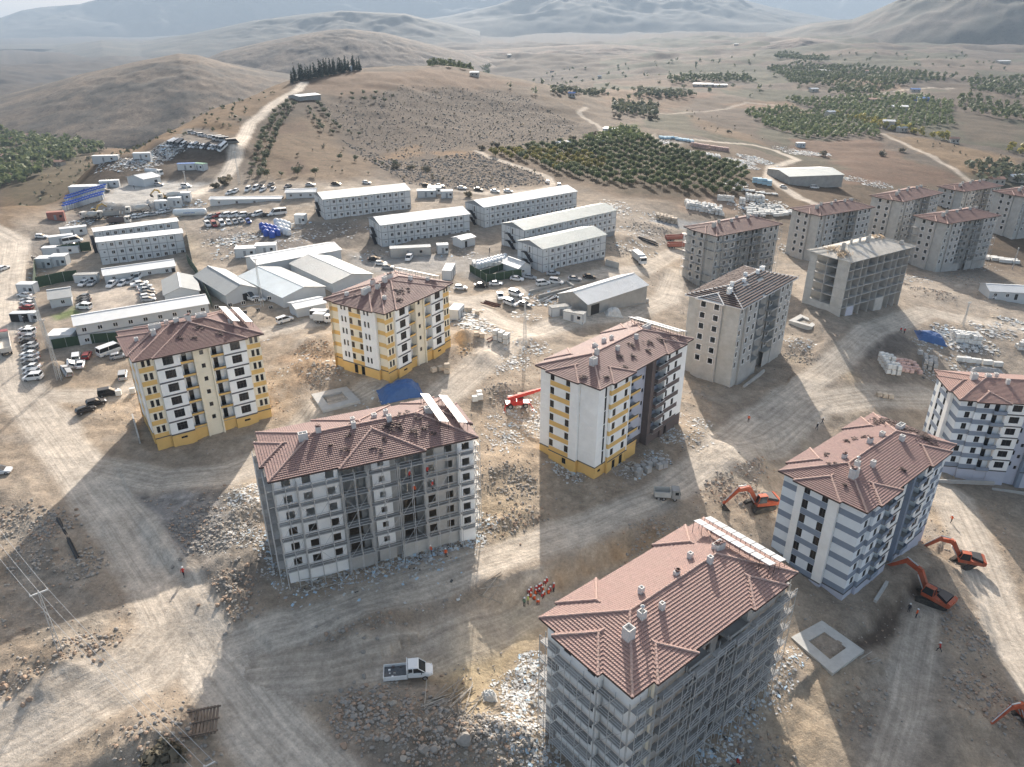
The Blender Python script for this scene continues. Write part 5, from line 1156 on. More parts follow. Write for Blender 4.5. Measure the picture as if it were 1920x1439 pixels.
# farm and village houses far away
CRW = mat('village_wall', (.48,.43,.37), .9, var=.15); TRF = mat('village_roof', (.34,.20,.15), .9, var=.2)
hs = [(15,265,12,'grey village house among the trees at the left edge'),(55,258,10,'low village house above the valley orchard'),(85,252,9,'small village house nearest the left hill'),(70,290,12,'white roofed village house below the valley orchard'),(20,298,12,'brown village house at the far left edge'),(112,310,9,'flat roofed farmhouse on the slope edge'),
 (1318,162,26,'long white greenhouse roof on the far plain'),(1350,164,18,'smaller white greenhouse roof on the far plain'),(1664,241,9,'white two storey farmhouse at the field road'),(1690,247,7,'low white farm shed beside the field road'),(1788,268,6,'green hut on the dry field'),(1555,222,8,'pale farmhouse between the two orchards'),(1637,192,13,'dark flat farmhouse in the right orchard'),
 (1686,206,14,'long white farm roof in the right orchard'),(1728,190,12,'blue walled house in the right orchard'),(1715,173,10,'blue roofed shed behind the right orchard'),(1545,136,14,'pale farm on the far plain beside the orchards'),(1627,137,12,'far farmhouse above the orchards'),(1525,172,10,'small white shed by the plain track'),(1595,171,9,'grey shed by the plain track'),
 (1905,340,10,'white roofed shed behind the far apartment blocks'),(1866,345,8,'farm roof beside the farthest block'),(955,105,10,'white hut on the far plain hills'),(1072,182,6,'blue farm hut on the hill shoulder'),(890,143,8,'white hut behind the hill crest'),(1124,147,6,'tiny white hut on the plain'),(1035,136,9,'farm cluster on the low far hill'),(1190,92,12,'tiny white farm below the mountain'),(1380,85,12,'pale farm at the foot of the mountain'),(1880,118,22,'long factory roof on the far right plain')]
for i, (u, v, w, lab) in enumerate(hs):
    p = G(u, v); t = thing('farmhouse', lab, 'house', p, random.uniform(-.3, .3)); b = MB(); h = 3.2 if 'two' not in lab else 6; d = w*.7; b.box((-w/2,-d/2,-1.5), (w/2,d/2,h)); b.build('wall', BLUEP if 'blue walled' in lab else CRW, t)
    r = MB(); r.prism([(-d/2-.4,h),(d/2+.4,h),(0,h+1.2)], -w/2-.4, w/2+.4); r.build('roof', BLUEP if 'blue' in lab else (RW if ('white' in lab or 'pale' in lab or 'factory' in lab) else TRF), t)
    for x in (-w*.25, w*.2): k = MB(); k.box((x,-d/2-.06,.9), (x+1.2,-d/2-.002,2.2)); k.build('window', PANE, t)
# ------------------------------------------------------------------ vehicles
PAINT = {k: mat('car_paint_'+k, c, .3, .0, var=.05, dirt=.12, spec=.5) for k, c in dict(white=(.78,.78,.77), silver=(.42,.43,.44), grey=(.17,.175,.18), black=(.02,.02,.022), red=(.30,.03,.03), blue=(.04,.10,.32), green=(.06,.12,.07), orange=(.62,.20,.03)).items()}
GLASS = mat('vehicle_glass', (.02,.024,.028), .08, var=0, spec=.6); RUBBER = mat('tyre_rubber', (.025,.025,.025), .9, var=.2, dirt=.2); RIM = mat('wheel_rim', (.38,.38,.39), .4, .6, var=.05); LAMP = mat('headlight_lens', (.75,.77,.78), .1, var=0, spec=.6); TAIL = mat('tail_light', (.35,.02,.02), .2, var=0)
def loft(b, secs, mi=None):
    """secs: rings of equal length"""
    n = len(secs[0]); base = len(b.v)
    for r in secs: b.v += [tuple(p) for p in r]
    for k in range(len(secs)-1):
        for i in range(n): b.f.append((base+k*n+i, base+k*n+(i+1) % n, base+(k+1)*n+(i+1) % n, base+(k+1)*n+i)); b.m.append(b.mi if mi is None else mi)
    b.f.append(tuple(base+i for i in range(n-1, -1, -1))); b.m.append(b.mi); b.f.append(tuple(base+(len(secs)-1)*n+i for i in range(n))); b.m.append(b.mi)
def ring(x, hw, z0, z1, c=.12):
    return [(x,-hw+c,z0),(x,hw-c,z0),(x,hw,z0+c),(x,hw,z1-c),(x,hw-c*1.3,z1),(x,-hw+c*1.3,z1),(x,-hw,z1-c),(x,-hw,z0+c)]
WH = {}
def wheel_meshes(r, w):
    k = (r, w)
    if k not in WH:
        t = MB(); t.bar((0,-w/2,0), (0,w/2,0), r, 14); rm = MB(); rm.bar((0,-w/2-.015,0), (0,w/2+.015,0), r*.6, 10); WH[k] = (t.mesh('tyre', RUBBER), rm.mesh('rim', RIM))
    return WH[k]
def wheels(t, pts, r, w):
    for x, y in pts:
        a, c = wheel_meshes(r, w); o = put('wheel', a, t, (x, y, r)); put('rim', c, o)
CARS = {
 'sedan': dict(L=4.5, W=1.78, body=[(-2.25,.62,.45,.78),(-2.05,.84,.28,.92),(-1.3,.88,.22,.95),(0,.89,.22,.93),(1.0,.88,.22,.92),(1.9,.84,.24,.80),(2.22,.66,.36,.66)], cab=[(-1.75,.70,.93,.96),(-1.05,.66,.93,1.40),(.15,.66,.93,1.44),(1.05,.72,.92,.95)], ax=1.35),
 'hatch': dict(L=4.1, W=1.75, body=[(-2.02,.66,.45,.9),(-1.9,.84,.26,.98),(-1.0,.87,.22,.97),(.6,.87,.22,.95),(1.75,.83,.24,.82),(2.05,.64,.36,.66)], cab=[(-1.95,.70,.96,.99),(-1.6,.66,.96,1.42),(.0,.67,.95,1.47),(.95,.72,.94,.97)], ax=1.28),
 'van': dict(L=4.6, W=1.85, body=[(-2.25,.74,.4,1.1),(-2.15,.90,.26,1.18),(.9,.90,.22,1.12),(1.9,.88,.24,.98),(2.3,.70,.36,.78)], cab=[(-2.2,.82,1.1,1.2),(-2.1,.80,1.1,1.82),(.3,.80,1.1,1.85),(1.35,.80,1.05,1.1)], ax=1.45),
 'minibus': dict(L=6.6, W=2.05, body=[(-3.25,.90,.4,1.35),(-3.15,1.0,.3,1.4),(2.2,1.0,.28,1.35),(3.0,.97,.3,1.1),(3.35,.8,.4,.85)], cab=[(-3.2,.92,1.35,1.42),(-3.1,.90,1.35,2.55),(1.6,.90,1.33,2.6),(2.75,.88,1.15,1.2)], ax=2.1),
 'pickup': dict(L=5.2, W=1.85, body=[(-2.6,.86,.45,1.0),(-2.5,.92,.36,1.05),(-.2,.92,.3,1.05),(1.6,.92,.3,1.02),(2.3,.88,.34,.98),(2.62,.72,.42,.8)], cab=[(-1.1,.78,1.03,1.08),(-.9,.74,1.03,1.62),(.45,.74,1.03,1.66),(1.3,.78,1.02,1.06)], ax=1.6)}
CARP = {}
def car_proto(kind, paint):
    if (kind, paint) in CARP: return CARP[kind, paint]
    d = CARS[kind]; t = thing('parked_car', '', 'car')
    b = MB(); loft(b, [ring(x, hw, z0, z1, .10) for x, hw, z0, z1 in d['body']]); b.build('body', PAINT[paint], t, smooth=False)
    g = MB(); loft(g, [ring(x, hw, z0, z1, .05) for x, hw, z0, z1 in d['cab']]); g.build('windows', GLASS, t)
    c = d['cab']; r = MB(); (xa, ha, _, za), (xb, hb, _, zb) = c[1], c[2]
    r.hexa([(xa-.06,-ha-.01,za-.04),(xb+.08,-hb-.01,zb-.04),(xb+.08,hb+.01,zb-.04),(xa-.06,ha+.01,za-.04),(xa,-ha+.04,za+.03),(xb,-hb+.04,zb+.03),(xb,hb-.04,zb+.03),(xa,ha-.04,za+.03)])
    for s_ in (-1, 1):
        for (x0, z0, h0), (x1, z1, h1) in (((c[0][0], c[0][3], c[0][1]), (xa, za, ha)), ((xb, zb, hb), (c[3][0], c[3][3], c[3][1])), (((xa+xb)/2-.05, c[1][2]-.02, ha+.03), ((xa+xb)/2-.05, za, ha))): r.bar((x0, s_*h0, z0), (x1, s_*h1, z1), .05, 4)
    r.build('roof', PAINT[paint], t)
    ax, W = d['ax'], d['W']; wheels(t, [(x, y) for x in (-ax, ax) for y in (-W/2+.12, W/2-.12)], .32, .22)
    xe = d['body'][-2][0]+.15; ze = d['body'][-2][3]-.14
    for y in (-1, 1):
        h = MB(); h.box((xe-.06, y*.58-.17, ze-.09), (xe+.10, y*.58+.17, ze+.05)); h.build('headlight', LAMP, t)
        h = MB(); xr = d['body'][0][0]; h.box((xr-.01, y*.56-.12, .72), (xr+.12, y*.56+.12, .88)); h.build('tail_light', TAIL, t)
    freeze(t); CARP[kind, paint] = t; t['_used'] = 0; return t
def place_car(u, v, kind, paint, yaw, label, group):
    if (u, v) == (None, None): return
    pr = car_proto(kind, paint); p = G(u, v)
    if not pr['_used']: o = pr; o.location = p; o.rotation_euler = (0, 0, yaw); pr['_used'] = 1
    else: o = dup(pr, p, yaw)
    o['label'] = label; o['group'] = group
    e = 1.2; cx_, sx_ = math.cos(yaw), math.sin(yaw)                       # lie on the slope
    z1, z0 = hz(p[0]+cx_*e, p[1]+sx_*e), hz(p[0]-cx_*e, p[1]-sx_*e); y1, y0 = hz(p[0]-sx_*.8, p[1]+cx_*.8), hz(p[0]+sx_*.8, p[1]-cx_*.8)
    o.rotation_mode = 'XYZ'; o.rotation_euler = (math.atan2(y1-y0, 1.6), -math.atan2(z1-z0, 2.4), yaw); o.location.z = (z0+z1+y0+y1)/4+.02
    return o
ORD = 'first second third fourth fifth sixth seventh eighth ninth tenth eleventh twelfth thirteenth fourteenth fifteenth sixteenth'.split()
def car_row(items, yaw, where, frm, group, jit=.05):
    for i, it in enumerate(items):
        u, v, kind, paint = it[:4]; y = yaw if len(it) < 5 else it[4]
        nm = {'sedan':'saloon car','hatch':'hatchback','van':'small van','minibus':'minibus','pickup':'pickup'}[kind]
        place_car(u, v, kind, paint, R_(y)+random.gauss(0, jit), '%s %s %s, %s from the %s' % (paint, nm, where, ORD[i] if i < 16 else 'last', frm), group)
w, s, k, r = 'white', 'silver', 'black', 'red'
car_row([(47,557,'sedan',w),(52,567,'hatch',s),(53,573,'sedan',w),(50,581,'hatch',r)], 172, 'in the short column above the gate', 'top', 'cars in the column by the haul road')
car_row([(52,621,'sedan',w),(52,628,'van',w),(53,636,'hatch',s),(53,644,'sedan',k),(58,652,'sedan',s),(59,659,'hatch','grey'),(57,668,'sedan',w),(58,676,'sedan',s),(58,684,'hatch','grey'),(61,693,'sedan',w),(62,702,'hatch',s),(64,712,'van',w)], 176, 'in the long column by the haul road', 'top', 'cars in the column by the haul road')
car_row([(131,686,'hatch',w,120),(144,674,'van',w,112),(152,687,'sedan',w,112),(164,670,'hatch',r,100),(124,699,'hatch',s,130)], 110, 'on open ground below the long office', 'left', 'cars around the car park')
car_row([(208,663,'minibus',w,60),(224,672,'hatch',s,20)], 40, 'half behind the yellow block corner', 'left', 'cars around the car park')
car_row([(162,773,'hatch',k,40),(181,759,'hatch',k,38),(205,741,'van',k,30),(232,708,'van',s,110)], 40, 'on the bank left of the yellow block', 'left', 'cars around the car park')
car_row([(157,535,'hatch',w,265),(173,535,'sedan',s,280),(211,536,'pickup',w,270),(230,535,'hatch',w,265),(244,531,'hatch',s,265),(261,523,'van',w,270)], 268, 'lined up before the single storey office', 'left', 'cars in the office yard')
car_row([(262,536,'pickup',w),(272,541,'sedan',w),(275,547,'sedan',s),(277,553,'sedan',k),(277,559,'hatch',w),(279,565,'hatch',s)], 28, 'parked against the small grey hall', 'top', 'cars in the office yard')
car_row([(157,560,'hatch','grey'),(158,565,'sedan',k),(158,570,'hatch',k),(158,575,'sedan',w),(159,580,'van',w)], 168, 'in the row left of the office yard', 'top', 'cars in the office yard')
car_row([(394,409,'sedan',s),(407,407,'hatch',r),(422,407,'van',w),(438,407,'van',w),(453,407,'van',w),(468,407,'sedan','grey'),(483,405,'van',w),(498,406,'sedan',k),(511,404,'sedan',w),(522,403,'minibus',w)], 215, 'in the upper row by the water tanks', 'left', 'cars by the water tanks', .1)
car_row([(390,424,'van',w),(402,424,'van',r),(417,422,'van',w),(429,420,'hatch',w),(442,419,'hatch',s),(453,417,'hatch',s),(467,418,'hatch','blue')], 300, 'in the lower row by the water tanks', 'left', 'cars by the water tanks', .1)
car_row([(431,364,'hatch',w),(442,361,'hatch',w),(466,358,'van',w),(480,356,'van',w),(494,358,'hatch',w),(491,352,'sedan',k),(512,357,'sedan',s),(508,349,'sedan','grey'),(540,352,'sedan','grey')], 250, 'above the long cabin row', 'left', 'cars above the cabin row', .3)
car_row([(239,412,'hatch',w),(250,409,'hatch',w),(262,408,'sedan',w),(273,406,'hatch',w),(285,405,'sedan',s),(302,400,'sedan',w),(316,398,'sedan',s)], 220, 'behind the double container block', 'left', 'cars behind the double container block', .1)
car_row([(322+i*7.4, 272+i*.55, ('minibus' if i in (0,1,2,13) else 'van' if i % 3 == 0 else 'sedan'), (w, s, 'grey', w, k)[i % 5]) for i in range(14)], 240, 'in the front row of the hilltop lot', 'left', 'vehicles on the parking terrace', .08)
car_row([(360+i*6.3, 251+i*1.55, ('minibus' if i in (8,9,10,12) else 'van' if i % 3 == 0 else 'sedan'), (s, w, 'grey', w, s)[i % 5]) for i in range(13)], 30, 'in the back row of the hilltop lot', 'left', 'vehicles on the parking terrace', .08)
car_row([(582,349,'sedan',s),(630,347,'sedan',k),(688,345,'hatch',w),(800,350,'hatch',k),(824,351,'sedan',w),(866,355,'sedan',w),(897,358,'sedan',k),(928,361,'sedan',w),(953,361,'sedan',w),(1026,344,'hatch',w,100),(1048,349,'hatch',w,100)], -8, 'on the road below the stony hill', 'left', 'cars along the road behind the camp')
car_row([(864,543,'hatch',w),(902,539,'sedan',k),(930,535,'sedan',w),(969,526,'sedan',w,-14),(993,523,'sedan',s,-4),(1037,516,'sedan',s,-6),(1077,526,'sedan',s,-4),(1105,522,'sedan',k,0)], 4, 'along the camp road below the tank pool', 'left', 'cars along the camp road')
car_row([(1018,535,'van',w,18),(1043,532,'van',w,-16)], 0, 'side by side beside the long foundation kerb', 'left', 'cars along the camp road')
car_row([(938,559,'pickup',w,275),(967,555,'van',w,-38),(957,572,'van',w,-35),(984,574,'sedan','grey',-28)], 0, 'in the loose cluster of the middle junction', 'left', 'cars at the middle junction')
car_row([(535,604,'van',w,35),(605,598,'minibus',w,-12),(583,582,'hatch',w,10),(463,560,'minibus',w,-25),(486,565,'hatch',w,10)], 0, 'on the camp road near the white complex', 'left', 'cars near the white complex')
car_row([(702,488,'sedan',k,10),(715,497,'hatch',w,-10),(728,504,'hatch',s,-8),(767,488,'van',w,265)], 0, 'in the yard below the middle container block', 'left', 'cars near the white complex')
car_row([(1866,560,'hatch',w,6),(1908,566,'pickup',s,8)], 0, 'before the white site house', 'left', 'cars at the right edge')
place_car(8, 506, 'hatch', w, R_(80), 'lone white hatchback on the haul road at the left edge', 'cars at the left edge'); place_car(2, 888, 'hatch', w, R_(10), 'white hatchback cut off by the left edge near the track', 'cars at the left edge'); place_car(1468, 352, 'hatch', w, 0.1, 'white hatchback in front of the open barn', 'cars at the right edge'); place_car(1527, 354, 'van', w, 0.1, 'white van under the barn front', 'cars at the right edge')
place_car(198, 360, 'sedan', 'grey', R_(10), 'grey saloon beside the long white cabin on the upper yard', 'cars on the upper yard'); place_car(298, 349, 'hatch', s, R_(10), 'silver hatchback at the white workshop door', 'cars on the upper yard'); place_car(350, 352, 'van', w, R_(0), 'white van on the upper yard near the container', 'cars on the upper yard'); place_car(78, 446, 'hatch', w, R_(20), 'white car on the ramp beside the dark bank', 'cars on the upper yard'); place_car(138, 456, 'minibus', w, R_(20), 'white minibus among the cabins left of the double block', 'cars on the upper yard'); place_car(140, 463, 'sedan', k, R_(20), 'black saloon among the cabins left of the double block', 'cars on the upper yard')
# ---- crew-cab lorry on the near track
def lorry_near():
    p = G(768, 1268); t = thing('flatbed_truck', 'white crew cab flatbed truck on the shaded track in front', 'truck', p, R_(7))
    P_ = PAINT['white']; t.scale = (1.12,)*3
    b = MB(); loft(b, [ring(x, hw, z0, z1, .12) for x, hw, z0, z1 in [(-.15,.93,.55,1.30),(.9,.95,.5,1.30),(1.75,.95,.5,1.28),(2.5,.90,.5,1.12),(2.95,.74,.55,.9)]]); b.build('cab', P_, t)
    g = MB(); loft(g, [ring(x, hw, z0, z1, .05) for x, hw, z0, z1 in [(-.1,.86,1.28,2.12),(1.15,.86,1.28,2.14),(2.05,.86,1.2,1.26)]]); g.build('windows', GLASS, t)
    r = MB(); r.hexa([(-.15,-.88,2.08),(1.25,-.88,2.08),(1.25,.88,2.08),(-.15,.88,2.08),(-.1,-.80,2.2),(1.12,-.80,2.2),(1.12,.80,2.2),(-.1,.80,2.2)])
    for s_ in (-1, 1):
        for q in (((-.12,s_*.90,1.28),(-.12,s_*.88,2.1)), ((.5,s_*.91,1.28),(.5,s_*.88,2.1)), ((1.15,s_*.88,2.1),(2.1,s_*.9,1.24))): r.bar(*q, .055, 4)
        r.box((.05,s_*.93-.02,1.3), (.46,s_*.93+.02,1.5)) 
    r.build('cab_roof', P_, t)
    f = MB(); f.box((-3.1,-1.0,.78), (-.3,1.0,.90)); f.build('bed_floor', mat('truck_bed', (.10,.11,.12), .7, var=.3, scale=2, dirt=.3), t)
    for (a, c) in (((-3.1,-1.05,.62),(-.3,-.98,1.28)), ((-3.1,.98,.62),(-.3,1.05,1.28)), ((-3.17,-1.05,.62),(-3.10,1.05,1.28)), ((-.3,-1.05,.62),(-.2,1.05,2.15))): m = MB(); m.box(a, c); m.build('bed_side', P_, t)
    ch = MB(); ch.box((-3.0,-.45,.45), (2.6,.45,.62)); ch.build('chassis', DARKM, t)
    wheels(t, [(-2.1,-.85),(-2.1,.85),(1.95,-.85),(1.95,.85)], .36, .24)
    for y in (-.66, .66): h = MB(); h.box((2.72,y-.15,.85), (2.88,y+.15,1.02)); h.build('headlight', LAMP, t)
    for i in range(7):
        q = MB(); x, y = random.uniform(-2.9, -.6), random.uniform(-.8, .8); a = random.uniform(.12, .3); q.box((x,y,.905), (x+a*1.4,y+a,.91+a*.8)); q.build('load_box', random.choice((WHITE, BROWN, CONC2)), t)
    m = MB(); m.box((1.5,-1.12,1.25), (1.6,-.95,1.5)); m.build('mirror', DARKM, t)
lorry_near()
# ---- excavators
ORG = mat('excavator_orange', (.43,.085,.035), .6, var=.2, dirt=.45, spec=.3); TRK = mat('track_steel', (.05,.048,.045), .8, .3, var=.25, dirt=.4)
def arm_box(b, p, q, w0, w1, h0, h1):
    p = Vector(p); q = Vector(q); d = (q-p).normalized(); n = Vector((-d.z, 0, d.x)); s_ = Vector((0, 1, 0))
    b.hexa([p-s_*w0-n*h0, q-s_*w1-n*h1, q+s_*w1-n*h1, p+s_*w0-n*h0, p-s_*w0+n*h0, q-s_*w1+n*h1, q+s_*w1+n*h1, p+s_*w0+n*h0])
def excavator(u, v, base_yaw, arm_yaw, label, elbow=(4.6, 4.4), wrist=(7.4, 2.2), tip=(7.2, .6), paint=None, s=1.0, z=None):
    p = G(u, v); t = thing('excavator', label, 'excavator', p, arm_yaw); t.scale = (s,)*3; M = paint or ORG
    for y in (-1.25, 1.25):
        k = MB(); prof = []
        for i in range(8): a = math.pi/2+math.pi*i/7; prof.append((-1.7+.48*math.cos(a), .48+.48*math.sin(a)))
        for i in range(8): a = -math.pi/2+math.pi*i/7; prof.append((1.7+.48*math.cos(a), .48+.48*math.sin(a)))
        k.prism(prof, y-.3, y+.3, 'y'); o = k.build('track', TRK, t, (0,0,0)); o.rotation_euler = (0, 0, base_yaw-arm_yaw)
        c, s_ = math.cos(base_yaw-arm_yaw), math.sin(base_yaw-arm_yaw)
        for i in range(9): l = MB(); l.box((-1.75+i*.42,y-.31,.955), (-1.55+i*.42,y+.31,1.0)); l.build('track_shoe', TRK, o)
    u_ = MB(); u_.bar((0,0,.7), (0,0,1.1), .8, 12); u_.build('slew_ring', TRK, t)
    b = MB(); b.hexa([(-2.4,-1.3,1.1),(1.2,-1.3,1.1),(1.2,1.3,1.1),(-2.4,1.3,1.1),(-2.5,-1.3,1.75),(1.2,-1.3,1.7),(1.2,1.3,1.7),(-2.5,1.3,1.75)]); b.build('house', M, t)
    cw = MB(); cw.prism([(-2.5,1.05),(-2.95,1.3),(-2.98,1.9),(-2.5,2.1)], -1.28, 1.28, 'y'); cw.build('counterweight', M, t)
    h = MB(); h.hexa([(-2.4,-1.28,1.76),(-.6,-1.28,1.71),(-.6,.35,1.71),(-2.4,1.28,1.76),(-2.35,-1.2,2.15),(-.7,-1.2,2.15),(-.7,.3,2.15),(-2.35,1.2,2.15)]); h.build('engine_hood', DARKM, t)
    c = MB(); c.hexa([(-.45,.38,1.72),(1.25,.38,1.72),(1.25,1.28,1.72),(-.45,1.28,1.72),(-.4,.42,2.95),(.85,.42,2.98),(.85,1.24,2.98),(-.4,1.24,2.95)]); q = c.build('cab', GLASS, t)
    rf = MB(); rf.box((-.45,.38,2.98), (.95,1.28,3.06)); 
    for (x, y) in ((-.43,.4),(-.43,1.26)): rf.bar((x,y,1.72), (x,y,3.0), .06)
    for y in (.4, 1.26): rf.bar((1.25,y,1.72), (.88,y,3.0), .06)
    rf.build('cab_frame', M, q)
    dk = MB(); dk.box((-.6,-1.28,1.71), (1.2,-.4,2.0)); dk.build('tool_deck', DARKM, t)
    bm = MB(); arm_box(bm, (.9,0,1.6), (2.6,0,4.3), .26, .28, .30, .42); arm_box(bm, (2.5,0,4.2), (elbow[0],0,elbow[1]), .27, .22, .42, .28); bm.build('boom', M, t)
    st = MB(); arm_box(st, (elbow[0]-.5*(wrist[0]-elbow[0])*.3,0,elbow[1]-.3*(wrist[1]-elbow[1])*.5), (wrist[0],0,wrist[1]), .2, .15, .34, .2); st.build('stick', M, t)
    cy = MB()
    for y in (-.35, .35): cy.bar((1.3,y,1.4), (2.6,y,3.5), .09, 6); cy.bar((1.9,y,2.4), (2.6,y,3.5), .06, 6)
    cy.bar((3.0,0,4.75), (elbow[0],0,elbow[1]+.7), .1, 6); cy.bar((elbow[0],0,elbow[1]+.5), (wrist[0]-.2,0,wrist[1]+.6), .08, 6); cy.build('hydraulic_cylinder', GALV, t)
    bk = MB(); x, z_ = wrist; bk.prism([(x-.2,z_),(x+.35,z_-.1),(tip[0]+.2,tip[1]+.3),(tip[0]-.9,tip[1]),(x-.75,z_-.75)], -.55, .55, 'y'); o = bk.build('bucket', TRK, t)
    for i in range(4): tt = MB(); tt.bar((tip[0]-.75,-.42+i*.28,tip[1]+.05), (tip[0]-1.1,-.42+i*.28,tip[1]-.1), .05, 4); tt.build('bucket_tooth', TRK, o)
    return t
excavator(1745, 1127, R_(150), R_(128), 'orange excavator digging the dark trench beside the striped block', (4.8,4.6), (7.6,1.6), (7.0,.1), s=1.15)
excavator(1806, 1058, R_(30), R_(160), 'orange excavator on the sunlit spoil heap right of the striped block', (4.6,4.2), (7.2,1.4), (6.8,0), s=1.1)
excavator(1424, 952, R_(20), R_(190), 'orange excavator half hidden by the left corner of the striped block', (4.4,4.0), (6.6,1.6), (6.2,.2), s=1.15)
excavator(1925, 1352, R_(200), R_(196), 'orange excavator cut off by the bottom right edge', (4.6,4.2), (7.4,1.6), (7.0,.2), s=1.0)
excavator(308, 373, 0, R_(170), 'small yellow excavator parked on the upper yard', s=.8, paint=mat('digger_yellow', (.55,.36,.12), .5, var=.1, dirt=.3)); excavator(178, 405, 0, R_(60), 'muddy yellow excavator by the scrap lorries of the yard', s=.9, paint=MATS['digger_yellow'])
# ---- red telehandler with outriggers
def telehandler():
    p = G(970, 762); t = thing('telehandler', 'red rotating telehandler with outriggers and raised boom on the pale track', 'telehandler', p, R_(8)); M = mat('telehandler_red', (.50,.035,.03), .4, var=.1, dirt=.15, spec=.4)
    c = MB(); c.box((-2.6,-.9,.7), (2.6,.9,1.15)); c.build('chassis', M, t)
    wheels(t, [(-1.7,-1.05),(-1.7,1.05),(1.7,-1.05),(1.7,1.05)], .58, .42)
    for x in (-2.7, 2.7):
        for y in (-1, 1): o = MB(); o.bar((x,y*.5,.9), (x+(.5 if x > 0 else -.5),y*2.3,.25), .13, 4); o.box((x+(.5 if x > 0 else -.5)-.3,y*2.3-.3,.0), (x+(.5 if x > 0 else -.5)+.3,y*2.3+.3,.12)); o.build('outrigger', M, t)
    h = MB(); h.box((-1.5,-1.0,1.2), (1.2,1.0,1.75)); h.build('turntable', M, t)
    cb = MB(); cb.hexa([(.0,.25,1.76),(1.5,.25,1.76),(1.5,1.05,1.76),(0,1.05,1.76),(.1,.3,2.9),(1.15,.3,2.95),(1.15,1.0,2.95),(.1,1.0,2.9)]); cb.build('cab', GLASS, t)
    e = MB(); e.box((-1.9,.1,1.76), (-.2,1.0,2.4)); e.build('engine_cover', WHITE, t)
    b = MB(); a = R_(14)
    for i, (x0, x1, w) in enumerate(((-2.2,3.6,.30),(3.2,6.6,.24),(6.2,8.8,.18))):
        z0, z1 = 2.3+(x0+2.2)*math.tan(a), 2.3+(x1+2.2)*math.tan(a); b = MB(); arm_box(b, (x0,-.5,z0), (x1,-.5,z1), w, w, w*1.2, w*1.2); b.build('boom', M if i < 2 else DARKM, t)
    f = MB(); f.box((8.7,-1.0,2.3+10.9*math.tan(a)-.3), (8.9,0,2.3+10.9*math.tan(a)+.3)); f.build('fork_carriage', DARKM, t)
telehandler()
# ---- lorries
def truck(u, v, yaw, label, kind='box', cabm=None, bodym=None, L=8.5, s=1.0):
    p = G(u, v); t = thing('lorry', label, 'truck', p, yaw); t.scale = (s,)*3; cabm = cabm or PAINT['white']; bodym = bodym or PREW; x1 = L/2
    c = MB(); c.hexa([(x1-2.0,-1.2,.7),(x1,-1.2,.7),(x1,1.2,.7),(x1-2.0,1.2,.7),(x1-2.0,-1.15,2.9),(x1-.25,-1.15,2.9),(x1-.25,1.15,2.9),(x1-2.0,1.15,2.9)]); c.build('cab', cabm, t)
    g = MB(); g.hexa([(x1-.12,-1.08,1.75),(x1+.0,-1.08,1.75),(x1+.0,1.08,1.75),(x1-.12,1.08,1.75),(x1-.3,-1.03,2.7),(x1-.18,-1.03,2.7),(x1-.18,1.03,2.7),(x1-.3,1.03,2.7)]); g.build('windscreen', GLASS, t)
    for y in (-1.19, 1.17): g = MB(); g.box((x1-1.3,y,1.75), (x1-.5,y+.03,2.5)); g.build('side_window', GLASS, t)
    ch = MB(); ch.box((-L/2,-.5,.6), (x1-.4,.5,.95)); ch.build('chassis', DARKM, t)
    wheels(t, [(x, y) for x in (-L/2+1.0, -L/2+2.2, x1-1.3) for y in (-1.0, 1.0)], .5, .32)
    if kind == 'box': b = MB(); b.box((-L/2,-1.22,1.0), (x1-2.2,1.22,3.4)); b.build('cargo_box', bodym, t)
    elif kind == 'tipper':
        for (a, c) in (((-L/2,-1.22,1.0),(x1-2.2,1.22,1.15)), ((-L/2,-1.25,1.151),(x1-2.2,-1.15,2.4)), ((-L/2,1.15,1.151),(x1-2.2,1.25,2.4)), ((x1-2.3,-1.149,1.151),(x1-2.2,1.149,2.8)), ((-L/2,-1.149,1.151),(-L/2+.1,1.149,2.2))): b = MB(); b.box(a, c); b.build('tipper_wall', bodym, t)
    elif kind == 'mixer':
        b = MB(); loft(b, [[(x, r*math.cos(q*.628), z+r*math.sin(q*.628)) for q in range(10)] for x, r, z in ((-L/2-.2,.45,2.9),(-L/2+.8,.9,2.6),(-L/2+2.6,1.25,2.3),(-L/2+4.2,1.15,2.15),(-L/2+5.2,.6,2.05))]); b.build('drum', bodym, t, smooth=True); c = MB(); c.bar((-L/2-.3,0,3.2), (-L/2-1.0,0,1.4), .2, 6); c.build('chute', DARKM, t)
    elif kind == 'tank':
        b = MB(); loft(b, [[(x, r*1.15*math.cos(q*.524), 2.2+r*math.sin(q*.524)) for q in range(12)] for x, r in ((-L/2,.8),(-L/2+.2,1.1),(x1-2.6,1.1),(x1-2.4,.8))]); b.build('tank', bodym, t, smooth=True)
    return t
MIXW = mat('dusty_white', (.60,.57,.52), .7, var=.1, dirt=.35)
truck(12, 652, R_(124), 'long lorry with a red cab and white trailer on the haul road', 'tipper', PAINT['red'], MIXW, 13)
truck(1198, 492, R_(-78), 'white lorry driving towards the camp past the storage hall', 'box', L=9); truck(1268, 452, R_(10), 'red tipper by the raw scaffolded block, upper one', 'tipper', PAINT['white'], REDP, 9); truck(1272, 466, R_(5), 'red tipper by the raw scaffolded block, lower one', 'tipper', PAINT['white'], REDP, 9)
truck(258, 400, R_(200), 'white concrete mixer lorry on the yard edge', 'mixer', MIXW, MIXW); truck(318, 376, R_(195), 'white concrete mixer lorry beside the yellow excavator', 'mixer', MIXW, MIXW); truck(170, 412, R_(160), 'dusty concrete lorry in the scrap corner', 'mixer', MIXW, CONC2); truck(225, 420, R_(10), 'muddy tipper lorry in the scrap corner', 'tipper', MIXW, BROWN); truck(205, 408, R_(200), 'muddy low loader in the scrap corner', 'tipper', MIXW, CONC3)
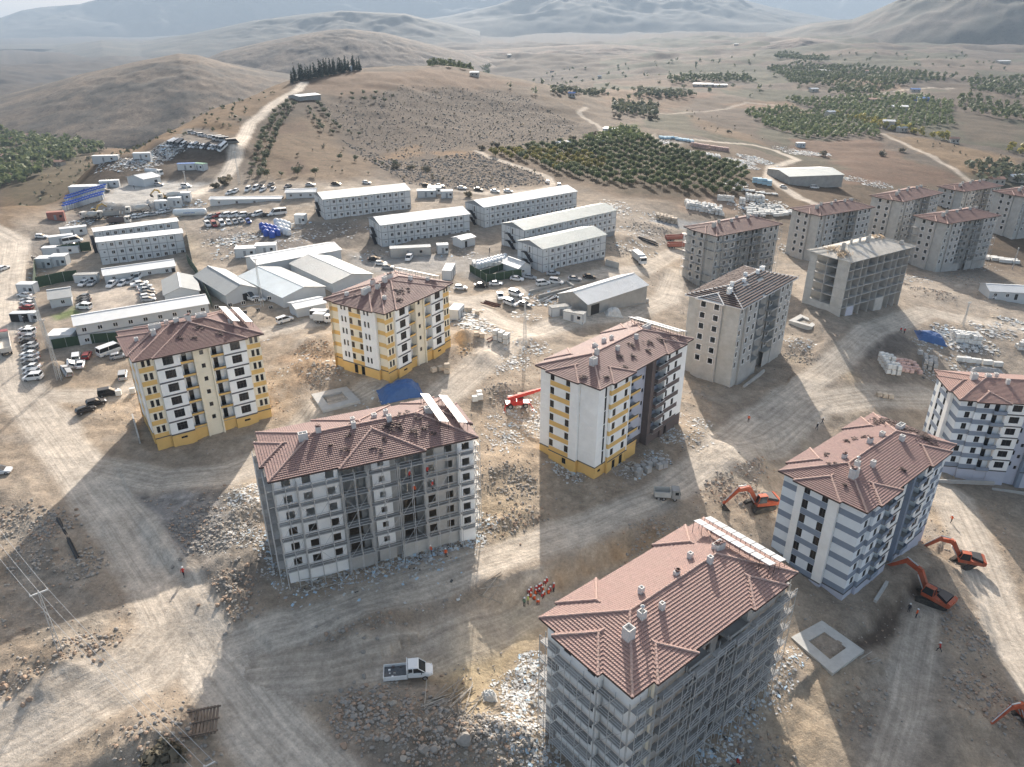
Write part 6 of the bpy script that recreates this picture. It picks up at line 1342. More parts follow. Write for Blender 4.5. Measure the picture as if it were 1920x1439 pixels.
truck(606, 605, R_(-10), 'white van-bodied lorry behind the yellow block by the blue tarp', 'box', L=6, s=.8); truck(290, 330, R_(-20), 'white tanker lorry behind the workshop', 'tank', L=9); truck(1250, 935, R_(-5), 'grey loaded flatbed in the shade near the trench', 'tipper', CONC3, CONC2, 6, .8)
# white storage tank lying by the car rows
def tank_lying():
    a = G(326, 407); t = thing('storage_tank', 'long white cylindrical tank lying beside the upper car rows', 'tank', a, R_(8)); b = MB(); L = 13
    loft(b, [[(x, r*math.cos(q*.4488), 1.7+r*math.sin(q*.4488)) for q in range(14)] for x, r in ((0,.7),(.35,1.25),(.9,1.45),(L-.9,1.45),(L-.35,1.25),(L,.7))]); b.build('vessel', mat('tank_white', (.72,.74,.73), .4, var=.06, dirt=.1), t, smooth=True)
    for x in (2.5, L-2.5): s_ = MB(); s_.box((x-.3,-1.1,-1), (x+.3,1.1,.6)); s_.build('saddle', CONC, t)
    m = MB(); 
    for i in range(8): m.box((4.4+i*.55,-1.47,1.55), (4.4+i*.55+.36,-1.452,1.95)); 
    m.build('lettering', BLUEP, t)
tank_lying()
# ------------------------------------------------------------------ trees and scrub
def leaf_mat(name, c):
    m = mat(name, c, .7, var=.35, scale=.9, spec=.2, objvar=.22); N = m.node_tree.nodes; L = m.node_tree.links; b = N['Principled BSDF']; tr = N.new('ShaderNodeBsdfTranslucent'); L.new(b.inputs['Base Color'].links[0].from_socket, tr.inputs[0]); ms = N.new('ShaderNodeMixShader'); ms.inputs[0].default_value = .28; L.new(b.outputs[0], ms.inputs[1]); L.new(tr.outputs[0], ms.inputs[2]); L.new(ms.outputs[0], N['Material Output'].inputs[0]); return m
LG = leaf_mat('orchard_leaf', (.14,.165,.075)); LY = leaf_mat('yellowing_leaf', (.24,.215,.065)); LO = leaf_mat('olive_leaf', (.165,.175,.115)); LD = leaf_mat('pine_needle', (.035,.055,.042)); LS = leaf_mat('dry_scrub', (.17,.15,.11)); BARK = mat('bark', (.11,.085,.065), .95, var=.25, scale=3)
def leaf_cloud(lumps, n, size, rng, up=.3):
    """quads scattered through ellipsoid lumps: (cx, cy, cz, rx, ry, rz)"""
    V = []; F = []
    wts = np.array([l[3]*l[4]*l[5] for l in lumps]); wts = wts/wts.sum()
    idx = rng.choice(len(lumps), n, p=wts); L = np.array(lumps)[idx]
    d = rng.normal(size=(n, 3)); d /= np.linalg.norm(d, axis=1)[:, None]; r = rng.random(n)**.45
    P = L[:, :3]+d*r[:, None]*L[:, 3:]
    nn = d+rng.normal(size=(n, 3))*.6+np.array([0, 0, up]); nn /= np.linalg.norm(nn, axis=1)[:, None]
    a = np.cross(nn, rng.normal(size=(n, 3))); a /= np.linalg.norm(a, axis=1)[:, None]; b = np.cross(nn, a)
    s = size*(.6+.8*rng.random(n))[:, None]
    V = np.stack([P-a*s-b*s*.6, P+a*s-b*s*.6, P+a*s+b*s*.6, P-a*s+b*s*.6], 1).reshape(-1, 3); F = np.arange(4*n).reshape(n, 4)
    return V, F
def np_mesh(name, V, F, m): 
    me = mesh_np(None, V, F, m); me.name = name; return me
def tree_protos(kind, n, leaf, nl=420):
    out = []
    for i in range(n):
        rng = np.random.default_rng(100+i*7+hash(kind) % 5)
        if kind == 'orchard': lumps = [(rng.normal(0,.9), rng.normal(0,.9), 2.4+rng.random()*1.4, 1.2+.7*rng.random(), 1.2+.7*rng.random(), 1.0+.4*rng.random()) for _ in range(7)]+[(0,0,2.6,1.9,1.9,1.4)]; sz = .30
        elif kind == 'young': lumps = [(rng.normal(0,.4), rng.normal(0,.4), 1.3+rng.random()*.7, .6+.3*rng.random(), .6+.3*rng.random(), .6) for _ in range(4)]; sz = .22
        elif kind == 'shrub': lumps = [(rng.normal(0,.6), rng.normal(0,.6), .5+rng.random()*.4, .7, .7, .5) for _ in range(4)]; sz = .25
        else: lumps = [(rng.normal(0,.15), rng.normal(0,.15), 1.0+k*1.05, 2.2*(1-k/10.5), 2.2*(1-k/10.5), .75) for k in range(10)]; sz = .34
        V, F = leaf_cloud(lumps, nl, sz, rng, .1 if kind == 'pine' else .4)
        crown = np_mesh('crown', V, F, leaf); t = MB(); hgt = {'orchard': 2.4, 'young': 1.2, 'shrub': .5, 'pine': 9}[kind]; r0 = {'orchard': .16, 'young': .06, 'shrub': .05, 'pine': .2}[kind]
        t.bar((0,0,-.4), (0,0,hgt), r0, 6, r2=r0*.5)
        if kind != 'pine':
            for k in range(4): a = k*1.57+.4; t.bar((0,0,hgt*.55), (math.cos(a)*hgt*.45, math.sin(a)*hgt*.45, hgt*1.15), r0*.55, 4, r2=r0*.25)
        out.append((crown, t.mesh('trunk', BARK)))
    return out
def plant(name, proto, p, s, rz, label, cat, group):
    t = thing(name, label, cat, p, rz, group); t.scale = (s, s, s*random.uniform(.9, 1.15)); put('crown', proto[0], t); put('trunk', proto[1], t); return t
def poly_grid(P, step, jit, rot=.3):
    W_ = pw(P); c = W_.mean(0); R2 = np.array([[math.cos(rot), -math.sin(rot)], [math.sin(rot), math.cos(rot)]]); Q = (W_-c)@R2
    x0, y0 = Q.min(0); x1, y1 = Q.max(0); X, Y = np.meshgrid(np.arange(x0, x1, step), np.arange(y0, y1, step)); q = np.stack([X.ravel(), Y.ravel()], 1)+RNG.normal(size=(X.size, 2))*jit
    q = q@R2.T+c; ins = in_poly(q[:, 0], q[:, 1], W_); q = q[ins]; return np.column_stack([q, H(q[:, 0], q[:, 1])])
OT = tree_protos('orchard', 4, LG); OY = tree_protos('orchard', 2, LY); YT = tree_protos('young', 3, LO, 130); PT = tree_protos('pine', 4, LD, 520); ST = tree_protos('shrub', 3, LS, 90)
pts = poly_grid([(905,293),(985,277),(1090,268),(1180,246),(1215,264),(1300,290),(1400,318),(1396,372),(1290,362),(1180,352),(1060,332),(985,303)], 6.8, .35)
pts = pts[np.argsort(np.hypot(pts[:, 0], pts[:, 1]))]
print('orchard trees', len(pts))
REST = []
ycen = pw([(980,297),(1040,300),(1060,312)])
for i, p in enumerate(pts):
    if i >= 290: REST.append((p, 1.0, 0)); continue
    yl = min(np.hypot(*(p[:2]-c)) for c in ycen) < 22 and random.random() < .75
    nm = 'yellowing orchard tree at the left part of the orchard behind the camp' if yl else 'dark green orchard tree in the orchard behind the camp'
    plant('orchard_tree', random.choice(OY if yl else OT), p, random.uniform(.72, 1.0), random.uniform(0, 6.28), nm, 'tree', 'trees of the near orchard')
for i in range(26):
    u = 549+i*5.0+random.uniform(-1.5, 1.5); v = 155-(u-549)*.20+random.uniform(-1, 1)
    if 556 < u < 562: continue
    p = G(u, max(v, 133)); plant('pine_tree', PT[i % 4], p, random.uniform(.85, 1.3), random.uniform(0, 6), 'dark pine standing in the row on the hilltop', 'tree', 'pines on the hilltop')
for row in [[(470,335),(485,290),(500,250),(520,215),(545,195)], [(492,335),(505,285),(520,245),(545,205),(560,196)], [(580,205),(590,228),(610,245),(640,258)], [(600,200),(615,225),(640,245),(690,262)], [(640,180),(680,178),(720,180),(755,188)], [(660,190),(700,190),(745,196)], [(640,300),(700,308),(760,318)], [(500,335),(560,330),(620,335)]]:
    W_ = pw(row)
    for a, b in zip(W_[:-1], W_[1:]):
        n = max(1, int(np.hypot(*(b-a))/6.5))
        for k in range(n):
            q = a+(b-a)*k/n+RNG.normal(size=2)*.7; plant('young_tree', random.choice(YT), (q[0], q[1], hz(*q)), random.uniform(1.0, 1.9), random.uniform(0, 6), 'small grey-green tree in the planted rows on the hill', 'tree', 'young trees in rows on the hill')
for (u, v, s) in [(800,322,1.5),(770,318,1.4),(740,318,1.6),(1160,222,2.0),(1222,225,2.2),(1110,255,1.6),(1075,262,1.5),(905,282,1.8),(930,276,1.7),(1365,250,1.4),(1545,293,1.8),(1650,292,1.9),(1690,285,1.5),(420,345,1.8),(405,353,1.4),(168,300,1.6),(205,345,1.4),(80,365,1.5),(320,1420,1.3),(300,1428,1.1),(1770,460,1.2),(560,320,1.5),(880,370,1.3)]:
    plant('bush', random.choice(ST), G(u, v), s*1.4, random.uniform(0, 6), 'dark rounded bush growing alone on the open ground', 'bush', 'lone bushes')
# far orchards, woods and scrub: too many and too small to tell apart
def far_trees(name, polys, step, size, leaf, nq=26, qs=.55, jit=1.0, prob=1.0, extra=()):
    Vs = []; Fs = []; n = 0; P = [p for poly in polys for p in poly_grid(poly, step, jit) if random.random() < prob]+[p for p in extra]
    for p in P:
        s = size*random.uniform(.7, 1.25); k = int(nq)
        V, F = leaf_cloud([(0,0,.75*s,.55*s,.55*s,.5*s),(random.gauss(0,.25)*s,random.gauss(0,.25)*s,.6*s,.4*s,.4*s,.35*s)], k, qs*s*.42, RNG, .5); V = V+np.array(p); Vs.append(V); Fs.append(F+n); n += len(V)
    o = mesh_np(name, np.concatenate(Vs), np.concatenate(Fs), leaf); o['kind'] = 'stuff'; tag(o, None, None); print(name, len(P)); return o
far_trees('far_orchard', [[(1395,213),(1480,205),(1560,215),(1650,243),(1642,260),(1500,262),(1430,238)], [(1470,188),(1600,180),(1700,182),(1790,195),(1790,240),(1680,244),(1560,214)]], 8.2, 4.4, LG, 36, .42, jit=.5, prob=.93, extra=[q[0] for q in REST])
far_trees('far_orchard', [[(1440,132),(1510,117),(1700,135),(1790,150),(1700,160),(1500,165)], [(1560,165),(1690,160),(1650,178),(1540,178)], [(1790,180),(1920,205),(1940,235),(1800,212)], [(1800,150),(1940,150),(1940,195),(1830,172)], [(1250,150),(1400,145),(1420,156),(1260,162)], [(1460,100),(1560,108),(1540,118),(1450,112)], [(820,122),(920,124),(880,132),(800,128)]], 12.5, 6.0, LG, 22, .5, .8, .9)
far_trees('far_orchard', [[(1800,308),(1940,322),(1940,352),(1840,345)], [(1200,172),(1300,178),(1290,188),(1190,184)], [(1030,170),(1140,172),(1120,182),(1040,180)], [(1150,195),(1235,200),(1230,222),(1140,212)]], 9, 5.0, LO, 24)
far_trees('autumn_trees', [[(1550,213),(1600,222),(1720,250),(1780,258),(1770,265),(1650,243)], [(1880,275),(1940,285),(1940,295),(1890,288)]], 8, 4.6, LY, 24)
far_trees('valley_wood', [[(-60,240),(20,236),(120,246),(200,262),(190,290),(100,312),(60,345),(-60,372)]], 9, 5.6, LG, 30, prob=.62, jit=2)
far_trees('hill_scrub', [[(600,195),(760,160),(960,170),(1090,235),(1000,290),(880,275),(760,300),(620,240)], [(640,262),(760,305),(890,285),(1010,325),(860,355),(700,330)], [(480,340),(600,225),(760,310),(640,345)], [(1660,255),(1920,300),(1900,335),(1760,300)], [(1280,190),(1480,285),(1300,240)]], 14, 1.3, LS, 8, .8, 6, .5)
far_trees('hill_scrub', [[(0,400),(60,345),(300,250),(420,200),(540,160),(440,240),(300,270),(150,340)]], 9, 1.7, LO, 10, .7, 5, .5)
far_trees('hill_scrub', [[(1000,130),(1900,110),(1900,150),(1000,160)], [(900,150),(1100,160),(1200,190),(1000,180)]], 45, 4.2, LO, 8, .9, 20, .5)
# ------------------------------------------------------------------ stones
ROCKM = [mat('pale_rock', (.40,.35,.295), .95, var=.25, scale=1.2, bump=.4, bscale=3), mat('grey_rock', (.30,.275,.245), .95, var=.25, scale=1.2, bump=.4, bscale=3), mat('rusty_rock', (.36,.26,.19), .95, var=.25, scale=1.2, bump=.4, bscale=3)]
def rock_geo(rng, sub=1):
    import bmesh
    bm = bmesh.new(); bmesh.ops.create_icosphere(bm, subdivisions=sub, radius=1)
    ax = rng.normal(size=(7, 3)); ax /= np.linalg.norm(ax, axis=1)[:, None]; cut = .55+.35*rng.random(7)
    for v in bm.verts:
        p = np.array(v.co)
        for a, c in zip(ax, cut):
            d = p@a
            if d > c: p = p-a*(d-c)
        v.co = p*(1+rng.normal()*.05)
    V = np.array([v.co[:] for v in bm.verts]); F = np.array([[v.index for v in f.verts] for f in bm.faces]); bm.free(); return V, F
RG1 = [rock_geo(np.random.default_rng(i), 1) for i in range(6)]; RG2 = [rock_geo(np.random.default_rng(50+i), 2) for i in range(6)]
RMESH = [[np_mesh('rock', V, F, m) for V, F in RG2] for m in ROCKM]
def on_road(x, y):
    i = int(np.interp(math.degrees(math.atan2(x, y)), AZ, np.arange(len(AZ)))); j = int(np.interp(math.log(math.hypot(x, y)), _lr, np.arange(len(RR)))); return rw[i, j] > .45
def rubble(name, spots, mats, seedn=0):
    """many small stones as one heap; spots: (x, y, radius, count, smin, smax)"""
    Vs = []; Fs = []; Ms = []; n = 0; rng = np.random.default_rng(seedn)
    for x, y, r, k, s0, s1 in spots:
        for i in range(int(k)):
            a = rng.random()*6.28; d = r*math.sqrt(rng.random())*(.6+.6*rng.random()); px, py = x+math.cos(a)*d, y+math.sin(a)*d; s = s0*(s1/s0)**(rng.random()**2.2)
            if on_road(px, py): continue
            V, F = RG1[rng.integers(6)]; q = rng.random()*6.28; c, s_ = math.cos(q), math.sin(q); V = V*np.array([1, .8, .65])*s; V = np.column_stack([V[:, 0]*c-V[:, 1]*s_, V[:, 0]*s_+V[:, 1]*c, V[:, 2]])
            Vs.append(V+np.array([px, py, 0])); Fs.append(F+n); Ms.append(np.full(len(F), rng.integers(len(mats)))); n += len(V); Vs[-1][:, 2] += s*.25; Vs[-1] = np.column_stack([Vs[-1], np.full((len(V), 2), (px, py))])
    V = np.concatenate(Vs); V[:, 2] += H(V[:, 3], V[:, 4]); o = mesh_np(name, V[:, :3], np.concatenate(Fs), mats, mi=np.concatenate(Ms)); o['kind'] = 'stuff'; return o
PILES = [  # photo point, radius m, small stones, boulders, boulder size, label part, colour
 (95,985,5,260,9,.9,'beside the buried pipes at the left',1),(55,1045,4,120,6,1.1,'under the power line at the left',0),(20,975,5,200,0,.7,'',2),(155,1060,4,160,3,.8,'on the slope left of the near track',0),(30,1300,5,260,9,1.1,'in the rusty heap at the bottom left corner',2),(160,1230,6,300,7,.8,'on the mound below the lattice pole',2),(120,1290,5,200,0,.6,'',0),
 (335,1010,6,260,8,1.0,'beside the grey puddle hollow',1),(365,975,5,160,5,.9,'above the grey puddle hollow',1),(420,1000,5,320,10,.9,'in the white rubble left of the scaffolded block',0),(425,1105,5,260,8,1.1,'in the reddish heap beside the near track',2),(455,1180,4,180,4,.8,'along the shaded track junction',1),(470,960,4,220,0,.7,'',0),
 (660,1320,5,320,12,1.1,'in the near heap right of the main track, upper end',1),(720,1345,6,420,14,1.2,'in the near heap right of the main track, middle',1),(800,1390,5,320,10,1.5,'in the near heap right of the main track, around the great boulder',1),(860,1370,5,300,6,.8,'in the near heap below the timber bundle',0),(940,1400,5,360,5,.8,'in the bright heap left of the nearest block',0),(900,1420,5,300,5,.8,'at the bottom edge left of the nearest block',2),
 (620,1200,5,200,4,.9,'on the hump between the two shaded tracks',1),(720,1190,4,160,3,1.2,'on the hump below the scaffolded block',1),(1390,860,6,420,6,.9,'in the grey heap on the wide junction',1),(1430,940,5,260,3,.9,'in the grey heap left of the striped block',1),(1340,905,5,240,3,.8,'on the roadside near the loaded flatbed',1),(960,905,6,300,4,.7,'on the brown slope beside the yellow and brown block',0),(970,980,6,300,3,.7,'on the brown slope above the trench bank',2),
 (1230,1010,6,300,0,.5,'',1),(1500,670,5,220,3,.8,'by the excavated footing',0),(600,700,5,260,5,1.0,'beside the yellow block behind the tarp',1),(590,655,5,200,3,.8,'in the orange soil behind the yellow block',2),(900,655,5,220,3,.9,'in the rubble by the white bales',0),(940,735,4,160,3,.8,'beside the telehandler pit',0),(1790,1180,6,300,3,.8,'along the right spoil bank',1),(1850,1300,6,300,3,.9,'at the end of the right spoil bank',1),(1640,1350,6,160,2,.7,'on the shaded ground below the footing slab',1),(300,1400,6,240,4,.9,'below the timber deck at the bottom',1),
 (1800,520,10,300,0,.6,'',1),(1750,545,8,220,0,.6,'',1),(1180,470,9,260,0,.7,'',0),(1220,430,10,280,0,.7,'',0),(1250,1440,6,200,0,.6,'',1),(1420,1420,5,200,0,.6,'',1)]
RSP = {0: [], 1: [], 2: []}
for (u, v, r, k, nb, bs, lab, c) in PILES:
    p = G(u, v); RSP[c].append((p[0], p[1], r, k*1.3, .10, .45))
    for i in range(nb):
        a = random.uniform(0, 6.28); d = r*math.sqrt(random.random()); q = (p[0]+math.cos(a)*d, p[1]+math.sin(a)*d); s = bs*random.uniform(.22, .52)
        if 'great boulder' in lab and i == 0: s = 1.25
        o = put('boulder', random.choice(RMESH[c if random.random() < .75 else random.randrange(3)]), None, (*q, hz(*q)+s*.22), random.uniform(0, 6)); o.scale = (s, s*random.uniform(.7, 1), s*random.uniform(.55, .85))
        tag(o, 'great grey boulder, largest of the near heap' if 'great boulder' in lab and i == 0 else 'weathered boulder '+lab, 'boulder', 'boulders '+lab)
for c in range(3): rubble('rubble', RSP[c], [ROCKM[c], ROCKM[(c+1) % 3], ROCKM[1]], c)
sp = []
for P, n in (([(600,195),(760,160),(960,170),(1090,235),(1000,290),(880,275),(760,300),(620,240)], 2600), ([(640,262),(760,305),(890,285),(1010,325),(1035,345),(860,360),(760,345),(690,300)], 2200)):
    W_ = pw(P); x0, y0 = W_.min(0); x1, y1 = W_.max(0); q = np.column_stack([RNG.uniform(x0, x1, n*3), RNG.uniform(y0, y1, n*3)]); q = q[in_poly(q[:, 0], q[:, 1], W_)][:n]; sp += [(a, b, .1, 1, .3, .9) for a, b in q]
HR = mat('hill_rock', (.23,.21,.19), .95, var=.25, scale=.8); rubble('hill_stones', sp, [HR, HR, ROCKM[1]], 9)
gs = []
for P, n in (([(0,1000),(400,900),(900,1100),(1100,1439),(0,1439)], 2600), ([(900,850),(1400,800),(1900,950),(1900,1439),(1100,1100)], 3000), ([(100,750),(900,640),(1400,700),(1100,900),(500,900)], 2200), ([(1200,480),(1900,500),(1900,700),(1300,760)], 1600)):
    W_ = pw(P); x0, y0 = W_.min(0); x1, y1 = W_.max(0); q = np.column_stack([RNG.uniform(x0, x1, n*3), RNG.uniform(y0, y1, n*3)]); q = q[in_poly(q[:, 0], q[:, 1], W_)][:n]
    dr = np.min([np.abs(seg_dist(q[:, 0], q[:, 1], Pw)[0])-w/2 for Pw, w, k in ROADW], axis=0); q = q[dr > -.5]; gs += [(a, b, .1, 1, .07, .32) for a, b in q]
rubble('scattered_stones', gs, ROCKM, 11)
# ------------------------------------------------------------------ waste, sheeting and litter
WM = [mat('white_sheeting', (.55,.55,.53), .7, var=.3, scale=2), mat('grey_sheeting', (.36,.35,.34), .7, var=.2, scale=2), mat('pale_blue_sheeting', (.45,.58,.68), .7, var=.15), mat('card_scrap', (.45,.37,.27), .9, var=.2), mat('dark_scrap', (.08,.08,.08), .8, var=.3)]
def litter(name, spots, wts, seed=3, flat=.45, zoff=.03):
    """crumpled sheets and offcuts; spots: (x, y, radius, count, size)"""
    rng = np.random.default_rng(seed); Vs = []; Fs = []; Ms = []; n = 0; B = []
    for x, y, r, k, s in spots:
        for i in range(int(k*2.2)):
            a = rng.random()*6.28; d = r*1.15*rng.random()**.7; px, py = x+math.cos(a)*d, y+math.sin(a)*d; q = rng.random()*6.28; ss = s*(.12+rng.random()**3*.75)*(.75 if y < 110 else 1.1); c, s_ = math.cos(q)*ss, math.sin(q)*ss; asp = .3+.6*rng.random()
            z = rng.random(6)*ss*flat+zoff; X = [-1, 0, 1, 1, 0, -1]; Y = [-asp, -asp*.8, -asp, asp, asp*1.1, asp*.8]
            if on_road(px, py) and rng.random() < .8: continue
            V = np.array([[px+X[j]*c-Y[j]*s_, py+X[j]*s_+Y[j]*c, z[j]] for j in range(6)]); Vs.append(V); Fs.append(np.array([[0,1,4,5],[1,2,3,4]])+n); Ms += [rng.choice(len(WM), p=wts)]*2; n += 6
    V = np.concatenate(Vs); V[:, 2] += H(V[:, 0], V[:, 1]); o = mesh_np(name, V, np.concatenate(Fs), WM, mi=Ms); o['kind'] = 'stuff'; return o
def sp(lst): return [(*G(u, v)[:2], r, k, s) for u, v, r, k, s in lst]
litter('building_waste', sp([(560,1075,4,160,.5),(620,1078,3.5,120,.5),(690,1070,4,160,.5),(750,1062,4,260,.55),(800,1050,4,320,.55),(840,1040,3.5,240,.5),(880,1020,3,200,.5),(900,985,3,160,.5),(520,1060,3,120,.45),(500,1020,3,120,.5),(470,1000,3,80,.5),(700,1090,6,90,.5),(600,1100,6,60,.5),(800,1080,6,70,.5)]), [.42,.30,.16,.06,.06])
litter('building_waste', sp([(985,1290,3,260,.5),(1000,1250,2.5,220,.5),(960,1300,3,160,.5),(985,1340,3,200,.5),(990,1390,3,200,.45),(950,1360,3,120,.5),(1020,1420,3,120,.5),(1390,1330,3,160,.5),(1360,1380,3.5,160,.5),(1440,1300,3,120,.45),(1330,1420,3,120,.5),(1460,1260,2.5,100,.45),(1490,1230,2,60,.4)]), [.5,.24,.10,.10,.06], 4)
litter('building_waste', sp([(1075,890,3,90,.4),(1050,870,3,60,.4),(1180,880,3,120,.4),(1230,860,3,120,.4),(1260,820,3,90,.4),(1300,790,4,90,.4),(1000,770,5,260,.35),(960,800,5,200,.35),(1010,800,4,200,.3),(940,830,4,100,.35),(960,680,4,120,.5),(935,690,3,60,.4),(985,660,4,80,.4),(1310,830,4,90,.4)]), [.60,.26,.04,.06,.04], 5)
litter('building_waste', sp([(880,600,6,160,.7),(900,615,5,120,.7),(870,585,5,80,.8),(985,595,5,60,.6),(960,640,6,80,.6),(1000,650,5,60,.5),(470,640,4,20,.5),(640,690,5,60,.5),(700,740,6,50,.4),(560,680,5,40,.4),(470,920,4,160,.4),(440,950,4,160,.4),(430,1010,4,120,.4)]), [.6,.2,.02,.14,.04], 6)
litter('building_waste', sp([(1790,640,6,220,.8),(1830,645,6,200,.8),(1780,625,5,120,.8),(1860,620,6,140,.8),(1900,610,6,160,.9),(1740,650,5,60,.6),(1820,690,6,80,.7),(1740,700,4,40,.5),(1500,640,4,80,.5),(1560,480,6,140,.7),(1490,470,6,160,.8),(1700,520,8,160,.6),(1830,500,8,90,.6),(1600,540,6,80,.5)]), [.55,.28,.03,.08,.06], 7)
litter('scrap_heap', sp([(330,270,9,320,.9),(300,285,8,240,.9),(250,310,9,260,.9),(270,305,8,200,.9),(295,296,7,160,.9),(210,310,8,80,.8),(185,400,6,120,.8),(150,420,5,100,.8),(230,415,6,120,.8),(300,395,6,60,.8),(360,385,5,80,.8),(440,450,7,120,.8),(470,445,6,120,.8),(410,455,6,80,.8),(440,475,7,90,.7),(560,450,8,90,.7),(640,430,9,80,.7),(700,478,6,60,.6),(860,478,6,50,.6),(560,425,6,60,.7),(120,470,6,50,.6),(60,520,5,40,.5),(420,430,8,60,.7),(330,350,8,40,.6),(820,540,5,40,.6),(990,560,6,90,.7),(1030,560,6,90,.7)]), [.35,.30,.10,.10,.15], 8)
litter('sheeting_dump', sp([(1385,303,9,420,1.1),(1410,298,9,420,1.1),(1430,305,9,300,1.1),(1395,312,8,260,1.0),(1500,287,10,300,1.1),(1530,290,9,260,1.0),(1470,280,8,80,.9),(1250,268,6,60,1.2),(1590,335,8,120,.9),(1640,345,9,160,1.0),(1200,440,9,120,.7),(1170,400,8,70,.8),(1150,385,8,60,.8),(1195,470,8,100,.7),(1240,410,7,70,.7),(1380,345,6,90,.9),(1400,390,8,120,.9),(1440,385,8,140,.9)]), [.62,.24,.06,.05,.03], 9)
# ------------------------------------------------------------------ pallets, bales, tanks
BALE = mat('wrapped_block_bale', (.64,.64,.62), .7, var=.12, scale=1.5, dirt=.12, objvar=.12); PINKB = mat('pink_brick_bale', (.52,.36,.32), .8, var=.15, scale=2, objvar=.12); WOODP = mat('pallet_wood', (.33,.25,.17), .9, var=.25); GREYB = mat('grey_block_bale', (.36,.355,.345), .85, var=.15, scale=2, objvar=.15); LBB = mat('pale_blue_bale', (.40,.58,.68), .7, var=.12, objvar=.1); TANB = mat('tan_block_bale', (.52,.44,.35), .85, var=.15, objvar=.1)
def bale_mesh(m, w, d, h, tiers):
    b = MB(); b.box((-w/2,-d/2,0), (w/2,d/2,.13), 1)
    for k in range(tiers):
        z0 = .13+h*k/tiers; z1 = .13+h*(k+1)/tiers-.03; j = .02*(k % 2)
        b.hexa([(-w/2+j,-d/2+j,z0),(w/2-j,-d/2+j,z0),(w/2-j,d/2-j,z0),(-w/2+j,d/2-j,z0),(-w/2+.04,-d/2+.04,z1),(w/2-.04,-d/2+.04,z1),(w/2-.04,d/2-.04,z1),(-w/2+.04,d/2-.04,z1)], 0)
    return b.mesh('bale', [m, WOODP])
BM = {k: bale_mesh(m, w_, d_, h_, t_) for k, (m, w_, d_, h_, t_) in dict(white=(BALE,1.25,1.0,1.25,2), pink=(PINKB,1.2,1.0,1.0,2), grey=(GREYB,1.1,1.0,1.15,2), long=(BALE,2.6,1.2,1.3,2), blue=(LBB,2.4,1.4,1.2,1), tan=(TANB,1.3,1.1,1.0,2), slab=(BALE,2.6,1.2,.5,1)).items()}
def bales(u, v, yaw, nx, ny, nz, kind, label, dx=1.35, dy=1.15, dz=1.4, miss=.08, jit=.06, group=None, far=False):
    p = G(u, v); c, s_ = math.cos(yaw), math.sin(yaw); FV = []; FF = []; FM = []
    for i in range(nx):
        for j in range(ny):
            top = nz if random.random() > miss else max(0, nz-1)
            for k in range(top):
                lx, ly = (i-(nx-1)/2)*dx+random.gauss(0, jit), (j-(ny-1)/2)*dy+random.gauss(0, jit); x, y = p[0]+lx*c-ly*s_, p[1]+lx*s_+ly*c
                zz = hz(p[0]+(i-(nx-1)/2)*dx*c-(j-(ny-1)/2)*dy*s_, p[1]+(i-(nx-1)/2)*dx*s_+(j-(ny-1)/2)*dy*c)+k*dz
                if far:
                    me = BM[kind]; n0 = sum(len(q) for q in FV); FV.append([(x+q.co.x*c-q.co.y*s_, y+q.co.x*s_+q.co.y*c, zz+q.co.z) for q in me.vertices]); FF += [tuple(n0+i_ for i_ in f.vertices) for f in me.polygons]; FM += [f.material_index for f in me.polygons]; continue
                o = put('block_pallet', BM[kind], None, (x, y, zz), yaw+random.gauss(0, .04)); tag(o, label, 'pallet', group or 'pallets '+label)
    if far:
        me = bpy.data.meshes.new('pallet_stacks'); me.from_pydata([q for r in FV for q in r], [], FF)
        for m in BM[kind].materials: me.materials.append(m)
        me.polygons.foreach_set('material_index', FM); o = put('pallet_stacks', me); o['kind'] = 'stuff'
bales(1220,880,R_(30),5,2,1,'grey','grey block pallet in the group by the yellow and brown block wall',1.5,1.5,jit=.12); bales(1196,893,R_(30),1,1,1,'grey','single grey block pallet apart from the group by the brown block')
bales(940,640,R_(-20),3,2,2,'white','white block pallet in the tidy stack beside the rubble and pole',1.4,1.25)
bales(898,632,R_(10),2,1,1,'tan','tan pallet on the earth behind the yellow block'); bales(838,700,R_(10),1,1,2,'tan','pale pallet standing alone right of the yellow block')
bales(893,748,R_(15),2,2,1,'white','white block pallet beside the telehandler track',1.7,1.8,jit=.2,miss=.2); bales(806,700,R_(40),4,1,1,'tan','dusty pallet in the line along the yellow block wall',1.9)
bales(1666,690,R_(5),3,5,2,'white','white block pallet in the high shaded stack on the right, white part',1.5,1.15); bales(1702,690,R_(5),5,4,1,'pink','pink brick pallet in the low rows beside the white stack',1.35,1.15); bales(1742,688,R_(-25),3,5,2,'grey','grey block pallet in the stack at the roof of the right edge block',1.3,1.15); bales(1724,665,R_(0),1,1,1,'white','single white pallet behind the pink brick rows')
bales(1810,640,R_(-3),6,3,2,'white','white block pallet in the bright stack behind the debris',1.35,1.2); bales(1913,655,R_(0),2,2,2,'white','white block pallet in the stack at the far right edge',1.4,1.2); bales(1835,682,R_(-6),8,1,1,'long','long white bundle in the row behind the right edge block',1.5)
bales(1658,745,R_(4),3,1,1,'tan','tan pallet on the bank above the pale track',1.7,1.2)
bales(1320,394,R_(-6),12,5,2,'white','white block pallet in the terrace of stacks behind the raw scaffolded block',1.45,1.5,jit=.15,miss=.3,far=True); bales(1360,377,R_(-8),6,1,2,'white','white block pallet in the even row at the orchard edge',1.35); bales(1391,382,R_(0),2,2,2,'white','single tall white stack beside the orchard corner',1.4,1.2); bales(1295,383,R_(0),4,2,1,'white','white pallet in the small heap near the dark pad',1.5,1.5)
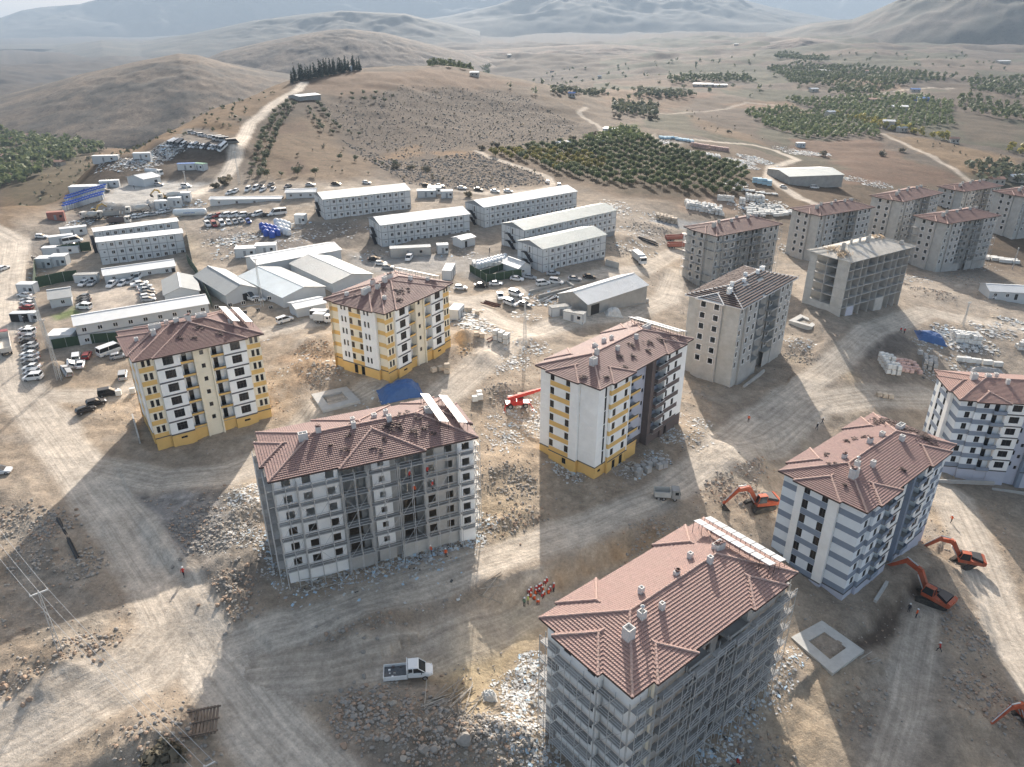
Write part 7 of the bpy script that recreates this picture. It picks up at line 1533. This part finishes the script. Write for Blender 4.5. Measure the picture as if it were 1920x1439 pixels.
bales(1415,376,R_(-3),6,3,2,'white','white block pallet in the high cube stack by the field track',1.5,1.3); bales(1435,392,R_(-3),10,4,1,'white','white block pallet in the spread rows behind the far row of blocks',1.6,1.7,jit=.3,miss=.25,far=True); bales(1455,402,R_(-3),10,4,1,'long','long white bundle in the spread rows behind the raw blocks',2.8,1.9,jit=.3,miss=.25,far=True); bales(1415,360,R_(-5),8,2,1,'slab','flat white bundle near the field track',2.7,1.6,jit=.3)
bales(1428,345,R_(-12),4,2,2,'blue','pale blue wrapped pallet beside the field track bend',2.5,1.6); bales(1310,290,R_(-6),14,4,1,'white','white block pallet in the long rows of the upper depot',1.9,2.0,jit=.25,miss=.2,far=True); bales(1330,280,R_(4),16,3,2,'pink','pink brick pallet in the long rows of the upper depot',1.6,1.5,miss=.1,far=True); bales(1268,262,R_(5),9,2,1,'blue','blue bundle beside the grey pad of the upper depot',2.6,2.2)
bales(1250,415,R_(-10),6,3,2,'tan','tan pallet in the dusty cluster by the red tippers',1.5,1.4,jit=.2); bales(920,497,R_(14),9,3,1,'white','white sack pallet inside the green fenced pool',1.4,1.3); bales(1175,563,R_(14),10,1,1,'grey','grey bag pallet in the row along the zinc hall',1.5)
bales(237,740,R_(20),3,1,1,'white','white block by the parked black minibus',1.5); bales(895,590,R_(-8),1,1,2,'tan','tan block tower near the white rubble'); bales(877,583,R_(-8),2,1,1,'tan','tan block pair near the tall white container'); bales(1875,490,R_(-20),5,3,1,'long','white bundle on the earth near the right edge blocks',2.7,1.5,jit=.3)
# water tanks
TB = mat('blue_plastic_tank', (.035,.10,.42), .4, var=.1, spec=.4); TW = mat('white_plastic_tank', (.70,.71,.72), .45, var=.05, spec=.4)
def tank_mesh(m):
    b = MB(); loft(b, [[(r*math.cos(q*.5236), r*math.sin(q*.5236), z) for q in range(12)] for z, r in ((0,1.0),(.1,1.1),(.9,1.1),(.95,1.04),(1.05,1.04),(1.1,1.1),(2.0,1.1),(2.35,.7),(2.45,.35),(2.6,.33))]); return b.mesh('water_tank', m, smooth=False)
TM = {'blue': tank_mesh(TB), 'white': tank_mesh(TW)}
for kind, lst in (('blue', [(492,430),(500,431),(508,433),(516,435),(496,436),(505,438),(514,441),(521,442),(500,443),(511,446)]), ('white', [(519,422),(527,423),(534,425),(541,428),(523,429),(531,431),(539,434),(526,436),(535,439),(541,441)])):
    for u, v in lst: tag(put('water_tank', TM[kind], None, G(u, v), scale=1.0), '%s plastic water tank in the cluster above the white complex' % kind, 'water tank', kind+' tanks above the white complex')
for i in range(18):
    u = 897+(i % 9)*6.2; v = 499-(i % 9)*1.6+(i//9)*5; tag(put('water_tank', TM['white'], None, G(u, v), scale=.8), 'white water tank in the double row behind the green fence', 'water tank', 'white tanks behind the green fence')
# blue topped cabins stacked on the yard
cb = MB(); cb.box((-.5,-.5,0), (.5,.5,2.0), 0); cb.prism([(-.6,2.0),(.6,2.0),(.5,2.3),(0,2.5),(-.5,2.3)], -.6, .6, 'x', 1); CBM = cb.mesh('cabin', [PREW, TB])
for rrow in range(4):
    for i in range(15):
        q = G(122+i*5.0+rrow*2, 396-i*1.5-rrow*7+ (2 if rrow % 2 else 0)); tag(put('toilet_cabin', CBM, None, q, R_(12), 1.05), 'blue topped white cabin in the packed rows on the yard edge', 'cabin', 'blue topped cabins')
# tarps over heaps
TARP = mat('blue_tarpaulin', (.045,.11,.27), .6, var=.15, scale=1, bump=.3, bscale=2, spec=.4)
def tarp(u, v, rx, ry, h, yaw, label, m=None, prof=None):
    p = G(u, v); n = 34; V = []; F = []; rng = np.random.default_rng(int(u))
    for i in range(n):
        for j in range(n):
            a, b = i/(n-1)*2-1, j/(n-1)*2-1; e = max(abs(a), abs(b)); k = np.clip((1-e)/.35, 0, 1); k = k*k*(3-2*k)
            top = h*(1+.3*math.sin(a*2.4+1)+.18*math.cos(b*3.1))*(.72+.28*math.cos(a*1.2)); z = k*top+fbm(np.array([a*4+u]), np.array([b*4]), 1.0, 3)[0]*.35*k
            x, y = a*rx, b*ry; X = p[0]+x*math.cos(yaw)-y*math.sin(yaw); Y = p[1]+x*math.sin(yaw)+y*math.cos(yaw); V.append((X-p[0], Y-p[1], max(0, z)+hz(X, Y)-p[2]+.04))
    for i in range(n-1):
        for j in range(n-1): F.append((i*n+j, i*n+j+1, (i+1)*n+j+1, (i+1)*n+j))
    me = bpy.data.meshes.new('tarpaulin'); me.from_pydata(V, [], F); me.materials.append(m or TARP); tag(put('tarpaulin', me, None, p), label, 'tarpaulin'); 
tarp(750, 736, 4.8, 3.0, 1.7, R_(20), 'bright blue tarpaulin over a heap in front of the yellow block'); tarp(1745, 636, 4.4, 2.8, 1.4, R_(-10), 'blue tarpaulin over a heap beside the white debris on the right')
tarp(918, 1308, 1.0, .9, .8, R_(10), 'crumpled white sack on the sunlit ground left of the nearest block', WM[0]); tarp(1850, 700, 5, 1.3, 1.2, R_(-12), 'grey sheeted bundle behind the right edge block', WM[1]); tarp(1150, 590, 2.6, 1.8, 1.4, R_(10), 'white sheeted heap at the zinc hall corner', WM[0])
# ------------------------------------------------------------------ concrete footings
def footing(quad, inner, label, h=.7, m=None, dark=True):
    """ring slab: quad of photo points, inner hole as fractions"""
    P = np.array([G(*q) for q in quad]); c = P.mean(0); z = P[:, 2].mean()+h; t = thing('concrete_footing', label, 'concrete slab', (c[0], c[1], z-h)); m = m or CONC2
    O = [Vector((p[0]-c[0], p[1]-c[1], 0)) for p in P]; I = [o*inner for o in O]
    for i in range(4):
        a, b, b2, a2 = O[i], O[(i+1) % 4], I[(i+1) % 4], I[i]; s = MB(); up = Vector((0,0,h)); dn = Vector((0,0,-1.2)); s.hexa([a+dn, b+dn, b2+dn, a2+dn, a+up, b+up, b2+up, a2+up]); s.build('slab_strip', m, t)
    f = MB(); f.poly([q+Vector((0,0,h-.55)) for q in I]); f.build('pit_floor', mat('pit_mud', (.23,.205,.175), .8, var=.35, scale=1.2, dirt=.4), t, fix=False)
footing([(1483,1196),(1541,1164),(1619,1226),(1560,1268)], .52, 'pale concrete footing ring with a muddy square pit beside the nearest block', .35)
footing([(584,744),(650,727),(676,756),(606,775)], .55, 'grey concrete footing ring beside the blue tarpaulin', .5, CONC); footing([(1478,607),(1500,593),(1536,603),(1522,618)], .55, 'bright concrete footing ring beside the raw block with dark tile rows', .5)
def kerb(pts, w, h, label, m=None):
    W_ = [G(*p) for p in pts]; t = thing('foundation_kerb', label, 'kerb', W_[0])
    for a, b in zip(W_[:-1], W_[1:]):
        d = b-a; L = math.hypot(d[0], d[1]); k = MB(); k.box((0,-w/2,-.5), (L,w/2,h)); k.build('kerb_piece', m or CONC, t, a-W_[0], math.atan2(d[1], d[0]))
kerb([(992,550),(1062,531),(1075,542),(1010,560)], .5, .8, 'low concrete kerb of an unfinished foundation beside the zinc hall', CONC3); kerb([(1394,727),(1432,698)], .5, .5, 'concrete strip in front of the raw block with dark tile rows'); kerb([(1640,1130),(1662,1096)], .5, .5, 'concrete strip at the foot of the striped block')
kerb([(250,785),(263,832)], .3, 1.2, 'thin retaining wall left of the yellow block'); kerb([(1755,902),(1860,918),(1920,928)], .35, .4, 'low concrete strip in front of the right edge block')
# ------------------------------------------------------------------ steel, pipes, timber
def bundle(name, label, cat, u0, v0, u1, v1, n, r, m, spread=.8, rnd=.15, z=.15):
    a, b = G(u0, v0), G(u1, v1); t = thing(name, label, cat, a); d = Vector(b-a); s_ = Vector((-d.y, d.x, 0)).normalized()
    for i in range(n):
        o = s_*random.gauss(0, spread); e = s_*random.gauss(0, spread*rnd*4); q0 = o+d*random.uniform(-rnd, rnd); q1 = d*(1+random.uniform(-rnd, rnd))+o+e; zz = z+random.uniform(0, .35)
        p0 = a+np.array(q0); p1 = a+np.array(q1); pole({'pipe_stack':'pipe','timber_bundle':'plank','steel_bundle':'beam'}.get(name, 'bar'), Vector((q0.x, q0.y, hz(p0[0], p0[1])-a[2]+zz)), Vector((q1.x, q1.y, hz(p1[0], p1[1])-a[2]+zz)), r, t, m)
PIPE = mat('black_pipe', (.02,.022,.025), .5, var=.1); RUST = mat('rusty_steel', (.13,.055,.04), .8, var=.25); TIMB = mat('grey_timber', (.34,.31,.27), .9, var=.3, objvar=.3)
bundle('pipe_stack', 'pair of black pipes lying beside the main track', 'pipes', 106, 975, 143, 1050, 3, .16, PIPE, .25, .02); bundle('timber_bundle', 'fan of grey timber lengths left of the nearest block', 'timber', 835, 1345, 890, 1300, 26, .06, TIMB, 2.2, .25); bundle('timber_bundle', 'grey boards lying above the near stone heap', 'timber', 795, 1328, 838, 1312, 6, .10, TIMB, .5, .2)
bundle('steel_bundle', 'dark red steel beams lying at the middle junction, upper pair', 'steel', 910, 567, 938, 575, 2, .22, RUST, .3, .03); bundle('steel_bundle', 'dark red steel beams lying at the middle junction, lower pair', 'steel', 903, 570, 932, 578, 2, .16, RUST, .3, .03); bundle('pipe_stack', 'dark pipes lying beside the tan pallets on the far yard', 'pipes', 1198, 447, 1232, 460, 6, .2, PIPE, 1.2, .1); bundle('steel_bundle', 'rusty beam on the mound behind the white pallets', 'steel', 914, 640, 928, 632, 2, .18, RUST, .3, .05)
bundle('timber_bundle', 'loose boards at the foot of the scaffolded block', 'timber', 560, 1095, 640, 1080, 5, .07, TIMB, 1.0, .2); bundle('timber_bundle', 'pale boards on the bank above the workers', 'timber', 905, 1108, 940, 1090, 8, .06, TIMB, .8, .3); bundle('timber_bundle', 'timber lengths beside the footing ring', 'timber', 1620, 1240, 1638, 1228, 4, .07, TIMB, .6, .2); bundle('pipe_stack', 'grey pipes lying beside the zinc hall panels', 'pipes', 1020, 570, 1045, 558, 8, .1, GALV, 1.4, .2)
def slat_deck():
    p = G(364, 1358); t = thing('timber_deck', 'brown slatted timber deck lying at the bottom of the shaded slope', 'timber', p, R_(14)); WD = mat('deck_timber', (.17,.13,.10), .9, var=.3, objvar=.2)
    for i in range(14): b = MB(); b.box((-2.9+i*.42,-2.2,.1), (-2.9+i*.42+.3,2.2,.2)); b.build('slat', WD, t)
    for y in (-1.9, 0, 1.9): b = MB(); b.box((-3.1,y-.1,.21), (3.1,y+.1,.32)); b.build('batten', WD, t)
slat_deck()
# ------------------------------------------------------------------ poles and lines
def lattice_pole(u, v, h, label, arm_yaw, w=.55, arm=2.2):
    p = G(u, v); t = thing('lattice_pole', label, 'power pole', p, arm_yaw); n = int(h/1.0); wt = .18
    cor = lambda k, z: (k[0]*(w+(wt-w)*z/h)/2, k[1]*(w+(wt-w)*z/h)/2, z)
    K = [(-1,-1),(1,-1),(1,1),(-1,1)]
    for k in K: pole('leg', cor(k, -.6), cor(k, h), .05, t)
    for i in range(n):
        z0, z1 = h*i/n, h*(i+1)/n
        for j in range(4): b = MB(); b.bar(cor(K[j], z0), cor(K[(j+1) % 4], z1), .025); b.build('brace', GALV, t, fix=False)
    a = MB(); a.box((-arm/2,-.09,h-.15), (arm/2,.09,h+.05)); a = a.build('crossarm', GALV, t)
    for x in (-arm/2+.1, 0, arm/2-.1): i = MB(); i.bar((x,0,h+.05), (x,0,h+.35), .06, 6); i.build('insulator', SURR, t)
    M = Matrix.Translation(Vector(p)) @ Matrix.Rotation(arm_yaw, 4, 'Z'); return [M @ Vector((x,0,h+.35)) for x in (-arm/2+.1, 0, arm/2-.1)]
def wires(A, B, label, sag=.8):
    t = thing('power_line', label, 'cable', A[1])
    for a, b in zip(A, B):
        w_ = MB(); n = 14; pts = [a.lerp(b, i/n)-Vector((0,0,sag*4*(i/n)*(1-i/n)))-A[1] for i in range(n+1)]
        for q, r in zip(pts[:-1], pts[1:]): w_.bar(q, r, .022, 4)
        w_.build('wire', GALV, t, fix=False)
q0 = lattice_pole(113, 1222, 10.5, 'grey lattice power pole with a crossarm above the left rubble', R_(38))
far = [Vector(pt_d(-140, 830, 130))+Vector((i*1.0, i*.7, 0)) for i in (-1, 0, 1)]; wires(q0, far, 'three power wires running off to the left edge', 1.5)
p2 = pt_d(383, 1436, 67); q2 = [Vector(p2)+Vector((math.cos(R_(38))*i, math.sin(R_(38))*i, 0)) for i in (-1, 0, 1)]; wires(q0, q2, 'three power wires crossing above the near track towards the bottom edge', .6)
bp = (p2[0], p2[1], hz(p2[0], p2[1])); t = thing('power_pole', 'power pole crossarm at the bottom edge of the picture', 'power pole', bp, R_(38)); x = MB(); x.bar((0,0,-.5), (0,0,p2[2]-bp[2]), .12, 8); x.build('mast', GALV, t); x = MB(); x.box((-1.2,-.08,p2[2]-bp[2]-.35), (1.2,.08,p2[2]-bp[2]-.2)); x.build('crossarm', GALV, t)
lattice_pole(112, 712, 15, 'tall lattice pole on the gravel heap beside the parked cars', R_(10), .9, 1.2); lattice_pole(92, 655, 14, 'lattice pole beside the cabin below the office path', R_(10), .8, 1.2); lattice_pole(984, 648, 13, 'lattice pole standing beside the rubble at the middle junction', R_(20), .8, 1.6); lattice_pole(1805, 612, 8, 'slim lattice pole beside the right hand track', R_(0), .6, 1.0); lattice_pole(492, 575, 14, 'lattice mast beside the grey gabled hall', R_(15), .8, 1.2); lattice_pole(449, 345, 14, 'lattice pole where the hill road leaves the camp', R_(15), .8, 1.4); lattice_pole(1898, 505, 9, 'slim brown pole at the right edge above the white bundles', R_(0), .3, .6); lattice_pole(352, 362, 9, 'lamp pole on the upper yard', 0, .3, .8)
# ------------------------------------------------------------------ fences
GNET = mat('green_windbreak_net', (.045,.075,.045), .9, var=.2, scale=1)
def fence(pts, h, label, m=None):
    W_ = [G(*p) for p in pts]; t = thing('fence', label, 'fence', W_[0])
    for a, b in zip(W_[:-1], W_[1:]):
        n = max(1, int(np.hypot(*(b-a)[:2])/3.0))
        for i in range(n):
            p, q = a+(b-a)*i/n, a+(b-a)*(i+1)/n; zp, zq = hz(*p[:2]), hz(*q[:2]); s = MB(); o = W_[0]
            d = (q-p)[:2]; d = d/np.hypot(*d)*.03; nx, ny = -d[1], d[0]
            s.hexa([(p[0]-o[0]+nx,p[1]-o[1]+ny,zp-o[2]),(q[0]-o[0]+nx,q[1]-o[1]+ny,zq-o[2]),(q[0]-o[0]-nx,q[1]-o[1]-ny,zq-o[2]),(p[0]-o[0]-nx,p[1]-o[1]-ny,zp-o[2]),(p[0]-o[0]+nx,p[1]-o[1]+ny,zp-o[2]+h),(q[0]-o[0]+nx,q[1]-o[1]+ny,zq-o[2]+h),(q[0]-o[0]-nx,q[1]-o[1]-ny,zq-o[2]+h),(p[0]-o[0]-nx,p[1]-o[1]-ny,zp-o[2]+h)]); s.build('fence_panel', m or GNET, t)
            pole('post', (p[0]-o[0], p[1]-o[1], zp-o[2]-.3), (p[0]-o[0], p[1]-o[1], zp-o[2]+h+.1), .05, t)
for pts, h, lab in [([(70,540),(148,526)],3.4,'green net fence behind the cream cottage'),([(68,500),(66,542)],3.0,'green net fence along the haul road'),([(110,478),(172,470)],3.2,'green net fence below the white minibus'),([(100,655),(330,628)],2.6,'green net fence in front of the two storey office'),([(352,492),(372,520),(398,578)],3.0,'green net fence on the slope beside the grey hall'),([(350,440),(362,500)],4.0,'tall dark green screen at the end of the double container block'),([(881,510),(912,530),(978,520)],2.6,'green fence round the front of the tank pool'),([(902,520),(950,504)],2.2,'green fence through the tank pool'),([(1135,498),(1160,505)],2.2,'wire fence at the corner of the front right block')]: fence(pts, h, lab, ZINC if 'wire' in lab else None)
# ------------------------------------------------------------------ people
def person_mesh(name, joints, edges, top, legs):
    me = bpy.data.meshes.new(name); me.from_pydata([j[0] for j in joints], edges, []); o = bpy.data.objects.new(name, me); COL.objects.link(o)
    sm = o.modifiers.new('s', 'SKIN'); sm.use_smooth_shade = True; o.modifiers.new('d', 'SUBSURF').levels = 1
    for i, j in enumerate(joints): me.skin_vertices[0].data[i].radius = (j[1], j[1] if len(j) < 3 else j[2])
    me.skin_vertices[0].data[0].use_root = True
    dg = bpy.context.evaluated_depsgraph_get(); m2 = bpy.data.meshes.new_from_object(o.evaluated_get(dg)); bpy.data.objects.remove(o)
    return m2
SKIN = mat('skin', (.38,.23,.16), .6, var=.05); VESTO = mat('orange_workwear', (.72,.12,.03), .8, var=.1); VESTR = mat('red_workwear', (.50,.05,.04), .8, var=.1); VESTY = mat('yellow_workwear', (.45,.55,.08), .8, var=.1); DARKC = mat('dark_clothes', (.035,.035,.045), .9, var=.15); HELM = {'white': mat('white_helmet', (.75,.75,.74), .4, var=.02), 'yellow': mat('yellow_helmet', (.7,.5,.05), .4, var=.02)}
def base_pose(kind):
    E_ = [(0,1),(1,2),(2,3),(3,4),(2,5),(5,6),(6,7),(2,8),(8,9),(9,10),(0,11),(11,12),(12,13),(13,14),(0,15),(15,16),(16,17),(17,18)]
    if kind == 'stand': J = [((0,0,.95),.15,.11),((0,0,1.2),.15,.11),((0,0,1.42),.14,.09),((0,0,1.54),.055),((0,.02,1.68),.095),((.2,0,1.38),.06),((.25,-.02,1.1),.045),((.26,.06,.85),.04),((-.2,0,1.38),.06),((-.25,-.02,1.1),.045),((-.26,.06,.85),.04),((.09,0,.85),.09),((.1,.01,.48),.065),((.1,-.02,.08),.05),((.1,.14,.04),.045),((-.09,0,.85),.09),((-.1,.01,.48),.065),((-.1,-.02,.08),.05),((-.1,.14,.04),.045)]
    elif kind == 'walk': J = [((0,0,.93),.15,.11),((0,.03,1.18),.15,.11),((0,.06,1.40),.14,.09),((0,.08,1.52),.055),((0,.12,1.66),.095),((.2,.06,1.36),.06),((.25,.2,1.12),.045),((.24,.38,.98),.04),((-.2,.06,1.36),.06),((-.25,-.12,1.12),.045),((-.24,-.2,.9),.04),((.09,0,.84),.09),((.1,-.14,.48),.065),((.1,-.36,.16),.05),((.1,-.28,.04),.045),((-.09,0,.84),.09),((-.1,.24,.5),.065),((-.1,.26,.08),.05),((-.1,.42,.05),.045)]
    else: J = [((0,0,.34),.16,.12),((0,.08,.56),.15,.11),((0,.18,.78),.14,.09),((0,.22,.90),.055),((0,.28,1.02),.095),((.2,.18,.74),.06),((.25,.36,.55),.045),((.14,.52,.56),.04),((-.2,.18,.74),.06),((-.25,.36,.55),.045),((-.14,.52,.56),.04),((.11,.05,.32),.09),((.16,.42,.48),.065),((.14,.3,.08),.05),((.14,.45,.04),.045),((-.11,.05,.32),.09),((-.16,.42,.48),.065),((-.14,.3,.08),.05),((-.14,.45,.04),.045)]
    return J, E_
PM = {}
def person_data(pose, vest):
    if (pose, vest.name) in PM: return PM[pose, vest.name]
    if pose not in PM:
        J, E_ = base_pose(pose); PM[pose] = (person_mesh('person', J, E_, 0, 0), J)
    me0, J = PM[pose]; me = me0.copy(); me.materials.clear()
    for m in (vest, DARKC, SKIN): me.materials.append(m)
    hc = Vector(J[4][0]); pel = J[0][0][2]; hands = [Vector(J[7][0]), Vector(J[10][0])]
    for f in me.polygons:
        c = f.center
        f.material_index = 2 if ((c-hc).length < .17 or min((c-h).length for h in hands) < .09) else (1 if (c.z < pel-.02 or min((c-Vector(J[k][0])).length for k in (11, 12, 15, 16)) < .12) else 0); f.use_smooth = True
    PM[pose, vest.name] = (me, hc); return PM[pose, vest.name]
hb_ = MB(); loft(hb_, [[(r*math.cos(q*.628), r*math.sin(q*.628)*1.1, z) for q in range(10)] for z, r in ((0,.16),(.02,.135),(.08,.12),(.13,.06))])
HEL = {k: hb_.mesh('helmet', m) for k, m in HELM.items()}
def person(u, v, pose, vest, hel, label, rz=None, at=None, group=None):
    me, hc = person_data(pose, vest); p = G(u, v) if at is None else at; o = put('person', me, None, p, random.uniform(0, 6.28) if rz is None else rz, 1.08); tag(o, label, 'person', group); put('helmet', HEL[hel], o, (hc.x, hc.y, hc.z+.03))
crowd = [(1075,455),(1100,440),(1110,430),(1130,435),(1150,410),(1160,405),(1060,462),(1065,490),(1085,470),(1125,482),(1145,472),(1165,472),(1165,452),(1090,505),(1105,515),(1118,455),(1140,448)]
for i, (x, y) in enumerate(crowd): person(640+x/3, 960+y/3, 'sit', (VESTR, VESTO, VESTO)[i % 3] if i > 6 else VESTR, 'white', ('orange' if (i > 6 and i % 3) else 'red')+' clad worker sitting in the crowd below the earth bank', group='workers sitting below the bank')
person(1038,1110,'stand',VESTR,'white','worker in dark red standing at the right end of the sitting crowd'); person(990,1133,'stand',VESTY,'white','worker in a yellow vest standing left of the sitting crowd'); person(983,1138,'stand',mat('green_workwear',(.12,.2,.14),.8),'white','worker in green standing left of the yellow vest')
for a in [(345,1082,'walk',VESTR,'white','worker in red walking at the sunlit edge of the main track'),(1703,1148,'stand',DARKC,'white','worker in dark clothes and white helmet beside the trench excavator'),(1717,1158,'stand',VESTO,'white','worker in orange beside the trench excavator'),(1760,1222,'walk',VESTR,'white','worker in red walking on the shaded ground right of the footing'),(1783,980,'walk',VESTO,'white','worker in orange casting a long shadow behind the striped block'),
 (1403,792,'stand',VESTO,'white','worker in orange standing alone on the wide junction'),(1531,806,'walk',DARKC,'white','worker in dark clothes walking near the shadow edge, lower one'),(1541,796,'walk',DARKC,'white','worker in dark clothes walking near the shadow edge, upper one'),(1688,624,'walk',VESTR,'white','left one of the two workers in red near the blue tarpaulin'),(1695,626,'walk',VESTR,'white','right one of the two workers in red near the blue tarpaulin'),(1083,601,'stand',VESTR,'white','person in red beside the dark roofed cabin'),(1043,566,'stand',DARKC,'white','person in dark clothes on the hall panels'),
 (62,490,'stand',DARKC,'white','leftmost of three people by the camp corner'),(66,491,'stand',DARKC,'white','middle of three people by the camp corner'),(70,491,'stand',VESTR,'white','rightmost of three people by the camp corner'),(252,355,'stand',DARKC,'white','person standing on the upper gravel yard'),(918,474,'stand',DARKC,'white','person standing below the middle container block'),(836,1046,'stand',VESTO,'white','worker in orange at the foot of the scaffolded block, right one'),(808,1040,'stand',VESTO,'white','worker in orange at the foot of the scaffolded block, left one'),(1380,1432,'sit',VESTR,'white','worker crouching at the bottom edge beside the nearest block'),(46,606,'stand',DARKC,'white','person under the tan gate porch')]: person(*a)
for i, (X, k, vst, lab) in enumerate([(20.0,1,VESTR,'upper worker in red on the scaffold of the white block'),(20.6,2,VESTO,'worker in orange on the scaffold of the white block'),(23.6,2,VESTR,'right hand worker in red on the scaffold of the white block'),(22.9,1,VESTR,'worker in dark red on the scaffold near the right windows')]):
    (x, y), r = bB.at('front', X, .35+.75); q = bB.world @ Vector((x, y, 17.6-k*2.9+.1)); person(0, 0, 'stand', vst, 'white', lab, None, q)
